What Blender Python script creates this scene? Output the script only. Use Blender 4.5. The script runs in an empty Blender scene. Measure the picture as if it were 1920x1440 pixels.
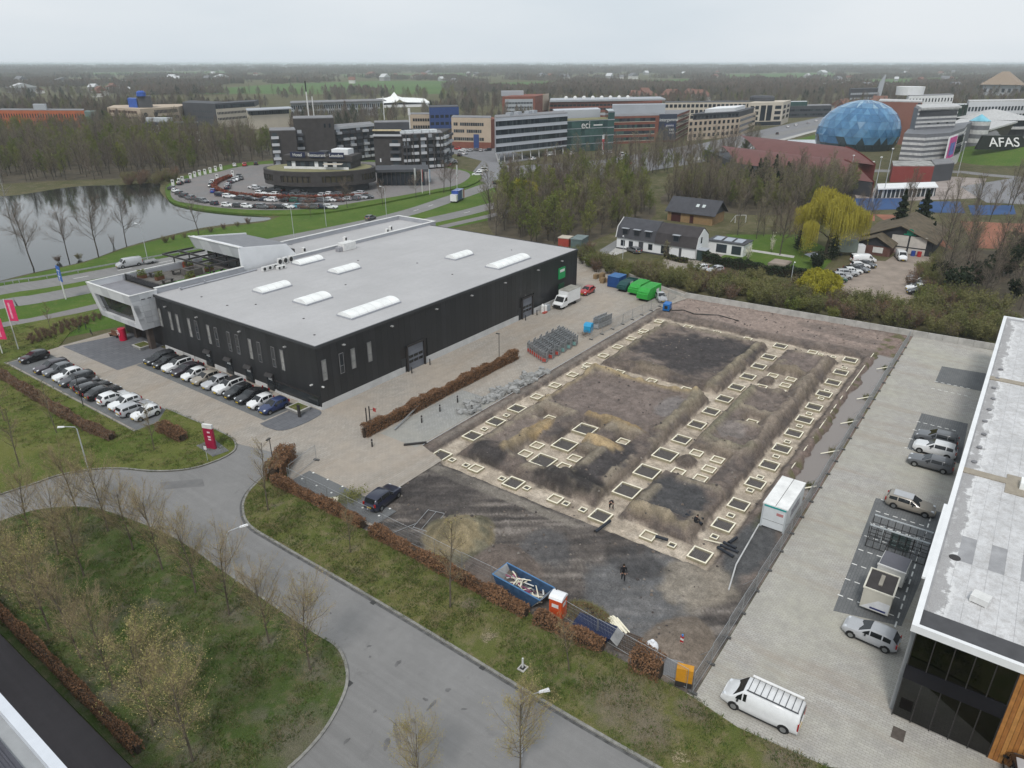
import bpy,bmesh,math,random
import numpy as np
from mathutils import Vector,Matrix,noise as mnoise
from mathutils.geometry import tessellate_polygon

random.seed(7);np.random.seed(7)
SC=bpy.context.scene
COL=SC.collection
R=math.radians
sin,cos,pi=math.sin,math.cos,math.pi

# ------------------------------------------------------------------ camera, sky, sun, exposure
# The site plan is the world frame: x runs along the long side of the dark hall, y across it, z up, metres.
CAM_H,PITCH,YAW=42.0,math.atan(602/1335.0),R(36)
cam=bpy.data.cameras.new('camera');cam.lens=36*1335/1920;cam.sensor_width=36
cam.clip_start=0.5;cam.clip_end=90000
co=bpy.data.objects.new('camera',cam);COL.objects.link(co)
co.location=(0,0,CAM_H);co.rotation_euler=(pi/2-PITCH,0,YAW-pi/2)
SC.camera=co

SUN_EL,SUN_AZ=R(52),R(200)  # azimuth of the sun, counter-clockwise from +x
w=bpy.data.worlds.new('World');SC.world=w;w.use_nodes=True
nt=w.node_tree;nt.nodes.clear()
sky=nt.nodes.new('ShaderNodeTexSky');sky.sky_type='NISHITA';sky.sun_disc=False
sky.sun_elevation=SUN_EL;sky.sun_rotation=pi/2-SUN_AZ
sky.air_density=1.0;sky.dust_density=3.0;sky.ozone_density=1.0
hsv=nt.nodes.new('ShaderNodeHueSaturation');hsv.inputs['Saturation'].default_value=0.25
# a closed cloud deck: almost even grey white, faintly mottled
tc=nt.nodes.new('ShaderNodeTexCoord');mp=nt.nodes.new('ShaderNodeMapping');mp.inputs['Scale'].default_value=(1,1,4)
cn=nt.nodes.new('ShaderNodeTexNoise');cn.inputs['Scale'].default_value=1.6;cn.inputs['Detail'].default_value=5
cr=nt.nodes.new('ShaderNodeValToRGB')
cr.color_ramp.elements[0].position=0.32;cr.color_ramp.elements[0].color=(4.9,5.5,6.0,1)
cr.color_ramp.elements[1].position=0.66;cr.color_ramp.elements[1].color=(6.1,6.45,6.75,1)
mx=nt.nodes.new('ShaderNodeMix');mx.data_type='RGBA';mx.inputs[0].default_value=0.93
bg=nt.nodes.new('ShaderNodeBackground');bg.inputs['Strength'].default_value=0.1
ow=nt.nodes.new('ShaderNodeOutputWorld')
L=nt.links.new
L(sky.outputs[0],hsv.inputs['Color']);L(tc.outputs['Generated'],mp.inputs[0]);L(mp.outputs[0],cn.inputs['Vector'])
L(cn.outputs[0],cr.inputs[0]);L(hsv.outputs[0],mx.inputs[6]);L(cr.outputs[0],mx.inputs[7])
L(mx.outputs[2],bg.inputs['Color']);L(bg.outputs[0],ow.inputs[0])

sl=bpy.data.lights.new('sun','SUN');sl.energy=1.5;sl.angle=R(12);sl.color=(1.0,0.96,0.9)
so=bpy.data.objects.new('sun',sl);COL.objects.link(so)
so.rotation_euler=(pi/2-SUN_EL,0,SUN_AZ+pi/2);so.location=(0,0,200)
vs=SC.view_settings;vs.view_transform='Standard';vs.look='None';vs.exposure=0.42;vs.gamma=1.0
SC.render.engine='CYCLES'
cy=SC.cycles;cy.max_bounces=6;cy.diffuse_bounces=3;cy.glossy_bounces=3;cy.transmission_bounces=4
cy.transparent_max_bounces=8;cy.volume_bounces=2;cy.use_denoising=True;cy.denoising_prefilter='ACCURATE';cy.use_adaptive_sampling=True
cy.adaptive_threshold=0.015;cy.caustics_reflective=False;cy.caustics_refractive=False;cy.sample_clamp_indirect=4

def at(u,v,z=0.0):
    """plan position of a surveyed point of height z (levelled sight from the drone station)"""
    dx=(u-960)/1335.0;dy=(v-720)/1335.0
    Y=cos(PITCH)-dy*sin(PITCH);Z=-sin(PITCH)-dy*cos(PITCH)
    t=(z-CAM_H)/Z;x=dx*t;y=Y*t
    return(x*sin(YAW)+y*cos(YAW),-x*cos(YAW)+y*sin(YAW))

def pxs(txt,z=0.0):
    return[at(*map(float,p.split(',')),z)for p in txt.split()]

# ------------------------------------------------------------------ mesh helper
class MB:
    def __init__(s):s.v=[];s.f=[];s.m=[]
    def add(s,vs,fs,m=0):
        o=len(s.v);s.v+=[tuple(p)for p in vs];s.f+=[tuple(i+o for i in f)for f in fs];s.m+=[m]*len(fs);return s
    def box(s,x0,x1,y0,y1,z0,z1,m=0):
        return s.add([(x0,y0,z0),(x1,y0,z0),(x1,y1,z0),(x0,y1,z0),(x0,y0,z1),(x1,y0,z1),(x1,y1,z1),(x0,y1,z1)],
                     [(3,2,1,0),(4,5,6,7),(0,1,5,4),(1,2,6,5),(2,3,7,6),(3,0,4,7)],m)
    def hexa(s,b,t,m=0):
        return s.add(list(b)+list(t),[(3,2,1,0),(4,5,6,7),(0,1,5,4),(1,2,6,5),(2,3,7,6),(3,0,4,7)],m)
    def prism(s,poly,z0,z1,m=0,caps=True):
        n=len(poly);vs=[(p[0],p[1],z0)for p in poly]+[(p[0],p[1],z1)for p in poly]
        fs=[(i,(i+1)%n,n+(i+1)%n,n+i)for i in range(n)]
        if caps:
            tr=tessellate_polygon([[Vector((p[0],p[1],0))for p in poly]])
            for t in tr:
                a,b,c=(poly[i]for i in t)
                if(b[0]-a[0])*(c[1]-a[1])-(b[1]-a[1])*(c[0]-a[0])<0:t=(t[0],t[2],t[1])
                fs.append(tuple(n+i for i in t));fs.append(tuple(reversed(t)))
        return s.add(vs,fs,m)
    def extr(s,prof,y0,y1,m=0):
        """profile in x,z extruded along y"""
        n=len(prof);vs=[(p[0],y0,p[1])for p in prof]+[(p[0],y1,p[1])for p in prof]
        fs=[(i,n+i,n+(i+1)%n,(i+1)%n)for i in range(n)]
        for t in tessellate_polygon([[Vector((p[0],p[1],0))for p in prof]]):
            fs.append(tuple(t));fs.append(tuple(n+i for i in reversed(t)))
        return s.add(vs,fs,m)
    def tube(s,pts,r,n=6,m=0,r1=None,cap=True):
        pts=[Vector(p)for p in pts];k=len(pts);r1=r if r1 is None else r1;vs=[]
        for i,p in enumerate(pts):
            d=(pts[min(i+1,k-1)]-pts[max(i-1,0)]).normalized()
            a=d.orthogonal().normalized()if abs(d.z)>.9 else d.cross(Vector((0,0,1))).normalized()
            b=d.cross(a);q=r+(r1-r)*i/max(k-1,1)
            vs+=[p+a*(q*cos(2*pi*j/n))+b*(q*sin(2*pi*j/n))for j in range(n)]
        fs=[(i*n+j,i*n+(j+1)%n,(i+1)*n+(j+1)%n,(i+1)*n+j)for i in range(k-1)for j in range(n)]
        if cap:fs+=[tuple(range(n-1,-1,-1)),tuple((k-1)*n+j for j in range(n))]
        return s.add(vs,fs,m)
    def bar(s,p,q,w,h=None,m=0):
        """square bar from p to q"""
        p,q=Vector(p),Vector(q);h=w if h is None else h;d=(q-p).normalized()
        a=Vector((1,0,0))if abs(d.z)>.95 else d.cross(Vector((0,0,1))).normalized()
        b=d.cross(a).normalized();a=a*w/2;b=b*h/2
        return s.hexa([p-a-b,p+a-b,p+a+b,p-a+b],[q-a-b,q+a-b,q+a+b,q-a+b],m)
    def lathe(s,prof,n=16,m=0,c=(0,0),sx=1,sy=1):
        vs=[]
        for r,z in prof:vs+=[(c[0]+r*sx*cos(2*pi*j/n),c[1]+r*sy*sin(2*pi*j/n),z)for j in range(n)]
        k=len(prof);fs=[(i*n+j,i*n+(j+1)%n,(i+1)*n+(j+1)%n,(i+1)*n+j)for i in range(k-1)for j in range(n)]
        fs+=[tuple(range(n-1,-1,-1)),tuple((k-1)*n+j for j in range(n))]
        return s.add(vs,fs,m)
    def mesh(s,name,mats,smooth=False):
        me=bpy.data.meshes.new(name);me.from_pydata(s.v,[],s.f)
        for mt in(mats if isinstance(mats,(list,tuple))else[mats]):me.materials.append(mt)
        if any(s.m):me.polygons.foreach_set('material_index',s.m)
        if smooth:me.polygons.foreach_set('use_smooth',[True]*len(s.f))
        me.update();return me

def B(*a,m=0):return MB().box(*a,m=m)

def obj(name,me,parent=None,loc=None,rz=0.0):
    o=bpy.data.objects.new(name,me);COL.objects.link(o)
    if parent:o.parent=parent
    if loc:o.location=loc
    if rz:o.rotation_euler=(0,0,rz)
    return o

def tag(o,label=None,cat=None,group=None,kind=None):
    if label:o['label']=label
    if cat:o['category']=cat
    if group:o['group']=group
    if kind:o['kind']=kind
    return o

def thing(name,label,cat,loc=(0,0,0),rz=0.0,group=None):
    return tag(obj(name,None,None,loc,rz),label,cat,group)

def part(name,mb,mat_,parent,loc=None,rz=0.0,smooth=False,label=None):
    o=obj(name,mb.mesh(name,mat_,smooth)if isinstance(mb,MB)else mb,parent,loc,rz)
    if label:o['label']=label
    return o

def solo(name,mb,mat_,label,cat,group=None,loc=None,rz=0.0,smooth=False):
    return tag(obj(name,mb.mesh(name,mat_,smooth)if isinstance(mb,MB)else mb,None,loc,rz),label,cat,group)

def struct(name,mb,mat_,smooth=False):
    return tag(obj(name,mb.mesh(name,mat_,smooth)),kind='structure')

def copy_tree(o,parent=None):
    c=o.copy();COL.objects.link(c)
    if parent:c.parent=parent
    for ch in o.children:copy_tree(ch,c)
    return c

def place(proto,used,loc,rz,label,group=None,scale=None):
    """first use moves the prototype itself, later ones copy it with its parts"""
    o=proto if not used else copy_tree(proto)
    o.location=loc;o.rotation_euler=(0,0,rz);o['label']=label
    if group:o['group']=group
    if scale:o.scale=scale if isinstance(scale,(tuple,list))else(scale,)*3
    return o

def flat(pts,z):
    """one flat sheet from an outline"""
    mb=MB();tr=tessellate_polygon([[Vector((p[0],p[1],0))for p in pts]]);fs=[]
    for t in tr:
        a,b,c=(pts[i]for i in t)
        fs.append(t if(b[0]-a[0])*(c[1]-a[1])-(b[1]-a[1])*(c[0]-a[0])>0 else(t[0],t[2],t[1]))
    return mb.add([(p[0],p[1],z)for p in pts],fs)

def smooth_line(pts,n=6,closed=False):
    """Catmull-Rom through the points"""
    P=[Vector(p[:2])for p in pts];out=[];k=len(P)
    for i in range(k if closed else k-1):
        p0,p1,p2,p3=(P[(i+d)%k]if closed else P[min(max(i+d,0),k-1)]for d in(-1,0,1,2))
        for j in range(n):
            t=j/n
            out.append(0.5*((2*p1)+(p2-p0)*t+(2*p0-5*p1+4*p2-p3)*t*t+(3*p1-p0-3*p2+p3)*t**3))
    if not closed:out.append(P[-1])
    return[(p.x,p.y)for p in out]

def band(line,w0,w1,z0,z1=None,slab=True):
    """a strip along a line between offsets w0 and w1 (left positive); z1 gives it height"""
    P=[Vector(p[:2])for p in line];a=[];b=[]
    for i,p in enumerate(P):
        d=(P[min(i+1,len(P)-1)]-P[max(i-1,0)]).normalized();n=Vector((-d.y,d.x))
        a.append(p+n*w0);b.append(p+n*w1)
    mb=MB();n=len(P)
    if z1 is None:
        mb.add([(p.x,p.y,z0)for p in a]+[(p.x,p.y,z0)for p in b],[(i,i+1,n+i+1,n+i)for i in range(n-1)])
    else:
        vs=[(p.x,p.y,z)for z in(z0,z1)for p in a]+[(p.x,p.y,z)for z in(z0,z1)for p in b]
        fs=[]
        for i in range(n-1):
            fs+=[(n+i,n+i+1,3*n+i+1,3*n+i),(i,i+1,n+i+1,n+i),(3*n+i,3*n+i+1,2*n+i+1,2*n+i)]
        fs+=[(0,n,3*n,2*n),(n-1,3*n-1,4*n-1,2*n-1)]
        mb.add(vs,fs)
    return mb

# ------------------------------------------------------------------ materials
class NG:
    def __init__(s,name):
        s.mat=bpy.data.materials.new(name);s.mat.use_nodes=True;s.t=s.mat.node_tree;s.t.nodes.clear()
        s.out=s.n('ShaderNodeOutputMaterial');s.p=s.n('ShaderNodeBsdfPrincipled');s.l(s.p.outputs[0],s.out.inputs[0])
        s._c={}
    def n(s,k):return s.t.nodes.new(k)
    def l(s,a,b):s.t.links.new(a,b)
    def co(s,w='pos'):
        if w not in s._c:
            if w=='pos':s._c[w]=s.n('ShaderNodeNewGeometry').outputs['Position']
            elif w=='rand':s._c[w]=s.n('ShaderNodeObjectInfo').outputs['Random']
            else:s._c[w]=s.n('ShaderNodeTexCoord').outputs['Object']
        return s._c[w]
    def mapped(s,vec,scale=(1,1,1),rot=(0,0,0)):
        m=s.n('ShaderNodeMapping');m.inputs['Scale'].default_value=scale;m.inputs['Rotation'].default_value=rot
        s.l(vec,m.inputs[0]);return m.outputs[0]
    def noise(s,sc,detail=4,rough=.55,vec=None,dist=0):
        x=s.n('ShaderNodeTexNoise');x.inputs['Scale'].default_value=sc;x.inputs['Detail'].default_value=detail
        x.inputs['Roughness'].default_value=rough;x.inputs['Distortion'].default_value=dist
        s.l(vec if vec is not None else s.co(),x.inputs['Vector']);return x.outputs[0]
    def ramp(s,fac,*st):
        r=s.n('ShaderNodeValToRGB');e=r.color_ramp.elements
        while len(e)<len(st):e.new(.5)
        for k,(p,c)in zip(e,st):k.position=p;k.color=(c,c,c,1)if isinstance(c,(int,float))else(*c,1)
        s.l(fac,r.inputs[0]);return r.outputs[0]
    def sock(s,x,inp):
        if isinstance(x,(int,float)):inp.default_value=x
        elif isinstance(x,tuple):inp.default_value=(*x,1)
        else:s.l(x,inp)
    def mix(s,f,a,b,mode='MIX'):
        m=s.n('ShaderNodeMix');m.data_type='RGBA';m.blend_type=mode
        s.sock(f,m.inputs[0]);s.sock(a,m.inputs[6]);s.sock(b,m.inputs[7]);return m.outputs[2]
    def math(s,op,a,b=0.0):
        m=s.n('ShaderNodeMath');m.operation=op;s.sock(a,m.inputs[0]);s.sock(b,m.inputs[1]);return m.outputs[0]
    def brick(s,sc,c1,c2,cm,vec=None,mortar=.02,bw=.5,rh=.25,off=.5):
        b=s.n('ShaderNodeTexBrick');b.inputs['Scale'].default_value=sc;b.offset=off
        for k,c in(('Color1',c1),('Color2',c2),('Mortar',cm)):s.sock(c,b.inputs[k])
        b.inputs['Mortar Size'].default_value=mortar;b.inputs['Brick Width'].default_value=bw;b.inputs['Row Height'].default_value=rh
        s.l(vec if vec is not None else s.co(),b.inputs['Vector']);return b.outputs[0]
    def bump(s,h,st=.3,d=.05):
        b=s.n('ShaderNodeBump');b.inputs['Strength'].default_value=st;b.inputs['Distance'].default_value=d
        s.l(h,b.inputs['Height']);s.l(b.outputs[0],s.p.inputs['Normal'])
    def fin(s,col,rough=.85,metal=0.,spec=.3):
        s.sock(col,s.p.inputs['Base Color']);s.sock(rough,s.p.inputs['Roughness']);s.p.inputs['Metallic'].default_value=metal
        s.p.inputs['Specular IOR Level'].default_value=spec;return s.mat

def mul(c,k):return tuple(min(1,x*k)for x in c)

_mc={}
def M(name,col=None,rough=.7,var=.18,sc=.8,metal=0.,spec=.3,rnd=0.,co='pos'):
    """plain material with mottling; rnd varies it from object to object"""
    if name in _mc:return _mc[name]
    g=NG(name);c=col
    if var:
        f=g.noise(sc,5,.6,g.co(co));c=g.mix(g.ramp(f,(.3,0.),(.7,1.)),mul(col,1-var),mul(col,1+var))
    if rnd:c=g.mix(g.math('MULTIPLY',g.co('rand'),rnd),c if not isinstance(c,tuple)else c,mul(col,.35))
    _mc[name]=g.fin(c,rough,metal,spec);return _mc[name]

def glass(name,col=(.015,.02,.024),rough=.06):
    if name in _mc:return _mc[name]
    g=NG(name);f=g.noise(.35,2,.5,g.co('rand')if 0 else g.co())
    _mc[name]=g.fin(g.mix(f,mul(col,.6),mul(col,1.5)),rough,0.,.5);return _mc[name]

def clear_glass(name,tint=(.25,.32,.3),fac=.12):
    if name in _mc:return _mc[name]
    g=NG(name);tr=g.n('ShaderNodeBsdfTransparent');tr.inputs[0].default_value=(*tint,1)
    gl=g.n('ShaderNodeBsdfGlossy');gl.inputs['Roughness'].default_value=.03
    fr=g.n('ShaderNodeFresnel');fr.inputs[0].default_value=1.5
    a=g.n('ShaderNodeMath');a.operation='ADD';a.inputs[1].default_value=fac;a.use_clamp=True;g.l(fr.outputs[0],a.inputs[0])
    m=g.n('ShaderNodeMixShader');g.l(a.outputs[0],m.inputs[0]);g.l(tr.outputs[0],m.inputs[1]);g.l(gl.outputs[0],m.inputs[2])
    g.l(m.outputs[0],g.out.inputs[0]);_mc[name]=g.mat;return g.mat

def paint(name,col,rough=.3):
    if name in _mc:return _mc[name]
    g=NG(name);g.p.inputs['Coat Weight'].default_value=.6;g.p.inputs['Coat Roughness'].default_value=.08
    f=g.noise(2.5,5,.6,g.co('o'))
    _mc[name]=g.fin(g.mix(g.ramp(f,(.4,0.),(.75,.5)),col,mul(col,.8)),rough,0.,.5);return _mc[name]

def text(s,size,parent,loc,rot,mat_,name='lettering',ext=.02,align='CENTER'):
    c=bpy.data.curves.new(name,'FONT');c.body=s;c.size=size;c.extrude=ext;c.align_x=align;c.align_y='CENTER'
    o=bpy.data.objects.new(name,c);COL.objects.link(o)
    me_=bpy.data.meshes.new_from_object(o.evaluated_get(bpy.context.evaluated_depsgraph_get()));bpy.data.objects.remove(o)
    me_.materials.clear();me_.materials.append(mat_)
    o=obj(name,me_,parent,loc);o.rotation_euler=rot
    return o

# ------------------------------------------------------------------ ground materials
def grass_mat(name,c1,c2,c3,s=.35,dry=.55,bare=None,thr=(.58,.7),spots=()):
    g=NG(name);P=g.co()
    a=g.noise(s,6,.6);b=g.noise(s*6,5,.65);c=g.noise(s*45,3,.7)
    fine=g.ramp(g.noise(16,5,.8),(.32,.3),(.7,1.75))
    col=g.mix(g.ramp(a,(.36,0.),(.62,1.)),c1,c2)
    col=g.mix(g.ramp(b,(dry,0.),(dry+.18,.85)),col,c3)
    if bare:col=g.mix(g.ramp(g.noise(s*1.7,6,.65),(thr[0],0.),(thr[1],.9)),col,bare)
    for sx,sy,sr in spots:  # worn bare patches
        d=g.n('ShaderNodeVectorMath');d.operation='DISTANCE';d.inputs[1].default_value=(sx,sy,.1);g.l(P,d.inputs[0])
        f=g.math('ADD',g.math('MULTIPLY',d.outputs['Value'],.5/sr),g.math('MULTIPLY',g.noise(.8,6,.7),.9));col=g.mix(g.ramp(f,(.62,.92),(.98,0.)),col,g.mix(b,mul(bare,.75),mul(bare,1.35)))
    col=g.mix(g.ramp(c,(.3,.35),(.7,0.)),col,mul(c1,.45))
    col=g.mix(1.,col,fine,'MULTIPLY')
    g.bump(g.noise(9,5,.7),.6,.12)
    return g.fin(col,.95,0,.1)

def asphalt_mat(name,c,k=1.0):
    g=NG(name);a=g.noise(.12,5,.6);b=g.noise(1.3,5,.65);f=g.noise(60,2,.6)
    st=g.noise(.5,6,.7,g.mapped(g.co(),(3.0,.12,1)))  # wear along the driving direction
    col=g.mix(g.ramp(a,(.35,0.),(.65,1.)),mul(c,.86),mul(c,1.12))
    col=g.mix(g.ramp(st,(.42,0.),(.66,.55)),col,mul(c,1.32))
    col=g.mix(g.ramp(g.noise(.35,6,.75,None,.6),(.6,0.),(.7,.6)),col,mul(c,.5))  # oil and damp stains
    col=g.mix(g.ramp(b,(.4,.25),(.6,0.)),col,mul(c,.75))
    col=g.mix(.3,col,g.ramp(f,(.3,mul(c,.6)),(.7,mul(c,1.5))))
    g.bump(f,.3,.01)
    return g.fin(col,.9,0,.25)

def paver_mat(name,c,rot=0.,bs=1.,warm=(1.1,.98,.85),stain=.5,sz=(.5,.25),streak=None):
    g=NG(name);v=g.mapped(g.co(),(1,1,1),(0,0,rot))
    br=g.brick(bs,mul(c,.9),mul(c,1.1),mul(c,.55),v,.018,*sz)
    a=g.noise(.1,6,.65);b=g.noise(.7,6,.7);d=g.noise(4,4,.7)
    wc=tuple(x*y for x,y in zip(c,warm))
    col=g.mix(g.ramp(a,(.38,0.),(.62,.6)),br,wc)
    col=g.mix(g.ramp(b,(.3,stain),(.6,0.)),col,mul(c,.62))
    col=g.mix(g.ramp(d,(.6,0.),(.8,.3)),col,mul(c,1.35))
    if streak:
        st=g.noise(.45,5,.7,g.mapped(g.co(),streak))
        col=g.mix(g.ramp(st,(.5,0.),(.72,.55)),col,tuple(x*y for x,y in zip(mul(c,.62),(1.1,.95,.8))))
    g.bump(d,.25,.02)
    return g.fin(col,.88,0,.25)

GRASS_DARK=grass_mat('lawn_dark',(.056,.092,.022),(.092,.112,.04),(.16,.142,.082),.16,.49,(.14,.127,.092),(.52,.66),[(*at(560,1385),3.0),(*at(585,1250),1.4),(*at(505,1205),1.2),(*at(430,1150),1.1),(*at(290,1365),1.5),(*at(215,1300),1.4),(*at(365,1425),1.6)])
GRASS_VERGE=grass_mat('verge_grass',(.085,.112,.028),(.15,.145,.052),(.21,.175,.098),.16,.48,(.175,.145,.108),(.58,.7),[(*at(1170,1320),3.2),(*at(1215,1370),2.2),(*at(1300,1330),1.6),(*at(880,1135),1.0),(*at(1480,1425),2.0)])
GRASS_LAWN=grass_mat('lawn_green',(.088,.122,.026),(.145,.15,.045),(.2,.175,.085),.14,.53)
GRASS_BRIGHT=grass_mat('bank_grass',(.07,.13,.022),(.1,.155,.03),(.17,.165,.065),.09,.55)
ROUGH=grass_mat('rough_ground',(.075,.08,.035),(.125,.113,.06),(.165,.142,.092),.05,.48)
MEADOW=grass_mat('meadow',(.075,.14,.04),(.1,.16,.05),(.12,.15,.06),.006,.62)
ASPHALT=asphalt_mat('asphalt_grey',(.195,.192,.19))
ASPHALT_M=asphalt_mat('asphalt_main',(.2,.197,.195))
ASPHALT_D=asphalt_mat('asphalt_dark_red',(.09,.08,.084))
YARD=paver_mat('yard_pavers',(.345,.318,.285),0.,1.,(1.08,.98,.88),.4,(.6,.3),(.06,.5,1))
LOT=paver_mat('lot_pavers',(.42,.402,.378),pi/2,1.,(.96,.97,.84),.55,(.42,.21),(.9,.09,1))
PAVE_D=paver_mat('dark_pavers',(.155,.16,.165),0.,1.,(1,1,.98),.5,(.5,.25))
PAVE_T=paver_mat('terrace_pavers',(.14,.144,.158),0.,.6,(1,1,1),.4,(.6,.6),None)
KERB=M('kerb_concrete',(.22,.215,.2),.9,.3,2.5)
CONC=M('pale_concrete',(.42,.41,.39),.85,.18,1.2)
WHITE=M('white_marking',(.75,.75,.73),.8,.12,3)
g=NG('pond_water');g.bump(g.noise(.8,4,.6),.06,.05);WATER=g.fin((.018,.022,.02),.06,0.,.5)
g=NG('ditch_water');g.bump(g.noise(1.5,3,.6),.05,.03);MUDWATER=g.fin((.2,.172,.155),.08,0.,.6)  # muddy brown base, lightened to stand in for reflected sky

# ------------------------------------------------------------------ ground
HX0,HX1,HY0,HY1=35.6,131.4,11.6,53.0  # the dug-over plot, modelled as relief
FAR=60000
gm=MB()
for x0,x1,y0,y1 in((-FAR,HX0,-FAR,FAR),(HX1,FAR,-FAR,FAR),(HX0,HX1,-FAR,HY0),(HX0,HX1,HY1,FAR)):
    gm.add([(x0,y0,0),(x1,y0,0),(x1,y1,0),(x0,y1,0)],[(0,1,2,3)])
struct('ground',gm,ROUGH)

def sheet(name,pts,z,m):return struct(name,flat(pts,z),m)
def rect(x0,x1,y0,y1):return[(x0,y0),(x1,y0),(x1,y1),(x0,y1)]

def slab(name,pts,z,m):return struct(name,MB().prism(pts,-.02,z),m)

# streets in front
sheet('road',rect(11.4,36.5,-30,140),.02,ASPHALT)
sheet('side_road',rect(5.0,11.35,15,140),.045,ASPHALT_D)
isl=smooth_line(pxs('0,979 60,960 120,952 170,954 230,970 330,1012 420,1074 510,1137 590,1190 628,1214 645,1245 648,1282 634,1322 606,1370 572,1410 540,1440'),5)
isl_poly=[(11.4,140),(isl[0][0]+1.5,140)]+isl+[(12.5,isl[-1][1]-3),(11.4,isl[-1][1]-2)]
slab('lawn',isl_poly,.12,GRASS_DARK)
struct('kerb',band([(isl[0][0]+1.5,140)]+isl+[(12.5,isl[-1][1]-3)],0,.22,0,.15),KERB)
vl=smooth_line(pxs('540,868 515,880 485,905 464,930 458,955 470,985 520,1017 650,1092 800,1181 980,1290 1130,1378 1240,1441'),5)
vl+=[(vl[-1][0]-.3,-30)]
vin=[(45,-30),(38.4,-2),(37.6,8),(38.3,12.2),(38.4,45),(38.4,59),(42.5,62)]
slab('verge',vl+vin,.12,GRASS_VERGE)
struct('kerb',band(vl,-.22,0,0,.15),KERB)
gut=[(p[0],p[1])for p in vl]
struct('gutter',band(gut,-.45,-.23,.026),M('gutter_dark',(.1,.1,.1),.9,.4,2))
lk=smooth_line(pxs('0,929 60,910 110,893 170,882 225,880 270,884 310,885 360,880 405,866 435,851 444,838 436,822 400,803 350,782 313,766'),5)
lw=[(lk[0][0]-1,140)]+lk+[(39.0,84.4),(35.9,84.4),(35.9,122.2),(39.6,122.4),(44,122.8),(48,128),(52,131),(56.5,137),(42.8,140.2),(30,143)]
slab('lawn',lw,.12,GRASS_LAWN)
struct('kerb',band([(lk[0][0]-1,140)]+lk,0,.2,0,.15),KERB)
struct('kerb',band([(39.2,84.2),(35.8,84.2),(35.8,122.3),(39.6,122.5)],-.12,.0,0,.16),KERB)

# hall yard and its parking bays
sheet('road',[(36.4,60.4),(44.5,61),(44.5,76),(36.4,85)],.022,ASPHALT)
yard=[at(444,832),(36,84),(36,123),(53.6,123),(53.6,108),(130,108),(146,90),(131.3,50.3),(118,53.0)]+[(54.5,53.0)]    +pxs('828,864 790,888 737,922 700,946')+[(39.2,45.5),(39.4,59.3),(42.5,62.3),(43.4,63.2)]
sheet('yard',yard,.035,YARD)
sheet('parking_strip',rect(36.2,41.6,84.5,122),.041,PAVE_D)
sheet('parking_strip',rect(47.3,52.6,73.8,105.2),.041,PAVE_D)
sheet('forecourt',[(44.4,122.4),(44.6,105.4),(53.6,105.4),(53.6,109.5),(57,109.5),(57,119)],.047,PAVE_T)
slab('planting_corner',smooth_line([(46.4,73.4),(46.3,71.6),(46.9,69.6),(49.4,68.9),(52.6,69.2),(53.4,70.2)],4)+[(53.4,73.4)],.09,PAVE_T)
sheet('parking_strip',rect(39.6,42.6,45.6,59.2),.041,PAVE_D)
sheet('parking_strip',rect(53.6,69.5,53.15,59.2),.041,paver_mat('pale_gravel',(.3,.3,.29),0,1,(1.1,1.05,.95),.4))
# white corner dots of the bays
dm=MB()
for i in range(6):
    for x in(42.55,41.0):dm.box(x-.1,x+.1,46.5+i*2.4-.1,46.5+i*2.4+.1,.042,.047)
struct('bay_marking',dm,WHITE)

# right hand lot
lot=[(131.2,11.55),(131.2,-45),(45,-45),(45,-8)]+pxs('1560,1440 1500,1430 1420,1390 1350,1352 1290,1312')+[(38.4,12.1),(38.4,11.55)]
sheet('lot',lot,.035,LOT)
bay=[pxs('1562,1146 1642,934 1770,962 1760,1010 1690,1175'),pxs('1700,842 1728,775 1815,795 1800,870'),pxs('1753,717 1766,687 1850,701 1845,735')]
for p in bay:sheet('parking_strip',p,.041,PAVE_D)
dm=MB()
for x in(56.0,58.6,61.2,63.8,66.4,69.0,71.6,74.2,88.0,90.8,93.6,96.4,109,112):
    for y in(1.6,2.4,3.2,4.0,4.8,5.6):
        dm.box(x-.06,x+.06,y-.22,y+.22,.0425,.0465)
for x in np.arange(55,76,1.3):dm.box(x-.4,x+.4,1.0,1.12,.0425,.0465)
struct('bay_marking',dm,WHITE)

# ------------------------------------------------------------------ main road behind the hall, cycle path, banks
def road_line(*p):return smooth_line([at(*q)for q in p],6)

r1=[(20,168)]+[at(0,545),at(170,517)]+[at(700,415),at(850,371),at(925,345),at(1010,318)]
r2=[(18,158)]+[at(0,571),at(167,542)]+[at(800,415),at(922,386),at(1010,362),at(1100,330)]
rb=[(14,147)]+[at(0,611),at(180,575)]+[at(835,424),at(930,402),at(1010,380)]
r1,r2,rb=(smooth_line(x,6)for x in(r1,r2,rb))
sheet('grass_bank',[(10,150),(10,230)]+pxs('0,530 60,514 160,492 240,464 335,440 400,428 495,417 530,404 600,402 700,386 860,352 930,328 960,360 920,412 830,432')+[(119,122),(66,122),(40,128)],.025,GRASS_BRIGHT)
struct('road',band(r1,-3.6,3.6,.045),ASPHALT_M)
struct('road',band(r2,-3.4,3.4,.04),ASPHALT_M)
struct('cycle_path',band(rb,-1.7,1.7,.04),asphalt_mat('cycle_asphalt',(.2,.19,.19)))
GALV0=M('rail_steel',(.3,.31,.32),.5,.15,2)
gr_=thing('guard_rail','long steel guard rail along the pond side of the main road','guard rail',(*r1[0],0));L0=Vector((*r1[0],0));gl_=[(p[0]-L0.x,p[1]-L0.y)for p in r1[:16]]
part('rail',band(gl_,4.3,4.38,.5,.8),GALV0,gr_)
for i in range(0,16):part('post',B(-.06,.06,-.06,.06,0,.75),GALV0,gr_,(gl_[i][0]-.5,gl_[i][1]+4.45,0))
dm=MB()
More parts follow.
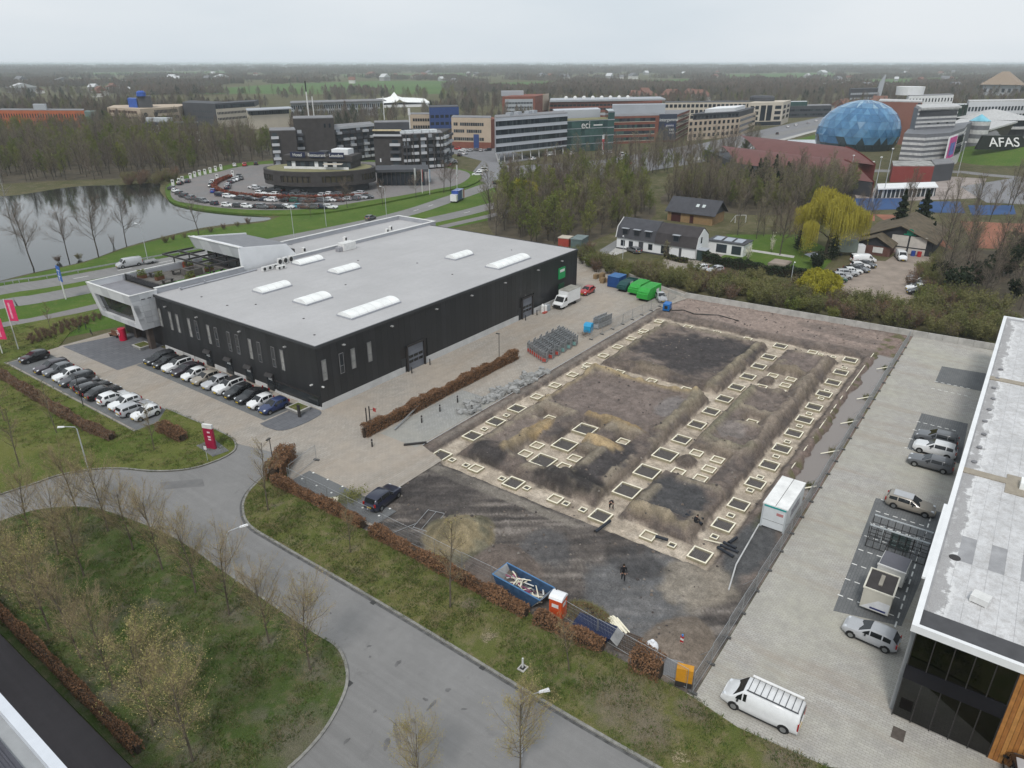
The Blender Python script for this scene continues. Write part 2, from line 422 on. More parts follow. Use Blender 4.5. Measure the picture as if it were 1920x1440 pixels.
for ln,z in((r1,.05),(r2,.045)):
    acc=0
    for i in range(len(ln)-1):
        a,b=Vector(ln[i]),Vector(ln[i+1]);d=(b-a);n=d.length;d.normalize();t=(-acc)%9
        while t+3<n:
            p=a+d*t;q=p+d*3;o=Vector((-d.y,d.x))*.09
            dm.add([(*(p-o),z),(*(q-o),z),(*(q+o),z),(*(p+o),z)],[(0,1,2,3)]);t+=9
        acc+=n
struct('lane_marking',dm,WHITE)
FLOOR=M('leaf_litter',(.075,.062,.042),.95,.4,.25)
for t_ in('-150,352 0,345 130,338 230,335 330,330 400,316 500,300 512,283 380,264 200,256 0,262 -150,268','915,422 960,462 1060,468 1110,452 1170,428 1230,402 1200,356 1080,338 950,352 925,385','1240,382 1390,402 1480,402 1560,392 1625,372 1560,352 1400,356 1280,350','1755,480 1870,470 1925,520 1925,590 1880,600 1800,600 1700,590 1760,545'):sheet('wood_floor',smooth_line(pxs(t_),3,True),.031,FLOOR)
# pond with its banks
pond=[(-20,230),(30,330)]+smooth_line(pxs('0,368 40,365 140,350 233,347 296,343 300,358 318,378 356,391 420,400 470,404 505,408 495,414 400,424 335,437 240,462 160,490 60,512 0,527'),4)
sheet('pond',pond,.03,WATER)
# hotel car park on its raised tongue of land
hp=smooth_line(pxs('318,378 356,391 420,400 505,405 600,402 700,386 745,377 820,362 880,350 900,330 820,312 640,300 470,306 400,318 340,335 312,352'),4,True)
slab('hotel_bank',hp,.5,GRASS_BRIGHT)
hp2=smooth_line(pxs('326,374 365,383 430,391 510,394 600,390 690,376 745,368 815,355 862,345 880,325 820,313 650,302 480,309 410,322 350,337 322,354',.5),4,True)
sheet('hotel_car_park',hp2,.52,paver_mat('hotel_pavers',(.2,.195,.195),0,1,(1.15,1.,.95),.3))
# streets and forecourts of the office park
sheet('office_street',pxs('880,330 905,300 960,312 1130,300 1320,268 1480,232 1560,215 1590,222 1500,255 1340,300 1150,332 1040,352 930,352'),.035,asphalt_mat('office_asphalt',(.19,.19,.2)))
sheet('office_street',pxs('800,275 935,310 1000,298 900,262'),.03,asphalt_mat('office_asphalt2',(.17,.17,.18)))
road_e=smooth_line([at(1240,300),at(1420,262),at(1500,243),at(1620,222),at(1700,212)],5)
struct('road',band(road_e,-4,4,.06),ASPHALT_M)
struct('cycle_path',band([(p[0]+6,p[1]-12)for p in road_e],-2,2,.055),M('cycle_pale',(.4,.39,.37),.9,.1,.5))
sheet('grass_bank',pxs('1395,300 1490,262 1580,240 1570,272 1500,285 1440,310'),.045,GRASS_BRIGHT)
sheet('pond',pxs('1448,282 1478,262 1540,262 1560,282 1545,290'),.05,M('pale_water',(.3,.31,.33),.12,.05,.05,0,.5))
# farm lanes, yards and gardens behind the boundary wall
FARMYARD=M('farm_gravel',(.27,.225,.19),.95,.22,.3)
sheet('farm_drive',pxs('1245,480 1340,455 1385,462 1360,490 1310,502 1270,512 1240,500'),.03,M('drive_pavers',(.3,.265,.235),.95,.15,.5))
sheet('garden_lawn',pxs('1335,490 1390,462 1500,472 1560,488 1530,520 1420,510'),.032,GRASS_BRIGHT)
sheet('garden_path',pxs('1372,466 1376,463 1490,480 1488,484'),.04,CONC)
sheet('farm_terrace',pxs('1128,470 1160,448 1180,470 1150,480'),.03,CONC)
sheet('farm_lane',pxs('1120,472 1172,440 1180,445 1135,480'),.04,asphalt_mat('lane',(.2,.2,.2)))
sheet('farmyard',pxs('1572,540 1600,486 1660,490 1690,470 1750,480 1752,520 1735,570 1700,578 1620,566'),.03,FARMYARD)
sheet('orchard_grass',pxs('1360,440 1500,440 1560,470 1500,472 1390,462'),.028,GRASS_BRIGHT)
sheet('access_road',pxs('1885,602 1870,560 1900,530 1960,520 1990,620'),.03,asphalt_mat('lane2',(.15,.15,.16)))
# sports club
BLUEC=M('blue_court',(.03,.075,.19),.85,.12,.3);CLAY=M('clay_court',(.26,.11,.07),.95,.2,.2)
for t in('1605,372 1700,372 1695,392 1590,396','1725,378 1800,378 1810,400 1722,398','1815,385 1900,385 1905,402 1822,404'):sheet('blue_court',pxs(t),.05,BLUEC)
for t in('1640,402 1720,404 1790,470 1700,440','1800,415 1925,420 1935,470 1830,465','1600,398 1640,402 1640,415 1605,410'):sheet('clay_court',pxs(t),.045,CLAY)
sheet('club_terrace',pxs('1600,360 1760,330 1850,335 1830,372 1610,380'),.035,M('club_pave',(.3,.26,.24),.95,.2,.2))
sheet('car_park',pxs('1800,350 1925,330 1960,350 1960,385 1850,380'),.04,asphalt_mat('club_asphalt',(.2,.2,.21)))
ring=smooth_line([at(1560,320),at(1780,322),at(1850,328),at(1990,340)],4)
struct('road',band(ring,-4,4,.06),ASPHALT_M)

# ------------------------------------------------------------------ relief of the dug-over plot
def vn(x,y,s):
    xi=np.floor(x).astype(np.int64);yi=np.floor(y).astype(np.int64);fx=x-xi;fy=y-yi
    fx=fx*fx*(3-2*fx);fy=fy*fy*(3-2*fy)
    def h(a,b):
        n=(a*374761393+b*668265263+s*974634777)&0x7fffffff
        n=((n^(n>>13))*1274126177)&0x7fffffff
        return(n&0xffff)/65535.0
    return(h(xi,yi)*(1-fx)+h(xi+1,yi)*fx)*(1-fy)+(h(xi,yi+1)*(1-fx)+h(xi+1,yi+1)*fx)*fy

def fbm(x,y,s,o=4,g=.5):
    t=0;a=1;n=0
    for k in range(o):t=t+a*vn(x*2**k+17.3*k,y*2**k-9.1*k,s+k);n+=a;a*=g
    return t/n

def sst(e0,e1,x):t=np.clip((x-e0)/(e1-e0),0,1);return t*t*(3-2*t)

TRENCH=[(52.6,116.2,16.1,19.3),(52.6,115.6,48.3,51.4),(52.6,56.0,16.1,51.4),(112.2,115.9,16.1,51.4),(52.6,115.6,26.8,30.0),
          (87.2,90.3,28,50),(58.6,72,37.6,41.0),(59.2,64.4,35.6,43.2),(66.2,73.6,21.9,30),(95,102.4,22,27.5),
          (83.2,85.5,22.0,24.2),(68.8,71.0,33.0,35.0),(68.8,71.0,43.6,45.8)]
ST=.25
gx=np.linspace(HX0,HX1,384);gy=np.linspace(HY0,HY1,167)
X,Y=np.meshgrid(gx,gy,indexing='ij')
n1=fbm(X*.22,Y*.22,1);n2=fbm(X*.9,Y*.9,2);n3=fbm(X*2.6,Y*2.6,3,3,.6)
wob=(n2-.5)*.9+(n1-.5)*.6
D=np.full(X.shape,-99.0)
for x0,x1,y0,y1 in TRENCH:
    D=np.maximum(D,np.minimum(np.minimum(X-x0,x1-X),np.minimum(Y-y0,y1-Y)))
Dw=D+wob*.55
tm=sst(-.16,.2,Dw)  # 1 in the trenches
inner=sst(55.5,57,X)*sst(113,111.6,X)*sst(18.6,20,Y)*sst(49.2,48,Y)
plate=.26*inner+(n1-.5)*.5*inner
ridge=.5*np.exp(-((Dw+1.0)/.65)**2)*sst(.35,.7,n1+.25*(n2-.5))*inner
Z=plate+ridge+(n2-.5)*.24+(n3-.5)*.08
Z=Z*(1-tm)+tm*(-.47+(n2-.5)*.07+(n3-.5)*.03)

def blob(cx,cy,rx,ry,h,p=2.0,rough=.25):
    q=np.maximum(np.sqrt(((X-cx)/rx)**2+((Y-cy)/ry)**2)+(n1-.5)*rough*1.6+(n2-.5)*rough,0)
    return h*np.clip(1-q**p,0,1),sst(1.08,.9,q)

heap1,mk1=blob(42.9,37.6,4.3,3.8,2.3,1.2,.3)
heap2,mk2=blob(41.9,31.6,3.4,4.0,1.25,1.4,.3)
heap3,mk3=blob(42.2,14.4,3.6,2.7,.95,1.4,.3)
m4,mk4=blob(70.0,25.8,1.7,1.3,.9);m5,mk5=blob(98.6,25.7,2.2,1.1,.85)
m6,mk6=blob(57.8,45.0,2.6,2.9,1.0,1.6);m7,mk7=blob(57.6,34.2,2.0,4.6,.6,1.6)
m8,mk8=blob(57.5,23.4,1.4,3.9,.6);m9,mk9=blob(67.3,36.4,1.5,2.6,.75,1.6)
bank,_=blob(84,52.6,34,.8,.0);
for hp_ in(heap1,heap2,heap3):Z=np.where(hp_>.02,np.maximum(Z,hp_),Z)
Z=Z+np.maximum.reduce([m4,m5,m6*(1-tm),m7*(1-tm),m8*(1-tm),m9*(1-tm)])
# banks of thrown up earth beside the trenches: (x0, x1, y0, y1, height, colour)
BANKS=[(74,111.5,30.6,31.9,.55,(.225,.195,.145)),(74,111.5,19.8,20.9,.55,(.235,.195,.16)),(64,116,15.0,15.9,.35,(.185,.15,.128)),(75.5,94,25.6,26.6,.4,(.19,.175,.125)),(91.0,92.0,31.5,47.4,.45,(.12,.1,.085)),(86.0,86.9,31.5,47.8,.35,(.34,.265,.155)),
         (72,86.5,47.3,48.1,.35,(.33,.265,.165)),(92,111.5,47.2,48.0,.35,(.2,.175,.13)),(75.0,76.2,20,26.4,.4,(.2,.18,.135)),(56.4,57.4,20.2,26.5,.45,(.27,.225,.16)),(102.6,103.6,20.3,26.3,.35,(.18,.15,.12)),(94.0,94.8,20.3,26.3,.35,(.18,.15,.13)),(57,58.4,31.2,37,.3,(.06,.055,.053)),(66,67.4,33.4,38.4,.45,(.4,.3,.175)),(72.2,73.2,33.5,41,.4,(.3,.22,.125)),(58,70,43.4,44.3,.3,(.27,.21,.13))]
bkm=[]
for x0,x1,y0,y1,h_,c_ in BANKS:
    q=np.minimum(np.minimum(X-x0,x1-X),np.minimum(Y-y0,y1-Y))+wob*.7;m_=sst(-.45,.45,q)*(1-tm);Z+=h_*m_*(.55+.9*n2);bkm.append((sst(-.3,.35,q)*(1-tm),c_))
# spoil bank along the back edge and the outer right trench
bk=np.exp(-((X-117.3-wob)/.8)**2)*sst(16,19,Y);Z+=.45*bk*(1-tm)
lb=np.exp(-((Y-52.1)/.45)**2)*sst(55,57,X);Z+=(.02+.25*(n2-.4))*lb
# ditch
dd=np.minimum(np.minimum(X-70.3,119.5-X)*.5,np.minimum(Y-(12.15+.25*(n1-.5)),(14.7+1.9*(n1-.5)+.9*(n2-.5))-Y))
dm_=sst(-.25,.35,dd);Z=Z*(1-dm_)-.75*dm_
edge=np.minimum.reduce([X-HX0,HX1-X,Y-HY0,HY1-Y]);Z*=sst(0,.8,edge)
paved=((X<46)&(Y>44.5))|((X<53.3)&(Y>51.0))|(Y>52.8)|(X<38.9)
pv=sst(0,1,(48.6-X)+(Y-50.0)*.62-4.0);pv=np.where((Y>43.5),pv,0)
Z=Z*(1-pv)-.06*pv
def inside(poly):
    r=np.zeros(X.shape,bool);k=len(poly)
    for i in range(k):
        (xa,ya),(xb,yb)=poly[i],poly[(i+1)%k]
        c=((ya>Y)!=(yb>Y))&(X<(xb-xa)*(Y-ya)/((yb-ya)or 1e-9)+xa);r^=c
    return r
yin=inside(yard);yin[:-1]|=yin[1:];yin[1:]|=yin[:-1];yin[:,:-1]|=yin[:,1:];yin[:,1:]|=yin[:,:-1]
Z=np.where(yin,-.05,Z)
Z=np.where(X<38.7,np.minimum(Z,0.02),Z)
ruts=np.abs(((X*.55+Y*.83)*.8+2.2*n1)%1-.5);yardm=sst(53.2,51.5,X)*(1-np.maximum.reduce([mk1,mk2,mk3]))
Z+=(ruts-.25)*.1*yardm*sst(.4,.6,n1)

def lay(base,col,f):f=np.clip(f,0,1)[...,None];return base*(1-f)+np.array(col)*f

C=np.zeros(X.shape+(3,))+np.array((.15,.122,.107))
C=lay(C,(.21,.172,.15),sst(.45,.75,n1))
C=lay(C,(.115,.1,.095),sst(.55,.3,n2)*.6)
yd=sst(53.4,52.2,X)
C=lay(C,(.108,.095,.087),yd*.95)
streak=fbm((X*.8+Y*.6)*1.6,(Y*.8-X*.6)*.16,11,4,.6)
C=lay(C,(.062,.056,.054),yd*sst(.5,.66,streak)*.9);C=lay(C,(.24,.212,.19),yd*sst(.46,.3,streak)*.75)

def tint(cx,cy,rx,ry,col,k=1.,rg=.5):
    global C
    q=np.sqrt(((X-cx)/rx)**2+((Y-cy)/ry)**2)+(n1-.5)*rg*1.5+(n2-.5)*rg
    C=lay(C,col,sst(1.1,.7,q)*k)

DARK=(.062,.057,.058)
tint(101.5,39.5,9.5,7.8,DARK,.95);tint(107,36,4,6,DARK,.9);tint(63.5,33.4,6.5,2.8,DARK,.95);tint(58,34,2.4,5,(.04,.037,.037),.9)
tint(61.3,23.6,4.6,3.6,(.07,.07,.073),.95);tint(57.5,45,2.4,2.6,(.05,.046,.046),.95);tint(66.5,42.5,2,1.5,DARK,.6);tint(72.5,37.5,1.4,4,(.05,.045,.04),.8)
tint(64,45,6,3.0,(.2,.165,.145),.7);tint(66,43.8,3.2,1.1,(.33,.235,.12),.85);tint(67.2,36.3,1.6,3.4,(.42,.31,.18),.9,.3);tint(72.5,35.5,1.3,3.2,(.36,.26,.14),.9,.4)
tint(79,40,8,8,(.19,.155,.14),.75);tint(82,33,3.5,2,(.23,.22,.22),.5)
tint(84,24,10,3.6,(.17,.14,.125),.6);tint(80,24,3,2,(.23,.21,.2),.5);tint(107,23.5,5,3.6,(.19,.155,.14),.7)
tint(125,33,8,26,(.285,.225,.195),.95,.2)
C=lay(C,(.17,.14,.125),sst(118,121,X)*sst(.5,.7,fbm(X*.3,Y*.12,21))*.7)
tint(46,20,7,5,(.135,.137,.142),.75);tint(46.5,30,3,3,(.1,.1,.104),.6);tint(58,14.2,7,1.9,(.085,.088,.092),.9,.3);tint(50.5,16.5,4,3,(.3,.26,.21),.75,.6)
tint(51.4,40,.9,12,(.3,.27,.23),.5,.4);tint(49.5,22,2,3.5,(.045,.043,.044),.6);tint(47,44,5,5,(.055,.05,.05),.55)
rdg=sst(.12,.4,ridge);C=lay(C,(.25,.215,.165),rdg*.8)
C=lay(C,(.28,.25,.215),lb*sst(53,56,X)*.5)
for m_,c_ in bkm:C=lay(C,c_,m_*(.65+.35*n2))
slope=.6*sst(-.9,-.1,Dw)*(1-tm)*inner;C=lay(C,(.21,.175,.125),slope*sst(.4,.62,n1)*.8);C=lay(C,(.07,.06,.055),slope*sst(.5,.3,n1)*.8)
SAND=np.array((.47,.4,.32))
tf=sst(.1,.42,Dw)*(1-mk4)*(1-mk5);C=lay(C,(.1,.083,.07),tm*(1-tf)*.6);C=lay(C,SAND,tf*(.72+.28*n2));C=lay(C,(.27,.225,.185),tf*sst(.5,.7,n1)*.75);C=lay(C,(.56,.49,.41),tf*sst(.56,.7,fbm(X*.5,Y*.5,31))*.4)
C=lay(C,(.185,.17,.12),mk1*.95);C=lay(C,(.27,.21,.12),mk1*sst(.5,.66,n1+.3*(n2-.5))*.6);C=lay(C,(.12,.11,.075),mk1*sst(.5,.35,n2)*.6);C=lay(C,(.155,.125,.108),mk2*(1-mk1)*.9);C=lay(C,(.19,.155,.125),mk3*.9)
C=lay(C,(.21,.155,.135),sst(15.6,14.8,Y)*sst(63,66,X)*(1-dm_)*.7)
C=lay(C,(.09,.1,.035),sst(.55,.7,fbm(X*.8,Y*.8,41))*sst(15.6,14.9,Y)*sst(60,64,X)*(1-dm_)*.7)
C*=(.74+.42*n3)[...,None];C*=(.76+.42*n2)[...,None]
nx,ny=X.shape
verts=np.stack([X,Y,Z],-1).reshape(-1,3)
ii=(np.arange(nx-1)[:,None]*ny+np.arange(ny-1)[None,:]).reshape(-1)
faces=np.stack([ii,ii+ny,ii+ny+1,ii+1],-1)
me=bpy.data.meshes.new('excavated_soil');me.vertices.add(len(verts));me.vertices.foreach_set('co',verts.reshape(-1))
me.loops.add(faces.size);me.loops.foreach_set('vertex_index',faces.reshape(-1));me.polygons.add(len(faces))
me.polygons.foreach_set('loop_start',np.arange(0,faces.size,4));me.polygons.foreach_set('loop_total',np.full(len(faces),4));me.update()
ca=me.color_attributes.new('soil','FLOAT_COLOR','POINT');ca.data.foreach_set('color',np.concatenate([C.reshape(-1,3),np.ones((nx*ny,1))],1).reshape(-1).astype(np.float32))
g=NG('soil');at_=g.n('ShaderNodeVertexColor');at_.layer_name='soil'
f=g.noise(7,5,.75);f2=g.noise(1.6,6,.7)
col=g.mix(1.,at_.outputs[0],g.ramp(f,(.28,.62),(.72,1.4)),'MULTIPLY');col=g.mix(1.,col,g.ramp(f2,(.3,.72),(.7,1.25)),'MULTIPLY')
g.bump(f,.45,.05);me.materials.append(g.fin(col,.95,0,.12));me.polygons.foreach_set('use_smooth',[True]*len(faces))
tag(obj('excavated_soil',me),kind='structure')
def zs(x,y):
    i=min(max(int(round((x-HX0)/(HX1-HX0)*(nx-1))),0),nx-1);j=min(max(int(round((y-HY0)/(HY1-HY0)*(ny-1))),0),ny-1);return float(Z[i,j])
sheet('ditch_water',rect(70.0,119.8,11.8,15.6),-.3,MUDWATER)

# clods and stones lying on the dug earth
rc=random.Random(4);cm_=MB();CLOD=M('clod',(.15,.125,.108),.95,.35,4);CLOD2=M('clod_dark',(.07,.062,.06),.95,.3,4);STONE=M('clod_stone',(.2,.18,.16),.9,.2,4)
while len(cm_.v)<6*2200:
    x,y=rc.uniform(39.5,130),rc.uniform(15.2,52);i,j=int((x-HX0)/(HX1-HX0)*(nx-1)),int((y-HY0)/(HY1-HY0)*(ny-1))
    if yin[i,j]or rc.random()<tm[i,j]*.93 or rc.random()>.25+1.4*float(n2[i,j]>.52)*float(n1[i,j]):continue
    s_=.04+.15*rc.random()**4;z=float(Z[i,j]);q=[(s_*rc.uniform(.6,1.5),0,0),(0,s_*rc.uniform(.6,1.5),0),(-s_*rc.uniform(.6,1.5),0,0),(0,-s_*rc.uniform(.6,1.5),0),(0,0,s_),(0,0,-s_)]
    cm_.add([(x+a,y+b,z+c+s_*.3)for a,b,c in q],[(0,1,4),(1,2,4),(2,3,4),(3,0,4)],rc.choice((0,0,1,1,2)))
tag(obj('soil_clods',cm_.mesh('soil_clods',[CLOD,CLOD2,STONE])),'loose clods and stones on the dug earth','clods',None,'stuff')

# oil and damp spots, repair patches and drain covers of the front road
STAIN=M('road_stain',(.125,.122,.122),.7,.3,1.2);PATCH=M('road_patch',(.15,.148,.148),.9,.15,.8);rs_=random.Random(9)
def spot(u,v,rx,ry,m,name='road_stain',z=.026):
    c=at(u,v);a0=rs_.random()*6;k=26;ph=[rs_.uniform(0,6)for _ in range(4)];pts=[]
    for i in range(k):
        a=2*pi*i/k;r_=1+.22*sin(2*a+ph[0])+.12*sin(3*a+ph[1])+.06*sin(5*a+ph[2])+.03*sin(9*a+ph[3]);x,y=rx*r_*cos(a),ry*r_*sin(a);pts.append((c[0]+x*cos(a0)-y*sin(a0),c[1]+x*sin(a0)+y*cos(a0)))
    sheet(name,pts,z,m)
for u,v,rx,ry in((692,1212,.16,.12),(694,1232,.12,.1),(746,1244,.3,.2),(745,1380,.9,.22),(760,1365,.35,.16),(775,1352,.25,.15),(798,1312,.2,.14),(840,1294,.25,.14),(810,1322,.5,.14),(725,1395,.5,.2),(703,1334,.15,.12),(870,1330,.2,.1),(940,1270,.1,.1),(650,1390,.3,.12),(560,1075,.14,.1),(620,1150,.1,.1)):spot(u,v,rx,ry,STAIN)
for p_ in('560,1010 640,1052 628,1066 548,1022','300,905 380,898 384,912 304,918'):sheet('road_patch',pxs(p_),.024,PATCH)
for i,(u,v)in enumerate(((478,990),(700,1130),(905,1252),(655,1282),(300,990))):tag(obj('gully_grate',B(-.22,.22,-.22,.22,.02,.034).mesh('gully_grate',M('grate_iron',(.05,.05,.05),.7))),f'square iron gully grate at the road kerb, {["first", "second", "third", "fourth", "fifth"][i]} one','drain cover','gully grates').location=(*at(u,v),.003)

# ------------------------------------------------------------------ vegetation prototypes
def twig_mat(name,c,rnd=.0,c2=None):
    g=NG(name);col=g.mix(g.ramp(g.noise(.9,3,.6,g.co('o')),(.35,0.),(.65,1.)),mul(c,.75),mul(c,1.25))
    if c2:col=g.mix(g.ramp(g.co('rand'),(.2,0.),(.8,1.)),col,c2)
    return g.fin(col,.9,0,.1)

BARK=twig_mat('bark',(.13,.11,.085));BARK_D=twig_mat('bark_dark',(.085,.074,.063));BARK_P=twig_mat('bark_pale',(.3,.29,.27))
TAN=twig_mat('tan_twigs',(.3,.235,.145));GREY=twig_mat('grey_twigs',(.17,.142,.115),0,(.22,.185,.145))
BROWN=twig_mat('brown_twigs',(.155,.122,.1),0,(.2,.155,.122));OLIVE=twig_mat('olive_twigs',(.17,.162,.085),0,(.215,.21,.1))
BUD=twig_mat('pale_buds',(.3,.265,.11));YLEAF=twig_mat('willow_leaves',(.3,.28,.035),0,(.34,.3,.05))
GLEAF=twig_mat('fresh_leaves',(.115,.145,.035),0,(.17,.18,.05));DLEAF=twig_mat('dark_needles',(.022,.032,.018));CLEAF=twig_mat('copper_leaves',(.22,.122,.068))
CLEAF2=twig_mat('brown_leaves',(.17,.1,.062));BLEAF=twig_mat('bush_leaves',(.115,.125,.045),0,(.175,.165,.07));WLEAF=twig_mat('blossom',(.6,.6,.45))

class Grow:
    """a branching skeleton: tubes for wood, slim blades for twigs, small quads for buds and leaves"""
    def __init__(s,seed):s.r=random.Random(seed);s.wood=MB();s.tw=MB();s.tips=[]
    def vec(s):
        return Vector((s.r.gauss(0,1),s.r.gauss(0,1),s.r.gauss(0,1))).normalized()
    def blade(s,p,q,w,m=0):
        d=(q-p);a=d.cross(s.vec());a=a.normalized()*w*.5 if a.length>1e-6 else Vector((w,0,0))
        b=d.cross(a).normalized()*w*.5;k=len(s.tw.v)
        s.tw.v+=[tuple(p-a),tuple(p+a),tuple(p+b),tuple(q)];s.tw.f+=[(k,k+1,k+3),(k+1,k+2,k+3)];s.tw.m+=[m,m]
    def leaf(s,p,w,m=1):
        a=s.vec()*w;b=a.cross(s.vec());b=b.normalized()*w*.6 if b.length>1e-6 else Vector((0,0,w));k=len(s.tw.v)
        s.tw.v+=[tuple(p-a),tuple(p+b),tuple(p+a),tuple(p-b)];s.tw.f+=[(k,k+1,k+2,k+3)];s.tw.m+=[m]
    def limb(s,p,d,n,L,r,up,wob,kids,lev,cfg):
        pts=[p];st=L/n
        for i in range(n):
            d=(d+s.vec()*wob+Vector((0,0,up))).normalized();p=p+d*st;pts.append(p)
        if lev<cfg['wood']:s.wood.tube(pts,r,5 if lev==0 else 4,0,r*.35,False)
        else:
            for i in range(n):s.blade(pts[i],pts[i+1],r*2*(1-.6*i/n))
        if lev>=len(kids):s.tips.append((pts[-1],d));return
        k,f0,ang,lr=kids[lev];k=max(1,int(round(k*s.r.uniform(.8,1.2))))if lev else k
        for j in range(k):
            t=f0+(1-f0)*((j+s.r.random())/k);t=min(t,.995);i=min(int(t*n),n-1)
            q=pts[i].lerp(pts[i+1],t*n-i);dd=(pts[i+1]-pts[i]).normalized()
            o=dd.cross(s.vec()).normalized();a=ang*s.r.uniform(.65,1.3);nd=(dd*cos(a)+o*sin(a)).normalized()
            env=cfg.get('env',lambda t:1-.55*t)(t)if lev==0 else(1-.45*t)
            s.limb(q,nd,max(2,n-1),L*lr*env*s.r.uniform(.75,1.2),max(r*(1-.6*t)*cfg.get('rr',.5),cfg['rmin']),cfg['up'][min(lev+1,len(cfg['up'])-1)],cfg['wob'],kids,lev+1,cfg)

def bare_tree(seed,H,kids,up,wob=.12,r0=.11,rmin=.012,wood=3,env=None,lean=.03,bud=0,budw=.06,bark=None,twig=None,leafm=None,rr=.5):
    g=Grow(seed);cfg=dict(wood=wood,up=up,wob=wob,rmin=rmin,rr=rr)
    if env:cfg['env']=env
    d=Vector((g.r.uniform(-lean,lean),g.r.uniform(-lean,lean),1)).normalized()
    g.limb(Vector((0,0,-.1)),d,7,H*.93,r0,.05,kids,0,cfg)if 0 else g.limb(Vector((0,0,-.1)),d,7,H*.93,r0,.05,wob*.5,kids,0,cfg)
    if bud:
        for _ in range(bud):
            t,dd=g.r.choice(g.tips);g.leaf(t+g.vec()*g.r.random()*.35,budw*g.r.uniform(.6,1.4))
    return g

def tree_proto(name,g,bark,twig,leafm,loc=(0,0,-500)):
    root=obj(name,None,None,loc)
    part('trunk',g.wood,bark,root,smooth=True)
    part('crown',g.tw,[twig,leafm or twig],root)
    return root

def joined(name,g,bark,twig,leafm):
    """one mesh for the far woods"""
    mb=MB();mb.add(g.wood.v,g.wood.f,0);o=len(mb.v);mb.v+=g.tw.v;mb.f+=[tuple(i+o for i in f)for f in g.tw.f];mb.m+=[x+1 for x in g.tw.m]
    return bpy.data.objects.new(name,mb.mesh(name,[bark,twig,leafm or twig]))

ovoid=lambda t:.35+1.25*math.sin(pi*min(1,max(0,(t-.15)/.95))**.8)*.75
youngs=[tree_proto('young_tree',bare_tree(s,7.6,[(34,.22,.78,.4),(10,.08,.55,.46),(10,.06,.55,.54)],(.05,.1,.09,.08),.11,.085,.0085,2,ovoid,.03,bud,.035,rr=.36),BARK,TAN,BUD)
          for s,bud in((1,1200),(2,2000),(3,900))]
leafy=[tree_proto('budding_tree',bare_tree(s,8.0,[(34,.2,.78,.42),(10,.08,.55,.46),(10,.06,.55,.54)],(.05,.1,.09,.08),.12,.085,.0085,2,ovoid,.03,3800,.045,rr=.36),BARK,TAN,BUD)
         for s in(11,12)]
slims=[tree_proto('slim_tree',bare_tree(s,8.8,[(24,.3,.8,.36),(8,.12,.55,.45),(8,.1,.55,.52)],(.04,.06,.05,.04),.12,.085,.008,2,lambda t:1.1-.8*t,.03,400,.04),BARK,TAN,BUD)
         for s in(21,22)]
RK=[(20,.26,.85,.48),(10,.12,.62,.5),(13,.08,.6,.54),(3,.2,.6,.55)]
lakes=[tree_proto('bare_tree',bare_tree(s,12.5,RK[:3],(.03,.07,.06,.05),.15,.15,.018,2,lambda t:1.15-.7*t,.04,0,rr=.4),BARK_D,BROWN,None)for s in(31,32,33)]
wide=tree_proto('spreading_tree',bare_tree(35,8.5,[(14,.38,1.05,.72),(7,.2,.6,.5),(10,.1,.6,.5)],(.02,.03,.03,.02),.16,.16,.016,2,lambda t:1.1-.4*t,.03,0),BARK_D,BROWN,None)
birch=tree_proto('birch_tree',bare_tree(36,14,[(22,.3,.7,.3),(7,.2,.6,.5),(6,.1,.6,.5)],(.02,-.02,-.05,-.08),.14,.16,.012,2,lambda t:1.1-.7*t,.03,0),BARK_P,BROWN,None)
wspec=[(41,BROWN,0,None,14),(42,GREY,300,OLIVE,15),(43,OLIVE,1600,GLEAF,12),(44,GREY,0,None,13),(45,BROWN,900,OLIVE,11),(46,OLIVE,2600,GLEAF,11)]
wgs=[(bare_tree(s,h,[(22,.13,.75,.42),(9,.1,.62,.5),(10,.08,.62,.52)],(.03,.08,.06,.05),.16,.15,.02,2,lambda t:1.15-.75*t,.06,n,.13),tw,lf)for s,tw,n,lf,h in wspec]
woods=[tree_proto('wood_tree',g_,BARK_D,tw,lf)for g_,tw,lf in wgs]

def willow(seed,H,W,n,m=YLEAF):
    g=Grow(seed);cfg=dict(wood=2,up=(.05,.05,.0),wob=.16,rmin=.05)
    g.limb(Vector((0,0,-.1)),Vector((0,0,1)),6,H*.62,H*.03,.05,.1,[(16,.35,.8,.8),(6,.3,.6,.5)],0,cfg)
    R_=g.r;lobes=[]
    for i in range(22):t_=(i+.5)/22;cr0=W*.86*t_**.55*R_.uniform(.8,1.05);lobes.append((i*2.4+R_.uniform(-.3,.3),cr0,H*(.84-.5*(cr0/W)**2)*R_.uniform(.88,1.05),W*R_.uniform(.2,.34)))
    for _ in range(n):
        ca,cr_,cz_,cs_=R_.choice(lobes);q_=g.vec();rad=R_.random()**.45;px_=cr_*cos(ca)+q_.x*cs_*rad;py_=cr_*sin(ca)+q_.y*cs_*rad;zt=cz_+abs(q_.z)*cs_*.75*rad;k=R_.random();rr=min(math.hypot(px_,py_),W);a=math.atan2(py_,px_)
        p=Vector((rr*cos(a),rr*sin(a),zt));L_=min(zt*.85,H*R_.uniform(.12,.34))*(.5+.8*rr/W)
        q=p+Vector((cos(a)*.35,sin(a)*.35,-L_))+g.vec()*.2;g.blade(p,q,.07+.05*k,0)
        for i in range(5):g.leaf(p.lerp(q,R_.random())+g.vec()*.12,.13*R_.uniform(.7,1.4),0)
    root=obj('willow_tree',None,None,(0,0,-500));part('trunk',g.wood,BARK,root,smooth=True);part('crown',g.tw,m,root);return root

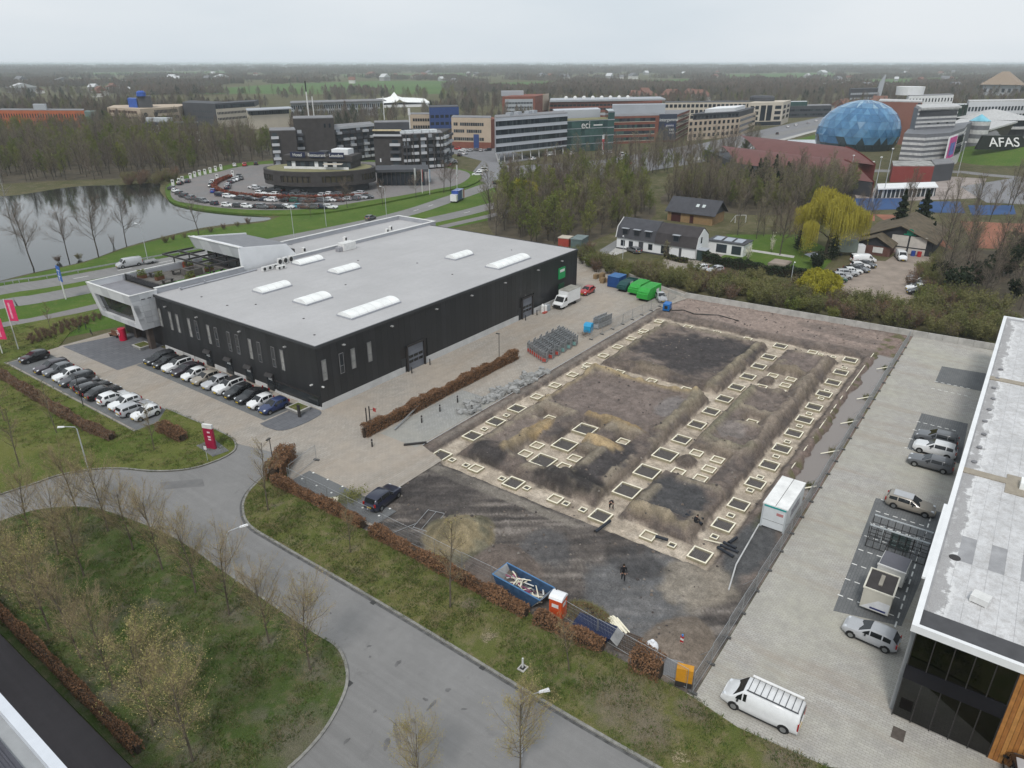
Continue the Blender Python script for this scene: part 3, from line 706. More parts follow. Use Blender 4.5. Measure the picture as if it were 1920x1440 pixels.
def conifer(seed,H,W,n=2600):
    g=Grow(seed);g.wood.tube([(0,0,-.1),(0,0,H*.95)],H*.018,5,0,.03)
    for _ in range(n):
        t=g.r.random()**.8;z=H*(.06+.93*t);rr=W*(1-t)**.85*g.r.uniform(.25,1)*(.8+.35*sin(z*5));a=g.r.random()*2*pi
        p=Vector((rr*cos(a),rr*sin(a),z));g.leaf(p,.3*g.r.uniform(.6,1.2),0);g.blade(Vector((0,0,z+.2)),p,.05,0)if g.r.random()<.12 else None
    root=obj('conifer_tree',None,None,(0,0,-500));part('trunk',g.wood,BARK_D,root);part('crown',g.tw,DLEAF,root);return root

def shrub(name,seed,H,W,twig,leafm,n_tw=420,n_lf=900,lw=.11,stems=9):
    g=Grow(seed)
    for i in range(stems):
        a=g.r.random()*2*pi;p=Vector((cos(a)*W*.25*g.r.random(),sin(a)*W*.25*g.r.random(),-.05));q=Vector((cos(a)*W*g.r.uniform(.2,.8),sin(a)*W*g.r.uniform(.2,.8),H*g.r.uniform(.6,.95)))
        g.wood.tube([p,p.lerp(q,.5)+g.vec()*.1*W,q],.03,3,0,.012,False)
        for k in range(n_tw//stems):
            t=g.r.uniform(.25,1);b=p.lerp(q,t);e=b+(g.vec()+Vector((0,0,.7)))*H*.2*g.r.uniform(.5,1.3);g.blade(b,e,.022);g.tips.append((e,None));g.tips.append((b.lerp(e,.5),None))
    for _ in range(n_lf):
        t,_d=g.r.choice(g.tips);g.leaf(t+g.vec()*.12*W*g.r.random(),lw*g.r.uniform(.6,1.4))
    root=obj(name,None,None,(0,0,-500));part('stem',g.wood,BARK_D,root);part('foliage',g.tw,[twig,leafm],root);return root

def hedge(name,line,W,H,label,cat='hedge',group=None,leafm=None,dens=130,z=.1,lw=.075,seed=5,ragged=.16):
    """a clipped hedge: twiggy stems and leaves filling a ragged box along a line"""
    g=Grow(seed);P=[Vector((p[0],p[1],0))for p in line];root=thing(name,label,cat,(P[0].x,P[0].y,z),0,group);tw=MB()
    core=MB()
    for i in range(len(P)-1):
        a,b=P[i]-P[0],P[i+1]-P[0];d=b-a;n=Vector((-d.y,d.x,0)).normalized();ln=d.length
        core.hexa([a-n*W*.2,b-n*W*.2,b+n*W*.2,a+n*W*.2],[a-n*W*.18+Vector((0,0,H*.82)),b-n*W*.18+Vector((0,0,H*.82)),b+n*W*.18+Vector((0,0,H*.82)),a+n*W*.18+Vector((0,0,H*.82))])
        for _ in range(int(ln*dens*(W+2*H)*1.5)):
            t=g.r.random();lump=1+ragged*sin(t*ln*2.1+seed)*g.r.random()+ragged*.8*sin(t*ln*.7+1)
            f=g.r.random()
            if f<.42:o,h_=g.r.uniform(-.5,.5),g.r.uniform(.84,1.05)
            else:o,h_=(.5 if f<.71 else -.5)*g.r.uniform(.82,1.1),g.r.uniform(.03,1)
            p=a+d*t+n*o*W*lump+Vector((0,0,h_*H*lump));g.leaf(p,lw*g.r.uniform(.6,1.5),0 if g.r.random()<.7 else 1)
            if g.r.random()<.22:g.blade(p-Vector((0,0,.3)),p+Vector((g.r.uniform(-.15,.15),g.r.uniform(-.15,.15),.18)),.02,2)
    part('stem',core,M('hedge_core',(.05,.036,.026),.95,.3,3),root);part('foliage',g.tw,leafm or[CLEAF,CLEAF2,BROWN],root);return root

USED={}
def plant(proto,x,y,label,cat,group=None,sc=1.,z=.1,rz=None):
    u=USED.get(proto.name,0);USED[proto.name]=1
    o=place(proto,u,(x,y,z),random.random()*6.28 if rz is None else rz,label,group,sc);o['category']=cat;return o

# ------------------------------------------------------------------ vehicles
CGLASS=glass('car_glass',(.012,.014,.016),.05);TYRE=M('tyre',(.018,.018,.018),.85,.1);RIM=M('alloy_rim',(.32,.33,.34),.35,.1,3,.8)
TRIM=M('black_trim',(.02,.02,.021),.6,.1);LAMP=M('headlamp',(.62,.65,.68),.12,0,1,0,.6);TAIL=M('tail_lamp',(.32,.012,.012),.2,0,1,0,.5);PLATE=M('yellow_plate',(.62,.42,.03),.6,.05)
PAINT={k:paint('paint_'+k,c,r)for k,(c,r)in dict(white=((.72,.73,.74),.3),silver=((.42,.43,.45),.3),grey=((.11,.115,.125),.32),dark_grey=((.035,.037,.042),.3),black=((.012,.012,.014),.25),
         blue=((.02,.035,.11),.28),bright_blue=((.015,.06,.3),.3),navy=((.014,.018,.04),.28),red=((.38,.02,.02),.3),purple=((.03,.022,.03),.3),beige=((.3,.27,.23),.32),green=((.02,.09,.06),.35),teal=((.1,.3,.36),.3),brown=((.1,.05,.04),.3)).items()}
KINDS={  # length, width, height, stations (t from the rear, belt, top), wheel stations
    'hatchback':(4.1,1.74,1.48,[(0,.46,.47),(.02,.6,.63),(.12,.64,.95),(.28,.635,1.0),(.5,.62,.985),(.71,.6,.655),(.9,.57,.59),(.97,.49,.5),(1,.36,.37)],(.19,.81)),
    'small_car':(3.55,1.64,1.48,[(0,.46,.47),(.02,.6,.63),(.09,.64,.96),(.26,.635,1.0),(.52,.62,.985),(.75,.6,.66),(.92,.56,.58),(.98,.48,.49),(1,.36,.37)],(.19,.83)),
    'estate_car':(4.65,1.82,1.47,[(0,.46,.47),(.015,.6,.64),(.07,.64,.94),(.25,.635,.99),(.5,.62,.99),(.7,.6,.655),(.9,.57,.59),(.97,.49,.5),(1,.36,.37)],(.2,.82)),
    'suv':(4.5,1.86,1.64,[(0,.46,.47),(.015,.6,.64),(.08,.64,.95),(.25,.635,1.0),(.52,.62,.985),(.71,.6,.66),(.91,.57,.6),(.975,.49,.5),(1,.36,.37)],(.19,.82)),
    'saloon':(4.75,1.84,1.43,[(0,.46,.47),(.015,.6,.62),(.12,.65,.67),(.28,.64,.93),(.42,.63,1.0),(.56,.62,.985),(.74,.6,.65),(.91,.57,.59),(.975,.49,.5),(1,.36,.37)],(.2,.82)),
    'panel_van':(5.4,1.96,1.97,[(0,.3,.31),(.008,.5,.9),(.02,.52,.97),(.35,.53,1.0),(.66,.53,.995),(.72,.53,.97),(.86,.5,.56),(.965,.43,.46),(1,.27,.28)],(.17,.81)),
    'minivan':(4.4,1.8,1.8,[(0,.3,.31),(.01,.5,.88),(.03,.52,.97),(.35,.53,1.0),(.6,.53,.985),(.76,.53,.6),(.93,.48,.52),(.98,.42,.43),(1,.3,.31)],(.18,.82)),
}
_cm={}

def car_parts(kind):
    if kind in _cm:return _cm[kind]
    Lc,Wc,Hc,ST_,wh=KINDS[kind];van=kind in('panel_van','minivan');out={};rings=[];info=[]
    tt=[s_[0]for s_ in ST_]
    for t,b,tp in ST_:
        x=(t-.5)*Lc;f=1-.26*max(0,abs(t-.5)*2-.86)/.14 if not van else 1-.16*max(0,abs(t-.5)*2-.88)/.12*(t>.5)
        f-=.03*(abs(t-.5)*2)**2;w_=Wc/2*f;zb=.2 if .06<t<.94 else .3;zb_,bz,tz=zb,max(b*Hc,zb+.1),max(tp*Hc,zb+.12)
        wt=w_*.97-(tz-bz)*(.3 if not van else .12)
        half=[(0,zb_),(w_*.88,zb_),(w_*.98,zb_+.1),(w_,(zb_+bz)*.55),(w_*.97,bz),(wt,tz-.06*(tz-bz)-.01),(wt*.86,tz),(wt*.45,tz+.018),(0,tz+.024)]
        rings.append([(x,y,z)for y,z in half]+[(x,-y,z)for y,z in half[-2:0:-1]]);info.append((x,w_,bz,wt,tz))
    mb=MB();n=len(rings[0])
    mb.add([p for r_ in rings for p in r_],[(i*n+j,i*n+(j+1)%n,(i+1)*n+(j+1)%n,(i+1)*n+j)for i in range(len(rings)-1)for j in range(n)]+[tuple(range(n)),tuple((len(rings)-1)*n+j for j in reversed(range(n)))])
    fl=MB()
    for f in mb.f:fl.f.append(tuple(reversed(f)))
    mb.f=fl.f
    # black sill, bumpers' lower lip and wheel arches as second material
    r_=.315 if not van else .34
    for t in wh:
        x=(t-.5)*Lc
        for sg in(1,-1):
            y=sg*(Wc/2*.985+.004);k=14
            vs_=[(x,y,r_)]+[(x+(r_+.07)*cos(2*pi*i/k),y,max(.16,r_+.01+(r_+.07)*sin(2*pi*i/k)))for i in range(k)]
            mb.add(vs_,[(0,1+i,1+(i+1)%k)if sg<0 else(0,1+(i+1)%k,1+i)for i in range(k)],1)
    mb.box((wh[0]-.5)*Lc+.4,(wh[1]-.5)*Lc-.4,-Wc/2*.99,Wc/2*.99,.2,.3,1)
    mb.box(-Lc/2+.02,-Lc/2+.12,-Wc*.36,Wc*.36,.3,.45,1);mb.box(Lc/2-.1,Lc/2+.005,-Wc*.3,Wc*.3,.3,.46,1)
    out['body']=mb.mesh(kind+'_body',[PAINT['white'],TRIM],True)
    # glazing
    def tri_off(pts,o):return[tuple(Vector(p)+Vector(o))for p in pts]
    side=[];ws=rw=None
    for i in range(len(info)-1):
        (x0,w0,b0,t0,z0),(x1,w1,b1,t1,z1)=info[i],info[i+1];h0,h1=z0-b0,z1-b1
        if h0>.3*Hc*.6 and h1>.3*Hc*.6:
            if van and kind=='panel_van' and tt[i+1]<.7:continue
            e=.05;a=.14;bt=.86
            P=lambda x,w_,b,t_,z,f:(x,(w_*.97)*(1-f)+t_*f,b*(1-f)+(z-.06*(z-b))*f)
            q=[P(x0+e,w0,b0,t0,z0,a),P(x1-e,w1,b1,t1,z1,a),P(x1-e,w1,b1,t1,z1,bt),P(x0+e,w0,b0,t0,z0,bt)]
            side.append(q)
        elif h0>.3*Hc*.6 and h1<=.3*Hc*.6:  # windscreen and front quarter
            zt0=z0-.01;ws=[(x0+.05,-t0*.84,z0-.02),(x0+.05,t0*.84,z0-.02),(x1-.06,w1*.84,z1+.012),(x1-.06,-w1*.84,z1+.012)]
            P=lambda x,w_,b,t_,z,f:(x,(w_*.97)*(1-f)+t_*f,b*(1-f)+(z-.06*(z-b))*f)
            xm=x0+(x1-x0)*.62
            q=[P(x0+.04,w0,b0,t0,z0,.14),(xm,w0*.97+(w1-w0)*.3-.012,b0*.7+b1*.3+.07),(x0+(x1-x0)*.5,w0*.95-.03,b0+h0*.36),P(x0+.04,w0,b0,t0,z0,.86)]
            side.append(q)
        elif h0<=.3*Hc*.6 and h1>.3*Hc*.6:
            rw=[(x1-.05,t1*.82,z1-.03),(x1-.05,-t1*.82,z1-.03),(x0+.04,-w0*.8,z0+.03),(x0+.04,w0*.8,z0+.03)]
    def pane(q,o):
        m_=MB();q2=tri_off(q,o);q3=tri_off(q,tuple(-x*.5 for x in o));m_.add(q2+q3,[(0,1,2,3),(7,6,5,4),(0,4,5,1),(1,5,6,2),(2,6,7,3),(3,7,4,0)]);return m_
    out['windscreen']=pane(ws,(.022,0,.026)).mesh('windscreen',CGLASS)if ws else None
    out['rear_window']=pane(rw,(-.02,0,.025)).mesh('rear_window',CGLASS)if rw else None
    out['side']=[]
    for q in side:
        out['side'].append(pane(q,(0,.016,.004)).mesh('side_window',CGLASS));out['side'].append(pane([(x,-y,z)for x,y,z in reversed(q)],(0,-.016,.004)).mesh('side_window',CGLASS))
    k=14;ty=MB();ty.add([(r_*cos(2*pi*i/k),y,r_*sin(2*pi*i/k))for y in(-.1,.1)for i in range(k)],[(i,(i+1)%k,k+(i+1)%k,k+i)for i in range(k)]+[tuple(range(k-1,-1,-1)),tuple(range(k,2*k))])
    rm=MB();rm.add([(r_*.62*cos(2*pi*i/10),y,r_*.62*sin(2*pi*i/10))for y in(-.108,.108)for i in range(10)],[tuple(range(9,-1,-1)),tuple(range(10,20))]+[(i,(i+1)%10,10+(i+1)%10,10+i)for i in range(10)])
    out['wheel']=ty.mesh('wheel',TYRE);out['rim']=rm.mesh('rim',RIM);out['wp']=[((t-.5)*Lc,sg*(Wc/2-.085),r_)for t in wh for sg in(1,-1)]
    xf,wf,bf,tf,zf=info[-2];lz=KINDS[kind][3][-2][1]*Hc+.06;xr=info[1][0]
    hl=MB().hexa([(-.22,-.13,-.06),(.06,-.13,-.06),(.02,.13,-.06),(-.3,.13,-.06)],[(-.24,-.12,.05),(-.02,-.12,.04),(-.06,.12,.05),(-.34,.12,.06)]);out['hl']=hl.mesh('headlight',LAMP)
    out['hlp']=[(Lc/2-.14,s_*Wc*.35,lz)for s_ in(1,-1)]
    th=.16 if not van else .3;tl=MB().box(-.05,.05,-.1,.1,-th,th);out['tl']=tl.mesh('tail_light',TAIL);zt_=.62*Hc if not van else .55*Hc
    out['tlp']=[(xr-.005,s_*(Wc/2*(.84 if not van else .93)-.06),zt_-.06)for s_ in(1,-1)]
    out['pl']=MB().box(-.012,.012,-.25,.25,-.055,.055).mesh('number_plate',PLATE);out['plp']=[(Lc/2+.012,0,.42),(-Lc/2-.012,0,.62 if not van else .5)]
    mi=MB().box(-.06,.06,-.09,.09,-.06,.07);out['mi']=mi.mesh('door_mirror',TRIM);xs=[i_[0]for i_ in info if(i_[4]-i_[2])>.2*Hc][-1];out['mip']=[(xs+.28,s_*(Wc/2+.06),info[4][2]+.05)for s_ in(1,-1)]
    # everything in one mesh for cars far away
    j=MB();j.add(mb.v,mb.f,0);j.m=list(mb.m)
    def into(me_,off,m):
        j.add([tuple(Vector(v.co)+Vector(off))for v in me_.vertices],[tuple(p.vertices)for p in me_.polygons],m)
    for me_ in[out['windscreen'],out['rear_window']]+out['side']:
        if me_:into(me_,(0,0,0),2)
    for p in out['wp']:into(out['wheel'],p,1);into(out['rim'],p,3)
    for p in out['tlp']:into(out['tl'],p,4)
    for p in out['hlp']:into(out['hl'],p,5)
    out['far']=j.mesh(kind+'_far',[PAINT['white'],TRIM,CGLASS,RIM,TAIL,LAMP])
    _cm[kind]=out;return out

def set_paint(o,m,slot=0):o.material_slots[slot].link='OBJECT';o.material_slots[slot].material=m

def car(kind,colour,x,y,rz,label,group=None,z=.05,cat=None,roof=None,name=None):
    P=car_parts(kind);cat=cat or('van' if 'van' in kind else 'car')
    t=thing(name or('parked_van' if 'van' in kind else 'parked_car'),label,cat,(x,y,z),rz,group)
    b=obj('body',P['body'],t);set_paint(b,PAINT[colour])
    if P['windscreen']:obj('windscreen',P['windscreen'],t)
    if P['rear_window']:obj('rear_window',P['rear_window'],t)
    for me_ in P['side']:obj('side_window',me_,t)
    for p in P['wp']:w_=obj('wheel',P['wheel'],t,p);obj('rim',P['rim'],w_)
    for p in P['hlp']:
        o=obj('headlight',P['hl'],t,p)
        if p[1]<0:o.scale=(1,-1,1)
    for p in P['tlp']:obj('tail_light',P['tl'],t,p)
    for p in P['plp']:obj('number_plate',P['pl'],t,p)
    for p in P['mip']:obj('door_mirror',P['mi'],t,p)
    if roof:
        Lc,Wc,Hc,S_,_w=KINDS[kind];part('roof_panel',MB().box(-Lc*.36,Lc*.03,-Wc*.33,Wc*.33,Hc*.99,Hc+.035),roof,t)
    return t

def far_car(kind,colour,x,y,rz,label,group,z=.05):
    o=tag(obj('parked_van' if 'van' in kind else 'parked_car',car_parts(kind)['far'],None,(x,y,z),rz),label,'van' if 'van' in kind else 'car',group);set_paint(o,PAINT[colour]);return o

ORD=['first','second','third','fourth','fifth','sixth','seventh','eighth','ninth','tenth','eleventh','twelfth','thirteenth','fourteenth','fifteenth','sixteenth','seventeenth','eighteenth','nineteenth','twentieth','twenty-first','twenty-second','twenty-third','twenty-fourth','twenty-fifth','twenty-sixth','twenty-seventh','twenty-eighth','twenty-ninth','thirtieth']
KN=dict(hatchback='hatchback',small_car='small hatchback',estate_car='estate car',suv='SUV',saloon='saloon',panel_van='van',minivan='small van')
CN={k:k.replace('_',' ')for k in PAINT}
# bays by the lawn, counted from the pink flags
rowL=[(119.6,'hatchback','black',0),(113.4,'estate_car','purple',0),(111.2,'hatchback','grey',0),(108.1,'hatchback','white',0),(105.5,'estate_car','dark_grey',0),(102.8,'hatchback','black',1),(100.5,'estate_car','black',1),(98.0,'saloon','black',1),(95.1,'hatchback','white',1),(92.2,'hatchback','white',0),(89.6,'estate_car','silver',1),(87.0,'small_car','white',0)]
for i,(y,k,c,rv)in enumerate(rowL):
    car(k,c,38.7+(.2 if i else .4),y,pi if not rv else 0,f'{CN[c]} {KN[k]}, {ORD[i]} from the pink flags in the lawn side parking row','cars in the bays beside the lawn')
rowR=[(103.5,'estate_car','dark_grey'),(101.1,'hatchback','black'),(98.5,'suv','white'),(96.1,'saloon','purple'),(93.4,'small_car','white'),(90.9,'hatchback','beige'),(88.3,'hatchback','silver'),(85.6,'suv','white'),(83.1,'hatchback','black'),(80.5,'saloon','black'),(77.8,'small_car','white'),(75.3,'hatchback','blue')]
for i,(y,k,c)in enumerate(rowR):
    car(k,c,50.0+KINDS[k][0]*.5-2.05,y,pi,f'{CN[c]} {KN[k]}, {ORD[i]} from the entrance in the row against the dark hall','cars in the bays along the hall wall',roof=TRIM if k=='suv' else None)
car('suv','navy',43.0,47.9,.12,'dark navy car parked at the edge of the mud by the lumber stack')
# right hand lot
car('suv','grey',91.4,3.0,pi/2,'dark grey estate car just behind the white SUV in the lot')
car('suv','white',88.4,2.8,pi/2,'white SUV between two grey cars beside the white roofed building')
car('estate_car','grey',84.6,2.7,pi/2,'long grey estate car with dark wheels in front of the white SUV')
car('estate_car','beige',74.0,3.1,-pi/2,'grey brown estate car with pale roof beside the steel racks',roof=PAINT['silver'])
car('hatchback','silver',51.95,2.45,pi/2-.06,'silver hatchback parked across the lot in front of the small trailers')
vn_=car('panel_van','white',39.9,7.2,pi/2+.02,'white panel van with aluminium roof rack at the grass edge')
rk=MB()
for sg in(-.78,.78):rk.tube([(-2.5,sg,2.14),(1.0,sg,2.14)],.05,6)
for i in range(9):rk.tube([(-2.45+i*.42,-.78,2.13),(-2.45+i*.42,.78,2.13)],.025,5)
part('roof_rack',rk,M('rack_metal',(.06,.062,.066),.5,.1),vn_)
part('ladder_tube',MB().tube([(-2.5,-.62,2.26),(1.0,-.62,2.26)],.09,8),M('pale_tube',(.7,.7,.7),.4,.1),vn_)
car('minivan','black',44.2,-8.0,0.15,'black vehicle cut off by the lower right corner, beside the timber wall',roof=PAINT['silver'])
# yard behind
car('hatchback','silver',124.2,54.6,-pi/2-.9,'silver hatchback beside the big green waste compactor')
car('hatchback','red',119.6,68.4,pi,'red hatchback behind the box truck by the dark hall')
# on the main road
p=at(243,500);car('panel_van','silver',p[0],p[1],math.atan2(r1[8][1]-r1[14][1],r1[8][0]-r1[14][0]),'silver van towing a small flat trailer on the main road',z=.06,name='road_van')
p=at(283,494);tr=thing('flat_trailer','small flat bed trailer behind the silver van on the road','trailer',(p[0],p[1],.06),0.0)
part('bed',MB().box(-1.5,1.5,-.85,.85,.5,.62),M('trailer_bed',(.3,.3,.3),.6),tr);part('drawbar',MB().bar((-2.5,0,.5),(-1.4,0,.55),.08),TRIM,tr)
for sg in(-1,1):part('side_board',MB().box(-1.5,1.5,sg*.87-.02,sg*.87+.02,.5,.85),M('trailer_side',(.4,.41,.42),.5),tr);obj('wheel',car_parts('hatchback')['wheel'],tr,(0,sg*.8,.31))
p=at(695,412);car('hatchback','grey',p[0],p[1],math.atan2(1,4),'grey hatchback driving past the pond on the main road',z=.06,name='road_car')

# box truck at the hall door
def box_truck(x,y,rz,label):
    t=thing('box_truck',label,'truck',(x,y,.05),rz)
    cab=MB();W_=1.0
    prof=[(1.2,.45),(3.35,.45),(3.4,.95),(2.75,1.25),(2.05,2.2),(1.2,2.3)]
    part('cab',cab.extr(prof,-W_,W_),PAINT['white'],t)
    part('windscreen',MB().add([(2.72,-.88,1.36),(2.72,.88,1.36),(2.12,.82,2.17),(2.12,-.82,2.17)],[(0,1,2,3)]),CGLASS,t)
    for s_ in(-1,1):part('side_window',MB().add([(1.35,s_*1.012,1.4),(2.5,s_*1.012,1.4),(2.0,s_*1.012,2.05),(1.35,s_*1.012,2.1)],[(0,1,2,3)if s_<0 else(3,2,1,0)]),CGLASS,t)
    part('grille',MB().box(3.36,3.43,-.75,.75,.5,.85),TRIM,t);part('bumper',MB().box(3.3,3.48,-1.0,1.0,.35,.5),TRIM,t)
    for s_ in(-1,1):part('headlight',MB().box(3.2,3.42,s_*.86-.12,s_*.86+.12,.78,1.0),LAMP,t)
    bx=part('cargo_box',MB().box(-3.2,1.15,-1.08,1.08,.75,3.05),PAINT['white'],t)
    part('box_roof',MB().box(-3.22,1.17,-1.1,1.1,3.05,3.1),M('truck_roof',(.3,.29,.26),.8,.25,.7),bx)
    part('side_panel',MB().box(-3.1,1.0,-1.095,-1.082,.85,2.95),M('truck_livery',(.012,.02,.055),.4,.1),bx)
    lm=M('livery_white',(.8,.8,.8),.5,0);text('xpress',.55,bx,(-1.3,-1.1,2.2),(pi/2,0,0),lm)if 0 else None
    part('livery_stripe',MB().box(-2.9,-2.0,-1.099,-1.096,.9,2.9),PAINT['bright_blue'],bx);part('livery_patch',MB().box(-1.6,-.2,-1.099,-1.096,2.1,2.35),lm,bx);part('livery_patch',MB().box(-1.4,.4,-1.099,-1.096,1.6,1.8),PAINT['red'],bx)
    part('chassis',MB().box(-3.1,2.6,-.5,.5,.4,.75),TRIM,t)
    for xx,yy in((2.35,.85),(2.35,-.85),(-1.6,.85),(-1.6,-.85)):obj('wheel',car_parts('panel_van')['wheel'],t,(xx,yy,.34))
    return t

box_truck(110.9,67.8,pi,'white box truck with dark livery parked against the dark hall')

# ------------------------------------------------------------------ the dark hall with its white entrance
def roof_mat(name,c,s1=.15,wet=.0,seam=None):
    g=NG(name);a=g.noise(s1,6,.65);b=g.noise(1.1,6,.7);col=g.mix(g.ramp(a,(.35,0.),(.65,1.)),mul(c,.93),mul(c,1.06))
    col=g.mix(g.ramp(b,(.33,.3),(.55,0.)),col,mul(c,.82));st=g.noise(.3,5,.7,g.mapped(g.co(),(.15,2.2,1)))
    col=g.mix(g.ramp(st,(.5,0.),(.7,.22)),col,mul(c,.78))
    if seam:col=g.mix(g.ramp(g.math('FRACT',g.math('MULTIPLY',g.n_sep(seam[0]),1/seam[1])),(.0,.35),(.03,0.)),col,mul(c,.6))
    return g.fin(col,.75,0,.3)

def n_sep(s,axis):
    x=s.n('ShaderNodeSeparateXYZ');s.l(s.co(),x.inputs[0]);return x.outputs[axis]
NG.n_sep=n_sep

CLAD=[M('dark_cladding',(.0235,.0245,.0265),.42,.12,.4,0,.4),M('dark_cladding_b',(.0275,.0285,.031),.42,.12,.4,0,.4),M('dark_cladding_c',(.0205,.0215,.0235),.42,.12,.4,0,.4)]
ROOFG=roof_mat('membrane_roof',(.405,.4,.405),.09,0,(1,1.6));EDGE=M('dark_edge',(.05,.052,.056),.5,.1)
PLINTH=M('plinth_concrete',(.5,.5,.5),.8,.12,.5);WPAN=M('white_panel',(.7,.71,.73),.35,.06,.5);WPAN2=M('grey_white_panel',(.58,.59,.615),.35,.06,.5);GPAN=M('grey_panel',(.33,.34,.37),.45,.08,.5)
STEEL=M('dark_steel',(.035,.032,.032),.5,.15);WGLASS=glass('window_glass',(.03,.034,.038),.05);SKYL=M('skylight_dome',(.78,.79,.78),.35,.1,.6);DOORG=M('grey_door',(.13,.14,.16),.5,.1)
UNIT=M('unit_white',(.62,.62,.61),.5,.1,2);DARKFAN=M('unit_fan',(.03,.03,.03),.6,.1)
AX,AY=53.7,70.0
hall=thing('warehouse_hall','long black metal clad hall with a wide grey flat roof and white corner entrance','hall',(AX,AY,0))

def hb(a0,a1,b0,b1,z0,z1):return MB().box(a0-AX,a1-AX,b0-AY,b1-AY,z0,z1)
def hv(*pts):return[(p[0]-AX,p[1]-AY,p[2])for p in pts]

HZ=9.0;HX,HY=118.0,108.2
part('inner_wall',hb(53.82,HX-.05,70.12,HY,0,HZ-.05),STEEL,hall)
roof=part('roof',hb(53.6,HX,69.95,HY,HZ-.02,HZ+.05),ROOFG,hall)
ed=MB()
for q in((53.5,HX+.06,69.86,70.06),(53.5,53.7,70.06,HY),(HX-.1,HX+.06,70.06,HY)):ed.box(q[0]-AX,q[1]-AX,q[2]-AY,q[3]-AY,HZ-.25,HZ+.13)
part('roof_edge',ed,EDGE,roof)
PW=1.1485
pan_full=[B(0,PW-.015,-.07,.05,1.05,HZ-.2).mesh('wall_panel',c)for c in CLAD];pan_top=[B(0,PW-.015,-.07,.05,4.0,HZ-.2).mesh('wall_panel',c)for c in CLAD]
doors=((69.6,73.6),(98.6,102.7))
for i in range(56):
    a=53.7+i*PW;dr=any(a+PW>d0 and a<d1 for d0,d1 in doors)
    part('wall_panel',random.choice(pan_top if dr else pan_full),None,hall,(a-AX,0.07,0))
pf=[B(-.07,.05,0,PW-.015,.75,HZ-.2).mesh('wall_panel',c)for c in CLAD]
for i in range(33):part('wall_panel',random.choice(pf),None,hall,(.07,i*PW+.05,0))
pe=[B(-.05,.07,0,PW-.015,0,HZ-.2).mesh('wall_panel',c)for c in CLAD]
for i in range(33):part('wall_panel',random.choice(pe),None,hall,(HX-AX-.05,i*PW,0))
seg=[(53.75,69.4),(73.8,98.3),(102.9,117.9)]
for s0,s1 in seg:
    k=max(1,round((s1-s0)/5.2));w_=(s1-s0)/k
    for i in range(k):part('plinth_panel',hb(s0+i*w_,s0+(i+1)*w_-.02,69.94,70.1,0,1.0),PLINTH,hall)
for s0,s1 in((81.6,84.4),(86.6,89.3),(91.4,94.2),(96.4,99.4),(99.6,102.4),(102.6,107.8)):part('plinth_panel',hb(53.63,53.78,s0,s1,.05,.72),PLINTH,hall)
part('slot_window',hb(53.62,53.75,70.6,79.4,.45,1.75),WGLASS,hall);part('slot_frame',hb(53.58,53.72,70.3,79.7,1.78,1.92),STEEL,hall);part('plinth_panel',hb(53.6,53.78,70.1,80,.05,.38),PLINTH,hall)

def tall_window(parent,face,c,z0,z1,w_=.62,split=True):
    """narrow upright window; face 'x' looks to -x, face 'y' to -y"""
    f=MB()
    for q in((-w_/2-.06,-w_/2,z0-.06,z1+.06),(w_/2,w_/2+.06,z0-.06,z1+.06),(-w_/2,w_/2,z0-.06,z0),(-w_/2,w_/2,z1,z1+.06),(-w_/2,w_/2,(z0*.62+z1*.38)-.03,(z0*.62+z1*.38)+.03)):
        if face=='y':f.box(q[0],q[1],-.1,0,q[2],q[3])
        else:f.box(-.1,0,q[0],q[1],q[2],q[3])
    loc=(c-AX,0,0)if face=='y' else(0,c-AY,0)
    o=part('window',f,M('window_frame',(.16,.16,.165),.5,.1),parent,loc)
    part('pane',B(-w_/2,w_/2,-.05,-.01,z0,z1)if face=='y' else B(-.05,-.01,-w_/2,w_/2,z0,z1),WGLASS if random.random()<.25 else M('pale_glass',(.26,.26,.25),.15,.25,.8,0,.5),o)  # most panes plain pale grey, the rest dark glass

for b in(107.4,104.4,102.4,99.2,97.3,94.2,92.3,89.2,87.2,84.2,82.2,79.1,77.2):tall_window(hall,'x',b,4.05,6.9)
for a in(54.7,57.65,59.7,62.7):tall_window(hall,'y',a,4.1,6.85)
for b in(95.5,90.3,85.5,80.6):
    w_=part('ground_window',hb(53.58,53.74,b-.75,b+.75,.2,2.5),WGLASS,hall)
    part('hood',MB().extr([(-.55,2.3),(0,2.3),(0,2.75),(-.2,2.75)],b-.8-AY,b+.8-AY),STEEL,w_);part('glass_reflection',hb(53.55,53.57,b-.5,b+.3,1.75,2.25),UNIT,w_)  # white plate painted in as the reflection on the tilted glass
for d0,d1,zt in((70.0,73.4,3.85),(99.4,102.4,3.6)):
    dr=part('roller_door',hb(d0,d1,69.97,70.1,0,zt),DOORG,hall)
    for k in range(5):part('door_section',hb(d0+.05,d1-.05,69.93,69.965,.05+k*zt/5,(k+1)*zt/5-.03),M('door_section',(.15,.16,.185),.5,.1),dr)
    for k in range(2):
        for j in range(3):part('door_pane',hb(d0+.25+j*(d1-d0-.3)/3,d0+.1+(j+1)*(d1-d0-.3)/3,69.9,69.925,zt*(.31+.2*k),zt*(.31+.2*k)+.42),CGLASS,dr)
    for xx in(d0-.25,d1+.05):part('door_frame',hb(xx,xx+.2,69.7,70.0,0,zt+.25),STEEL,hall)
    part('door_frame',hb(d0-.25,d1+.25,69.75,70.0,zt+.02,zt+.25),STEEL,hall);part('side_door',hb(d0-1.35,d0-.4,69.95,70.1,0,2.2),M('side_door',(.04,.042,.045),.45),hall)
    part('bollard',MB().tube([(d0-.3-AX,-1.0,0),(d0-.3-AX,-1.0,1.0)],.09,8),STEEL,hall);part('bollard',MB().tube([(d1+.3-AX,-1.0,0),(d1+.3-AX,-1.0,1.0)],.09,8),STEEL,hall)
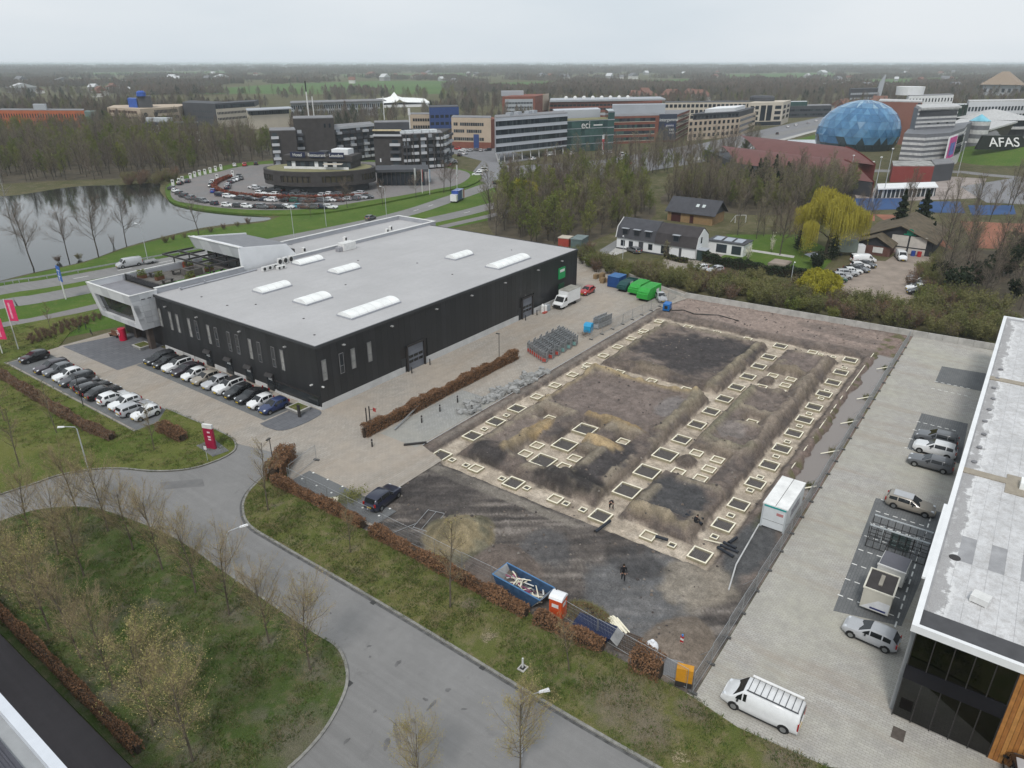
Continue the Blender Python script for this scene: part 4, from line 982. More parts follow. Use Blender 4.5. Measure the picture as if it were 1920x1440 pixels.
for a in(58,67,76.5,85,94,104,112):part('wall_lamp',hb(a,a+.35,69.6,70.0,7.9,8.05),M('lamp_grey',(.3,.3,.3),.5),hall)
for b in(76,86,96.5,105):part('wall_lamp',hb(53.35,53.7,b,b+.35,7.6,7.75),M('lamp_grey'),hall)
part('security_camera',hb(53.3,53.75,71.4,71.6,3.3,3.45),UNIT,hall);part('security_camera',hb(53.9,54.1,69.6,69.95,3.3,3.45),UNIT,hall)
gs=part('green_sign',hb(111.2,113.4,69.8,69.98,4.6,6.7),M('sign_green',(.02,.28,.09),.4,.05),hall);part('sign_logo',hb(111.5,113.1,69.77,69.79,5.9,6.4),UNIT,gs)
part('green_door',hb(111.4,113.2,69.85,70.0,0,3.6),M('door_green',(.012,.06,.03),.5),hall)
# roof lights
for a0,a1,b0,b1 in((78.4,83.5,93.5,96.3),(97.5,102.7,83.6,86.1),(97.0,106.7,73.3,76.3),(64.0,68.9,84.2,87.4),(63.6,73.3,74.0,77.1),(63.8,69.3,94.4,97.0),(78.3,83.6,103.3,105.8)):
    k=9;c_=(b0+b1)/2;hw=(b1-b0)/2;mb=MB();prof=[(c_+hw*.92*cos(pi*i/k),.22+.6*sin(pi*i/k))for i in range(k+1)]
    ku=part('skylight_kerb',hb(a0-.1,a1+.1,b0-.08,b1+.08,HZ+.05,HZ+.27),GPAN,roof)
    vs_=[(x-AX,y-AY,HZ+z+.04)for x in(a0,a1)for y,z in prof];n=k+1
    ku_=part('skylight',MB().add(vs_,[(i+1,i,n+i,n+i+1)for i in range(k)]+[tuple(range(n)),tuple(reversed(range(n,2*n)))]),SKYL,roof)
    for j in range(1,int((a1-a0)/1.7)+1):
        x=a0+j*(a1-a0)/(int((a1-a0)/1.7)+1)
        vs_=[(x+d-AX,c_+(y-c_)*1.012-AY,HZ+z*1.012+.045)for d in(-.03,.03)for y,z in prof];part('glazing_bar',MB().add(vs_,[(i+1,i,n+i,n+i+1)for i in range(k)]),UNIT,ku)
for a,b in((87,98),(92,88),(75,88),(110,80),(60,91),(60,80),(57.4,101),(57.2,94),(90,78),(56.5,73.5)):part('roof_drain',MB().lathe([(.16,HZ+.05),(.16,HZ+.1),(.05,HZ+.11)],10,0,(a-AX,b-AY)),STEEL,roof)

def ac_unit(parent,a,b,z,w_=.95,d=.4,h=.75,rz=0.,name='air_conditioner'):
    o=part(name,MB().box(-w_/2,w_/2,-d/2,d/2,.08,h).box(-w_/2+.05,-w_/2+.12,-d/2,d/2,0,.08).box(w_/2-.12,w_/2-.05,-d/2,d/2,0,.08),UNIT,parent,(a,b,z),rz)
    part('fan_grille',MB().tube([(-.1,-d/2-.012,h*.55),(-.1,-d/2+.01,h*.55)],h*.36,12),DARKFAN,o);return o

for i in range(3):ac_unit(roof,72.4+i*1.1-AX,105.6-AY,HZ+.05,1.0,.5,.8);ac_unit(roof,76.6+i*1.2-AX,106.9-AY,HZ+.05,.8,.5,1.2,.1)
for i in range(2):ac_unit(roof,74.6+i*.9-AX,104.6-AY,HZ+.05,.8,.7,.6)
part('chiller',hb(90.2,93.2,105.2,107.0,HZ+.1,HZ+1.5),UNIT,roof);part('chiller_rail',hb(89.2,90.2,105.6,106.6,HZ+.1,HZ+.9),M('rail_grey',(.3,.3,.32),.5),roof)
part('roof_pipe',MB().tube(hv((57.6,106.9,9.3),(57.6,107.1,9.2),(65.5,107.1,9.2),(72,107.3,9.2)),.14,6).tube(hv((57.6,106.9,9.15),(57.3,106.6,9.6)),.12,6).tube(hv((61.8,107.1,9.2),(61.8,106.9,9.65)),.12,6),GPAN,roof)

# white cantilevered corner box over the entrance
F0,F1,BZ,TZ=51.3,49.8,3.6,9.7
def fx(z):return F0+(F1-F0)*(z-BZ)/(TZ-BZ)
def by0(z):return 109.0-1.1*(z-BZ)/(TZ-BZ)
def by1(z):return 121.9-.6*(z-BZ)/(TZ-BZ)
bx_=part('corner_box',MB().hexa(hv((fx(BZ)+.9,by0(BZ)+.1,BZ+.1),(55.5,by0(BZ)+.1,BZ+.1),(55.5,by1(BZ)-.1,BZ+.1),(fx(BZ)+.9,by1(BZ)-.1,BZ+.1)),hv((fx(8.6)+.9,by0(8.6)+.1,8.6),(55.5,by0(8.6)+.1,8.6),(55.5,by1(8.6)-.1,8.6),(fx(8.6)+.9,by1(8.6)-.1,8.6))),STEEL,hall)

def slabf(z0,z1,y0f,y1f,t=.75,y0t=None,y1t=None):
    """piece of the leaning front between two heights; y as functions of height"""
    return MB().hexa(hv((fx(z0),y0f(z0),z0),(fx(z0)+t,y0f(z0),z0),(fx(z0)+t,y1f(z0),z0),(fx(z0),y1f(z0),z0)),hv((fx(z1),y0f(z1),z1),(fx(z1)+t,y0f(z1),z1),(fx(z1)+t,y1f(z1),z1),(fx(z1),y1f(z1),z1)))

n=6
for i in range(n):
    A=lambda z,i=i:by0(z)+(by1(z)-by0(z))*i/n+.012;E_=lambda z,i=i:by0(z)+(by1(z)-by0(z))*(i+1)/n-.012
    part('cladding_panel',slabf(8.0,TZ,A,E_,.3),WPAN if i%3 else WPAN2,bx_)
    part('cladding_panel',slabf(BZ,4.55,A,E_,.8),WPAN2 if i%2 else WPAN,bx_)
part('cladding_panel',slabf(4.56,7.99,by0,lambda z:by0(z)+1.5-.25*(z-4.5),.8),WPAN,bx_);part('cladding_panel',slabf(4.56,7.99,lambda z:by1(z)-1.3,by1,.8),WPAN,bx_)
part('panorama_glass',MB().hexa(hv((fx(4.5)+.55,by0(4.5)+1,4.5),(fx(4.5)+.6,by0(4.5)+1,4.5),(fx(4.5)+.6,by1(4.5)-1,4.5),(fx(4.5)+.55,by1(4.5)-1,4.5)),hv((fx(8)+.55,by0(8)+1,8),(fx(8)+.6,by0(8)+1,8),(fx(8)+.6,by1(8)-1,8),(fx(8)+.55,by1(8)-1,8))),WGLASS,bx_)
part('balustrade',MB().bar(hv((fx(5.3)+.25,by0(5)+1.2,5.4))[0],hv((fx(5.3)+.25,by1(5)-1.2,5.4))[0],.06),STEEL,bx_)
rows=6;cols=3
for r_ in range(rows):
    for c in range(cols):
        z0=BZ+(TZ-BZ)*r_/rows+.012;z1=BZ+(TZ-BZ)*(r_+1)/rows-.012;f0,f1=c/cols,(c+1)/cols
        xq=lambda z,f:fx(z)+.02+(54.2-fx(z))*f
        part('cladding_panel',MB().hexa(hv((xq(z0,f0)+.01,by0(z0),z0),(xq(z0,f1)-.012,by0(z0),z0),(xq(z0,f1)-.012,by0(z0)+.2,z0),(xq(z0,f0)+.01,by0(z0)+.2,z0)),hv((xq(z1,f0)+.01,by0(z1),z1),(xq(z1,f1)-.012,by0(z1),z1),(xq(z1,f1)-.012,by0(z1)+.2,z1),(xq(z1,f0)+.01,by0(z1)+.2,z1))),random.choice((WPAN,WPAN,WPAN2)),bx_)
part('cladding_panel',MB().hexa(hv((fx(BZ),by1(BZ)-.2,BZ),(57,by1(BZ)-.2,BZ),(57,by1(BZ),BZ),(fx(BZ),by1(BZ),BZ)),hv((fx(TZ),by1(TZ)-.2,TZ),(57,by1(TZ)-.2,TZ),(57,by1(TZ),TZ),(fx(TZ),by1(TZ),TZ))),WPAN,bx_)
part('white_coping',MB().hexa(hv((F1-.04,by0(TZ)-.05,TZ),(F1+.3,by0(TZ)-.05,TZ),(F1+.3,by1(TZ)+.05,TZ),(F1-.04,by1(TZ)+.05,TZ)),hv((F1-.04,by0(TZ)-.05,TZ+.1),(F1+.3,by0(TZ)-.05,TZ+.1),(F1+.3,by1(TZ)+.05,TZ+.1),(F1-.04,by1(TZ)+.05,TZ+.1))).box(F1+.3-AX,54.3-AX,by0(TZ)-.05-AY,by0(TZ)+.25-AY,TZ,TZ+.1).box(F1+.3-AX,70-AX,by1(TZ)-.25-AY,by1(TZ)+.05-AY,TZ+.003,TZ+.1),UNIT,bx_)
part('box_roof',hb(fx(8.7)+.3,55.6,108.3,121.2,8.62,8.72),M('box_roof_grey',(.22,.22,.24),.7,.12),bx_)
for xx in(51.6,52.6):part('wall_slot',hb(xx,xx+.55,108.0-.02,108.5,8.72,8.82),STEEL,bx_)
# ground floor under the box
part('entrance_wall',hb(55.2,56,109.5,121.5,0,BZ),WGLASS,hall);part('column',hb(52.2,53.0,109.4,110.2,0,BZ),M('brown_cladding',(.09,.07,.06),.6,.15),hall);part('column',hb(53.6,54.4,116.5,117.3,0,BZ),M('brown_cladding'),hall)
part('soffit',hb(51.3,55.4,109.1,121.8,BZ-.02,BZ+.1),STEEL,hall)
dfm=MB()
for q in((112.2,112.4),(113.5,113.6),(114.7,114.9)):dfm.box(54.6-AX,54.8-AX,q[0]-AY,q[1]-AY,0,2.7)
dfm.box(54.6-AX,54.8-AX,112.2-AY,114.9-AY,2.7,2.85);part('entrance_door',dfm,UNIT,hall)
# terrace wing
part('terrace_wing',hb(54.3,82,HY+.02,121.3,0,8.55),STEEL,hall)
deck=part('terrace_deck',hb(55.6,70.5,109.2,121.0,8.56,8.66),M('deck_boards',(.13,.12,.11),.8,.25,1.2),hall)
part('artificial_turf',hb(56.2,66,109.3,113.6,8.66,8.69),M('turf',(.06,.17,.03),.95,.25,3),deck);part('artificial_turf',hb(66.5,70,110,114.5,8.66,8.69),M('turf'),deck)
part('parapet',hb(54.3,70.2,108.25,108.75,HZ,9.85),GPAN,hall);part('coping',hb(54.2,70.3,108.2,108.82,9.85,9.95),UNIT,hall)
part('parapet',hb(55.6,70.2,120.9,121.25,8.6,9.6),GPAN,hall)
bal=MB()
for i in range(9):bal.box(56.0-AX,56.06-AX,109.4+i*1.4-AY,109.46+i*1.4-AY,8.66,9.8)
bal.box(55.98-AX,56.08-AX,109.3-AY,121-AY,9.78,9.84);part('rail',bal,STEEL,deck);part('glass_balustrade',hb(55.9,55.93,109.3,120.9,8.75,9.75),clear_glass('clear_pane',(.6,.68,.66),.08),deck)
# upper pavilion with leaning white fascia and falling roof
up=part('pavilion',MB().hexa(hv((71.6,109.4,8.6),(82,109.4,8.6),(82,121.2,8.6),(71.6,121.2,8.6)),hv((71.6,109.4,11.4),(82,109.4,10.6),(82,121.2,10.6),(71.6,121.2,11.4))),STEEL,hall)
n=5
for i in range(n):
    b0=109.21+i*14.9/n;b1=b0+14.9/n-.02
    part('fascia_panel',MB().hexa(hv((71.0,b0,10.9),(71.5,b0,10.9),(71.5,b1,10.9),(71.0,b1,10.9)),hv((70.2,b0,13.1),(71.2,b0,13.1),(71.2,b1,13.1),(70.2,b1,13.1))),WPAN if i%2 else WPAN2,up)
part('gable_wall',MB().add(hv((70.25,108.9,8.7),(80.6,108.9,8.7),(82.3,108.9,9.2),(80.0,108.9,11.9),(70.2,108.9,13.1),(70.25,109.2,8.7),(80.6,109.2,8.7),(82.3,109.2,9.2),(80.0,109.2,11.9),(70.2,109.2,13.1)),[(0,1,2,3,4),(9,8,7,6,5),(0,5,6,1),(1,6,7,2),(2,7,8,3),(3,8,9,4),(4,9,5,0)]),WPAN,up)
part('pavilion_roof',MB().hexa(hv((71.0,109.2,12.7),(81.5,109.2,11.45),(81.5,124,11.45),(71.0,124,12.7)),hv((71.0,109.2,12.8),(81.5,109.2,11.55),(81.5,124,11.55),(71.0,124,12.8))),M('pavilion_roof',(.2,.205,.22),.7,.1),up)
part('pavilion_side',MB().hexa(hv((71,123.8,10.9),(82,123.8,10.9),(82,124.1,10.9),(71,124.1,10.9)),hv((70.2,123.8,13.1),(82,123.8,11.7),(82,124.1,11.7),(70.2,124.1,13.1))),WPAN,up)
part('fascia_coping',MB().hexa(hv((70.1,108.8,13.1),(70.4,108.8,13.1),(70.4,124.2,13.1),(70.1,124.2,13.1)),hv((70.1,108.8,13.2),(70.4,108.8,13.2),(70.4,124.2,13.2),(70.1,124.2,13.2))),UNIT,up)
for b in(110.5,113.5,116.5,119.5):part('glass_wall',hb(71.45,71.58,b-1.2,b+1.2,8.7,10.8),WGLASS,up)
pg=MB()
for p_,q_ in(((65,110.3),(65,124.6)),((65,110.3),(77,110.3)),((65,124.6),(71,124.6)),((65,117.5),(71,117.5)),((68,110.3),(68,124.6)),((65,114),(71,114)),((65,121),(71,121))):pg.bar(hv((*p_,10.8))[0],hv((*q_,10.8))[0],.22,.28)
for p_ in((65.1,110.4),(65.1,117.4),(65.1,121.2),(68,121.2)):pg.bar(hv((*p_,8.6))[0],hv((*p_,10.8))[0],.16)
pg.bar(hv((77,109.0,10.6))[0],hv((77,109.0,8.9))[0],.08);part('pergola',pg,STEEL,hall)
# rear wing with parapet
part('rear_wing',hb(82.1,119.8,HY+.02,119.6,0,8.7),STEEL,hall);part('rear_roof',hb(82.1,119.6,108.8,119.3,8.71,8.78),ROOFG,hall)
pp=MB()
for q in((80.6,119.8,108.25,108.75),(80.6,119.8,119.3,119.7),(119.4,119.8,108.75,119.3)):pp.box(q[0]-AX,q[1]-AX,q[2]-AY,q[3]-AY,8.72,9.6)
part('rear_parapet',pp,GPAN,hall);cp=MB()
for q in((80.5,119.9,108.2,108.82),(80.5,119.9,119.25,119.77),(119.35,119.9,108.82,119.25)):cp.box(q[0]-AX,q[1]-AX,q[2]-AY,q[3]-AY,9.6,9.7)
part('coping',cp,UNIT,hall)
for a,b in((86,112),(97,112.6),(107.5,111.2),(110,112.6)):ac_unit(hall,a-AX,b-AY,8.78,.7,.6,.9,.3,'roof_fan')

# furniture of the roof terrace
WOODB=M('planter_wood',(.13,.06,.035),.8,.25,2)
for i,(a,b,c)in enumerate(((59.5,116.6,'nearest the white corner box'),(62.6,112.4,'beside the parapet'),(66.5,119.2,'under the pergola'),(58.2,119.8,'at the road side corner'),(67.6,114.8,'before the pavilion glass'),(61.2,110.4,'at the hall roof edge'))):
    t=thing('planter',f'wooden planter with green shrubs on the roof terrace, {c}','planter',(a,b,8.7))
    part('box',B(-.7,.7,-.35,.35,0,.6),WOODB,t);g_=Grow(60+i)
    for _ in range(260):g_.leaf(Vector((g_.r.uniform(-.7,.7),g_.r.uniform(-.4,.4),.6+g_.r.random()**2*.9)),.11,0)
    part('shrub',g_.tw,GLEAF if i!=1 else BLEAF,t)
for i,(a,b)in enumerate(((59.0,113.2),(60.2,119.3),(63.3,117.6),(67.5,112.0))):
    t=thing('terrace_table',f'long terrace table with benches, {ORD[i]} from the white corner box','table',(a,b,8.7));part('table_top',B(-.9,.9,-.4,.4,.7,.76),M('table_dark',(.06,.055,.05),.7,.2),t)
    for sy in(-.75,.75):part('bench',B(-.9,.9,sy-.15,sy+.15,.42,.47),M('table_dark'),t)
    for sx in(-.75,.75):part('leg',B(sx-.04,sx+.04,-.35,.35,0,.7),STEEL,t)
t=thing('bar_counter','square dark bar counter with an open top on the roof terrace','counter',(64.6,115.2,8.7));cm=MB()
for q in((-1.3,1.3,-1.2,-.8),(-1.3,1.3,.8,1.2),(-1.3,-.9,-.8,.8),(.9,1.3,-.8,.8)):cm.box(*q,0,1.1)
part('counter',cm,M('counter_grey',(.1,.09,.085),.7),t)
solo('fire_barrel',MB().lathe([(.4,0),(.45,.5),(.42,1.1),(.3,1.1),(.3,.9)],12),M('rust_red',(.22,.05,.025),.8,.2,3),'rust red round stove by the pergola post on the terrace','stove',None,(66.2,119.9,8.7))

# ------------------------------------------------------------------ building at the right with weathered white roof
QX,QY=45.1,-.1
rb_=thing('office_building','building with weathered white flat roof, dark glass front and orange timber planks','building',(QX,QY,0))
g=NG('weathered_roof');P_=g.co()
c0=(.52,.52,.53);a=g.noise(.35,6,.7);b_=g.noise(1.6,6,.72);fine=g.noise(14,3,.7)
col=g.mix(g.ramp(a,(.35,0.),(.65,1.)),mul(c0,.82),mul(c0,1.2));col=g.mix(g.ramp(b_,(.36,.6),(.56,0.)),col,(.28,.26,.25))
col=g.mix(g.ramp(g.noise(.5,5,.75,g.mapped(P_,(2.5,.4,1))),(.58,0.),(.72,.5)),col,(.3,.27,.23))
# standing-water marks and dried rims along the left edge
yy=g.n_sep(1);dist=g.math('ADD',g.math('MULTIPLY',yy,-1),g.math('MULTIPLY',g.noise(.55,5,.7),3.2))
col=g.mix(g.ramp(dist,(.0,0.),(.30,0.)),col,col)if 0 else col
band1=g.ramp(g.math('MULTIPLY',dist,.2),(.34,0.),(.44,.75),(.56,.7),(.6,0.));col=g.mix(band1,col,(.17,.16,.16))
band2=g.ramp(g.math('MULTIPLY',dist,.2),(.57,0.),(.6,.6),(.64,.55),(.68,0.));col=g.mix(band2,col,(.7,.7,.7))
col=g.mix(.25,col,g.ramp(fine,(.3,(.3,.3,.3)),(.7,(.8,.8,.8))))
WROOF=g.fin(col,.8,0,.3)
part('inner_wall',B(.35,76.5,-33,-.3,0,8.0),M('grey_wall',(.3,.3,.3),.8),rb_)if 0 else None
part('side_wall',B(.5,76.5,-.35,-.02,0,8.0),M('grey_cladding',(.32,.33,.34),.6,.1),rb_)
part('structure_wall',B(6.2,76.5,-33,-.36,0,8.0),M('grey_cladding'),rb_)
rf=part('roof',B(0,77,-33.2,0,8.0,8.14),M('roof_base',(.3,.3,.31),.8),rb_)
shm=[B(0,7.38,-.985,0,0,.012).mesh('roof_sheet',WROOF),B(0,7.38,-.985,0,0,.018).mesh('roof_sheet',WROOF)]
for j in range(13):
    for i in range(10):part('roof_sheet',shm[(i+j)%2],None,rf,(1.9+i*7.4+(3.7 if j%2 else 0)*(0<i<9),-.45-j,8.142))
part('front_canopy',B(-.02,1.85,-33,-.3,8.145,8.2),M('bitumen',(.07,.07,.075),.8,.15,1),rf)
wt=MB();wt.box(-.3,0,-33,.1,7.75,8.3);wt.box(0,77.2,-.3,.1,7.9,8.33);wt.box(76.9,77.2,-33,-.3,7.9,8.33);part('roof_trim',wt,M('trim_white',(.72,.73,.74),.4,.06),rf)
part('white_fin',B(5.5,17,.1,.35,8.1,8.28),M('trim_white'),rf)
# roof furniture
TANP=M('tan_tiles',(.3,.265,.215),.9,.15,1.5)
part('roof_walkway',B(49.6,50.6,-20,-.3,8.165,8.28),TANP,rf);wk=part('roof_walkway',B(23.9,24.9,-4.8,-.3,8.165,8.25),TANP,rf);part('roof_walkway',B(22.2,25.8,-10,-3.6,8.165,8.24),TANP,rf)
part('skylight',B(23.4,24.7,-6.6,-4.6,8.24,8.85),SKYL,rf)
for a,b in((5.0,-3.3),(4.6,-6.6),(14,-9)):ac_unit(rf,a,b,8.16,1.1,.9,.55,-.2+pi/2)
for a,b in((9.5,-1.3),(30,-6)):part('roof_drain',MB().lathe([(.4,8.165),(.38,8.2),(.15,8.21)],14,0,(a,b)),STEEL,rf)
for i in range(9):part('vent_cap',MB().lathe([(.22,8.16),(.25,8.3),(.05,8.36)],10,0,(26.5+i*3.4,-.95-.1*(i%3))),M('cap_grey',(.18,.18,.19),.6),rf)
# glass front
GL=clear_glass('facade_glass',(.1,.14,.125),.03)
ny=5;gw=5.75/ny
for i in range(ny):
    for z0,z1 in((.15,3.6),(4.75,7.7)):part('glass_pane',B(.02,.05,-.3-(i+1)*gw+.03,-.3-i*gw-.03,z0,z1),GL,rb_)
part('spandrel',B(-.05,.12,-6.05,-.25,3.6,4.75),M('spandrel_dark',(.012,.012,.016),.25,.1),rb_)
mu=MB()
for i in range(ny+1):mu.box(-.03,.1,-.3-i*gw-.03,-.3-i*gw+.03,0,7.7)
part('mullion',mu,STEEL,rb_)
part('corner_glass',B(.3,6,-.04,-.01,.15,3.6),GL,rb_)if 0 else None
part('floor_slab',B(.2,6.1,-6.1,-.4,4.2,4.6),UNIT,rb_);part('floor_slab',B(.2,6.1,-6.1,-.4,.0,.06),M('inner_floor',(.35,.35,.33),.6),rb_)
part('desk',B(2.2,3.6,-5.0,-1.6,.7,.78),UNIT,rb_);part('desk',B(2.0,3.2,-4.5,-2.0,5.3,5.38),UNIT,rb_);part('pillar',B(.6,.9,-1.0,-.7,0,7.8),UNIT,rb_);part('cabinet',B(1.2,1.6,-2.1,-1.3,.06,1.2),STEEL,rb_)
PL=[M('timber_a',(.36,.16,.045),.7,.2,2.5),M('timber_b',(.3,.125,.035),.7,.2,2.5),M('timber_c',(.42,.2,.06),.7,.2,2.5)]
for i in range(62):part('plank',B(-.02,.1,-6.1-(i+1)*.26+.02,-6.1-i*.26,0,7.72),PL[i*7%3],rb_)
solo('drain_cover',MB().box(-.55,.55,-.4,.4,0,.012),M('drain_brown',(.09,.075,.065),.8,.2,4),'dark square drain cover in the paving by the glass front','drain cover',None,(*at(1684,1377),.04))

# building edge in the lower left corner
cb=thing('low_building','dark ribbed roof with white metal edge in the lower left corner','building',(7.2,25,0))
part('wall',B(-30,-.1,0,60,0,7.4),M('grey_cladding'),cb);rf2=part('roof',B(-30,-1.3,0,60,7.4,7.55),M('dark_metal_roof',(.07,.07,.085),.45,.1),cb)
ribm=B(-.05,.05,0,60,0,.07).mesh('roof_rib',M('dark_metal_roof'))
for i in range(40):part('roof_rib',ribm,None,rf2,(-1.6-i*.33,0,7.55))
part('gutter',B(-1.3,-.55,0,60,7.1,7.3),M('gutter_black',(.012,.012,.014),.6),cb);part('roof_edge',B(-.55,0,0,60,7.4,8.0),M('edge_white',(.6,.63,.68),.4,.06),cb)

# ------------------------------------------------------------------ foundation frames
TIMB=M('pale_timber',(.82,.77,.62),.75,.1,2.5);REBAR=M('rebar',(.17,.15,.135),.7,.2,3);MEMB=M('dark_membrane',(.085,.088,.1),.6,.3,1.5);SANDF=M('frame_sand',(.4,.345,.27),.95,.2,2)
PLY=M('formwork_ply',(.3,.27,.19),.8,.25,3)
SZ=dict(B=(2.5,.36,'huge'),M=(1.95,.33,'large'),S=(1.4,.28,'medium'),T=(.75,.26,'small'))
FR="""54.5,17.7,M 58.1,17.7,T 60.4,17.7,M 62.5,17.7,T 64.8,17.7,M 68.3,17.7,T 70.0,17.7,M 71.6,17.7,T 74.8,17.7,M 77.3,17.7,T 79.5,17.7,M 81.7,17.7,T 84.3,17.7,M 86.8,17.7,T 89.0,17.7,M 91.2,17.7,T 93.5,17.7,M 97.0,17.7,T 98.6,17.7,M 100.2,17.7,T 103.5,17.7,M 108.1,17.7,M 110.3,17.7,T 114.0,17.7,M
54.4,20.5,T 114.0,20.2,T 54.4,23.0,S 67.3,25.6,S 67.4,23.0,S 69.9,23.0,S 72.5,25.6,S 72.5,23.0,S 84.3,23.0,S 96.0,25.6,S 96.0,23.0,S 98.5,23.0,S 101.1,25.6,S 101.2,23.0,S 114.0,22.1,T 114.1,23.4,S 54.5,28.4,M 60.3,28.4,B 65.1,28.4,B 69.9,28.4,B 74.6,28.4,M 79.4,28.4,M 84.1,28.4,M 88.9,28.4,M 93.7,28.4,M 98.4,28.4,M 103.2,28.4,M 107.9,28.4,M 113.8,28.4,M
54.4,32.5,T 54.5,33.9,S 54.5,30.5,T 113.8,33.9,S 54.5,37.6,T 60.6,36.7,S 63.0,36.7,S 69.9,34.0,S 88.8,34.0,S 54.4,39.3,M 54.4,40.9,T 60.3,39.3,B 60.5,42.0,S 63.0,42.0,S 65.0,39.3,B 69.8,39.3,B 88.7,39.3,S 113.8,39.3,S 54.4,44.6,S 69.9,44.7,S 88.7,44.6,S 113.7,44.5,S 54.3,48.1,T 54.3,49.8,M 54.3,46.0,T
60.2,49.8,M 62.6,49.8,T 65.0,49.8,M 67.3,49.8,T 69.7,49.8,M 74.4,49.8,S 79.1,49.8,S 83.9,49.8,S 87.3,49.8,T 88.4,49.8,S 93.2,49.8,S 97.9,49.8,S 102.7,49.8,S 106.2,49.8,T 107.3,49.8,S 113.4,49.8,S"""
fr=[]
for e in FR.split():x,y,k=e.split(',');fr.append((float(x),float(y),k))
fm={}
for k,(w_,h,_n)in SZ.items():
    t_=.13 if k!='T' else .1
    rb2=MB();n=int(w_/.17)
    for i in range(n):
        p=-w_/2+.1+i*(w_-.2)/(n-1);rb2.bar((p,-w_/2+.08,.13),(p,w_/2-.08,.13),.03);rb2.bar((-w_/2+.08,p,.16),(w_/2-.08,p,.16),.03)
    fm[k]=dict(x=MB().box(-w_/2,w_/2,-t_/2,t_/2,-.04,h-.05,m=1).box(-w_/2,w_/2,-t_/2,t_/2,h-.05,h).mesh('board',[TIMB,PLY]),y=MB().box(-t_/2,t_/2,-w_/2+t_,w_/2-t_,-.04,h-.05,m=1).box(-t_/2,t_/2,-w_/2+t_,w_/2-t_,h-.05,h).mesh('board',[TIMB,PLY]),o=w_/2-t_/2,rb=rb2.mesh('rebar_mat',REBAR),
                 fl=B(-w_/2+t_,w_/2-t_,-w_/2+t_,w_/2-t_,-.05,(.09 if k in 'BM' else .06)).mesh('base',MEMB if k in 'BMT' else SANDF),pl=MB().tube([(w_*.22,w_*.42,.05),(w_*.22,w_*.42,h+.16)],.035,6).mesh('marker_pipe',UNIT))
LINES=[17.7,20.4,22.3,23.2,25.6,28.4,30.5,32.5,33.9,36.7,37.6,39.3,40.9,42,44.6,46,48.1,49.8]
def line_of(y):return min(range(len(LINES)),key=lambda i:abs(LINES[i]-y))
cnt={}
WN='zero one two three four five six seven eight nine ten eleven twelve thirteen fourteen fifteen sixteen seventeen eighteen nineteen twenty'.split()+['twenty-'+k for k in 'one two three four five six seven eight nine'.split()]+['thirty']+['thirty-'+k for k in 'one two three four five six seven eight nine'.split()]+['forty']+['forty-'+k for k in 'one two three four five six seven eight nine'.split()]+['fifty']+['fifty-'+k for k in 'one two three four five six seven eight nine'.split()]+['sixty','sixty-one','sixty-two','sixty-three']
for x,y,k in sorted(fr):
    li=line_of(y);key=(li,k);i=cnt.get(key,0);cnt[key]=i+1
    nm=SZ[k][2]
    if li==0:lab=f'{nm} formwork frame in the row along the ditch, {ORD[i]} {nm} one from the street'
    elif li==17:lab=f'{nm} formwork frame in the row beside the paving, {ORD[i]} {nm} one from the street'
    elif li==5:lab=f'{nm} timber formwork frame in the long middle row, {ORD[i]} {nm} one from the street'
    elif x<55:lab=f'{nm} timber formwork frame in the front row, {WN[int(round(y - 17))]} metres from the ditch corner'
    elif x>112:lab=f'{nm} timber formwork frame in the back row, {WN[int(round(y - 17))]} metres from the ditch corner'
    elif y<28:lab=f'{nm} formwork frame between ditch row and middle row, {WN[int(x - 53)]} metres from the front, {"inner" if y > 24 else "outer"}'
    else:lab=f'{nm} timber formwork frame left of the middle row, {WN[int(x - 53)]} metres in, {WN[int(y - 29)]} across'
    t=thing('formwork_frame',lab,'formwork',(x,y,-.47+random.uniform(-.02,.03)),random.uniform(-.012,.012),'timber foundation frames in the dug trenches');q=fm[k]
    obj('board',q['x'],t,(0,q['o'],0));obj('board',q['x'],t,(0,-q['o'],0));obj('board',q['y'],t,(q['o'],0,0));obj('board',q['y'],t,(-q['o'],0,0));obj('base',q['fl'],t)
    if k in 'BM':obj('rebar_mat',q['rb'],t)
    if k in 'BM':obj('marker_pipe',q['pl'],t)

# ------------------------------------------------------------------ hedges
hedge('beech_hedge',[(38.6,60.2),(38.7,53),(38.6,46.2)],.9,1.0,'copper brown beech hedge behind the dark parked car at the street corner',seed=3)
hedge('beech_hedge',[(43.2,63.4),(40.6,61.8),(38.7,60.4)],1.6,1.7,'rounded brown hedge end at the yard entrance corner',seed=4)
hedge('beech_hedge',[(38.4,44.8),(38.2,37),(38.0,30.5),(37.9,26)],.9,1.0,'long brown hedge between the verge and the sand heap',seed=5)
hedge('beech_hedge',[(37.9,25.2),(38.0,21.8),(38.3,19.0)],.9,.95,'brown hedge piece in front of the orange toilet',seed=6)
hedge('beech_hedge',[(38.5,16.6),(38.6,14.2)],1.5,1.5,'short dense copper hedge clump beside the grey boards',seed=7)
hedge('beech_hedge',[(51.6,60.0),(62,59.9),(73,59.9),(83.6,59.8)],.85,1.5,'long copper beech hedge dividing hall yard from building plot',seed=8,z=.03)
hedge('beech_hedge',[(12.6,150),(12.5,90),(12.4,66),(12.3,50),(12.2,39.5)],.7,.8,'low copper hedge along the dark side road',seed=9,dens=110,lw=.06)
hl=pxs('0,705 60,742 110,775 165,806 212,826')
hedge('beech_hedge',hl,1.0,.9,'low brown hedge on the lawn beside the parked cars',seed=10,leafm=[CLEAF2,BROWN,BROWN])
hedge('beech_hedge',pxs('300,806 322,815 345,828'),1.2,1.0,'short brown hedge end near the red pylon sign',seed=12,leafm=[CLEAF2,CLEAF,BROWN])

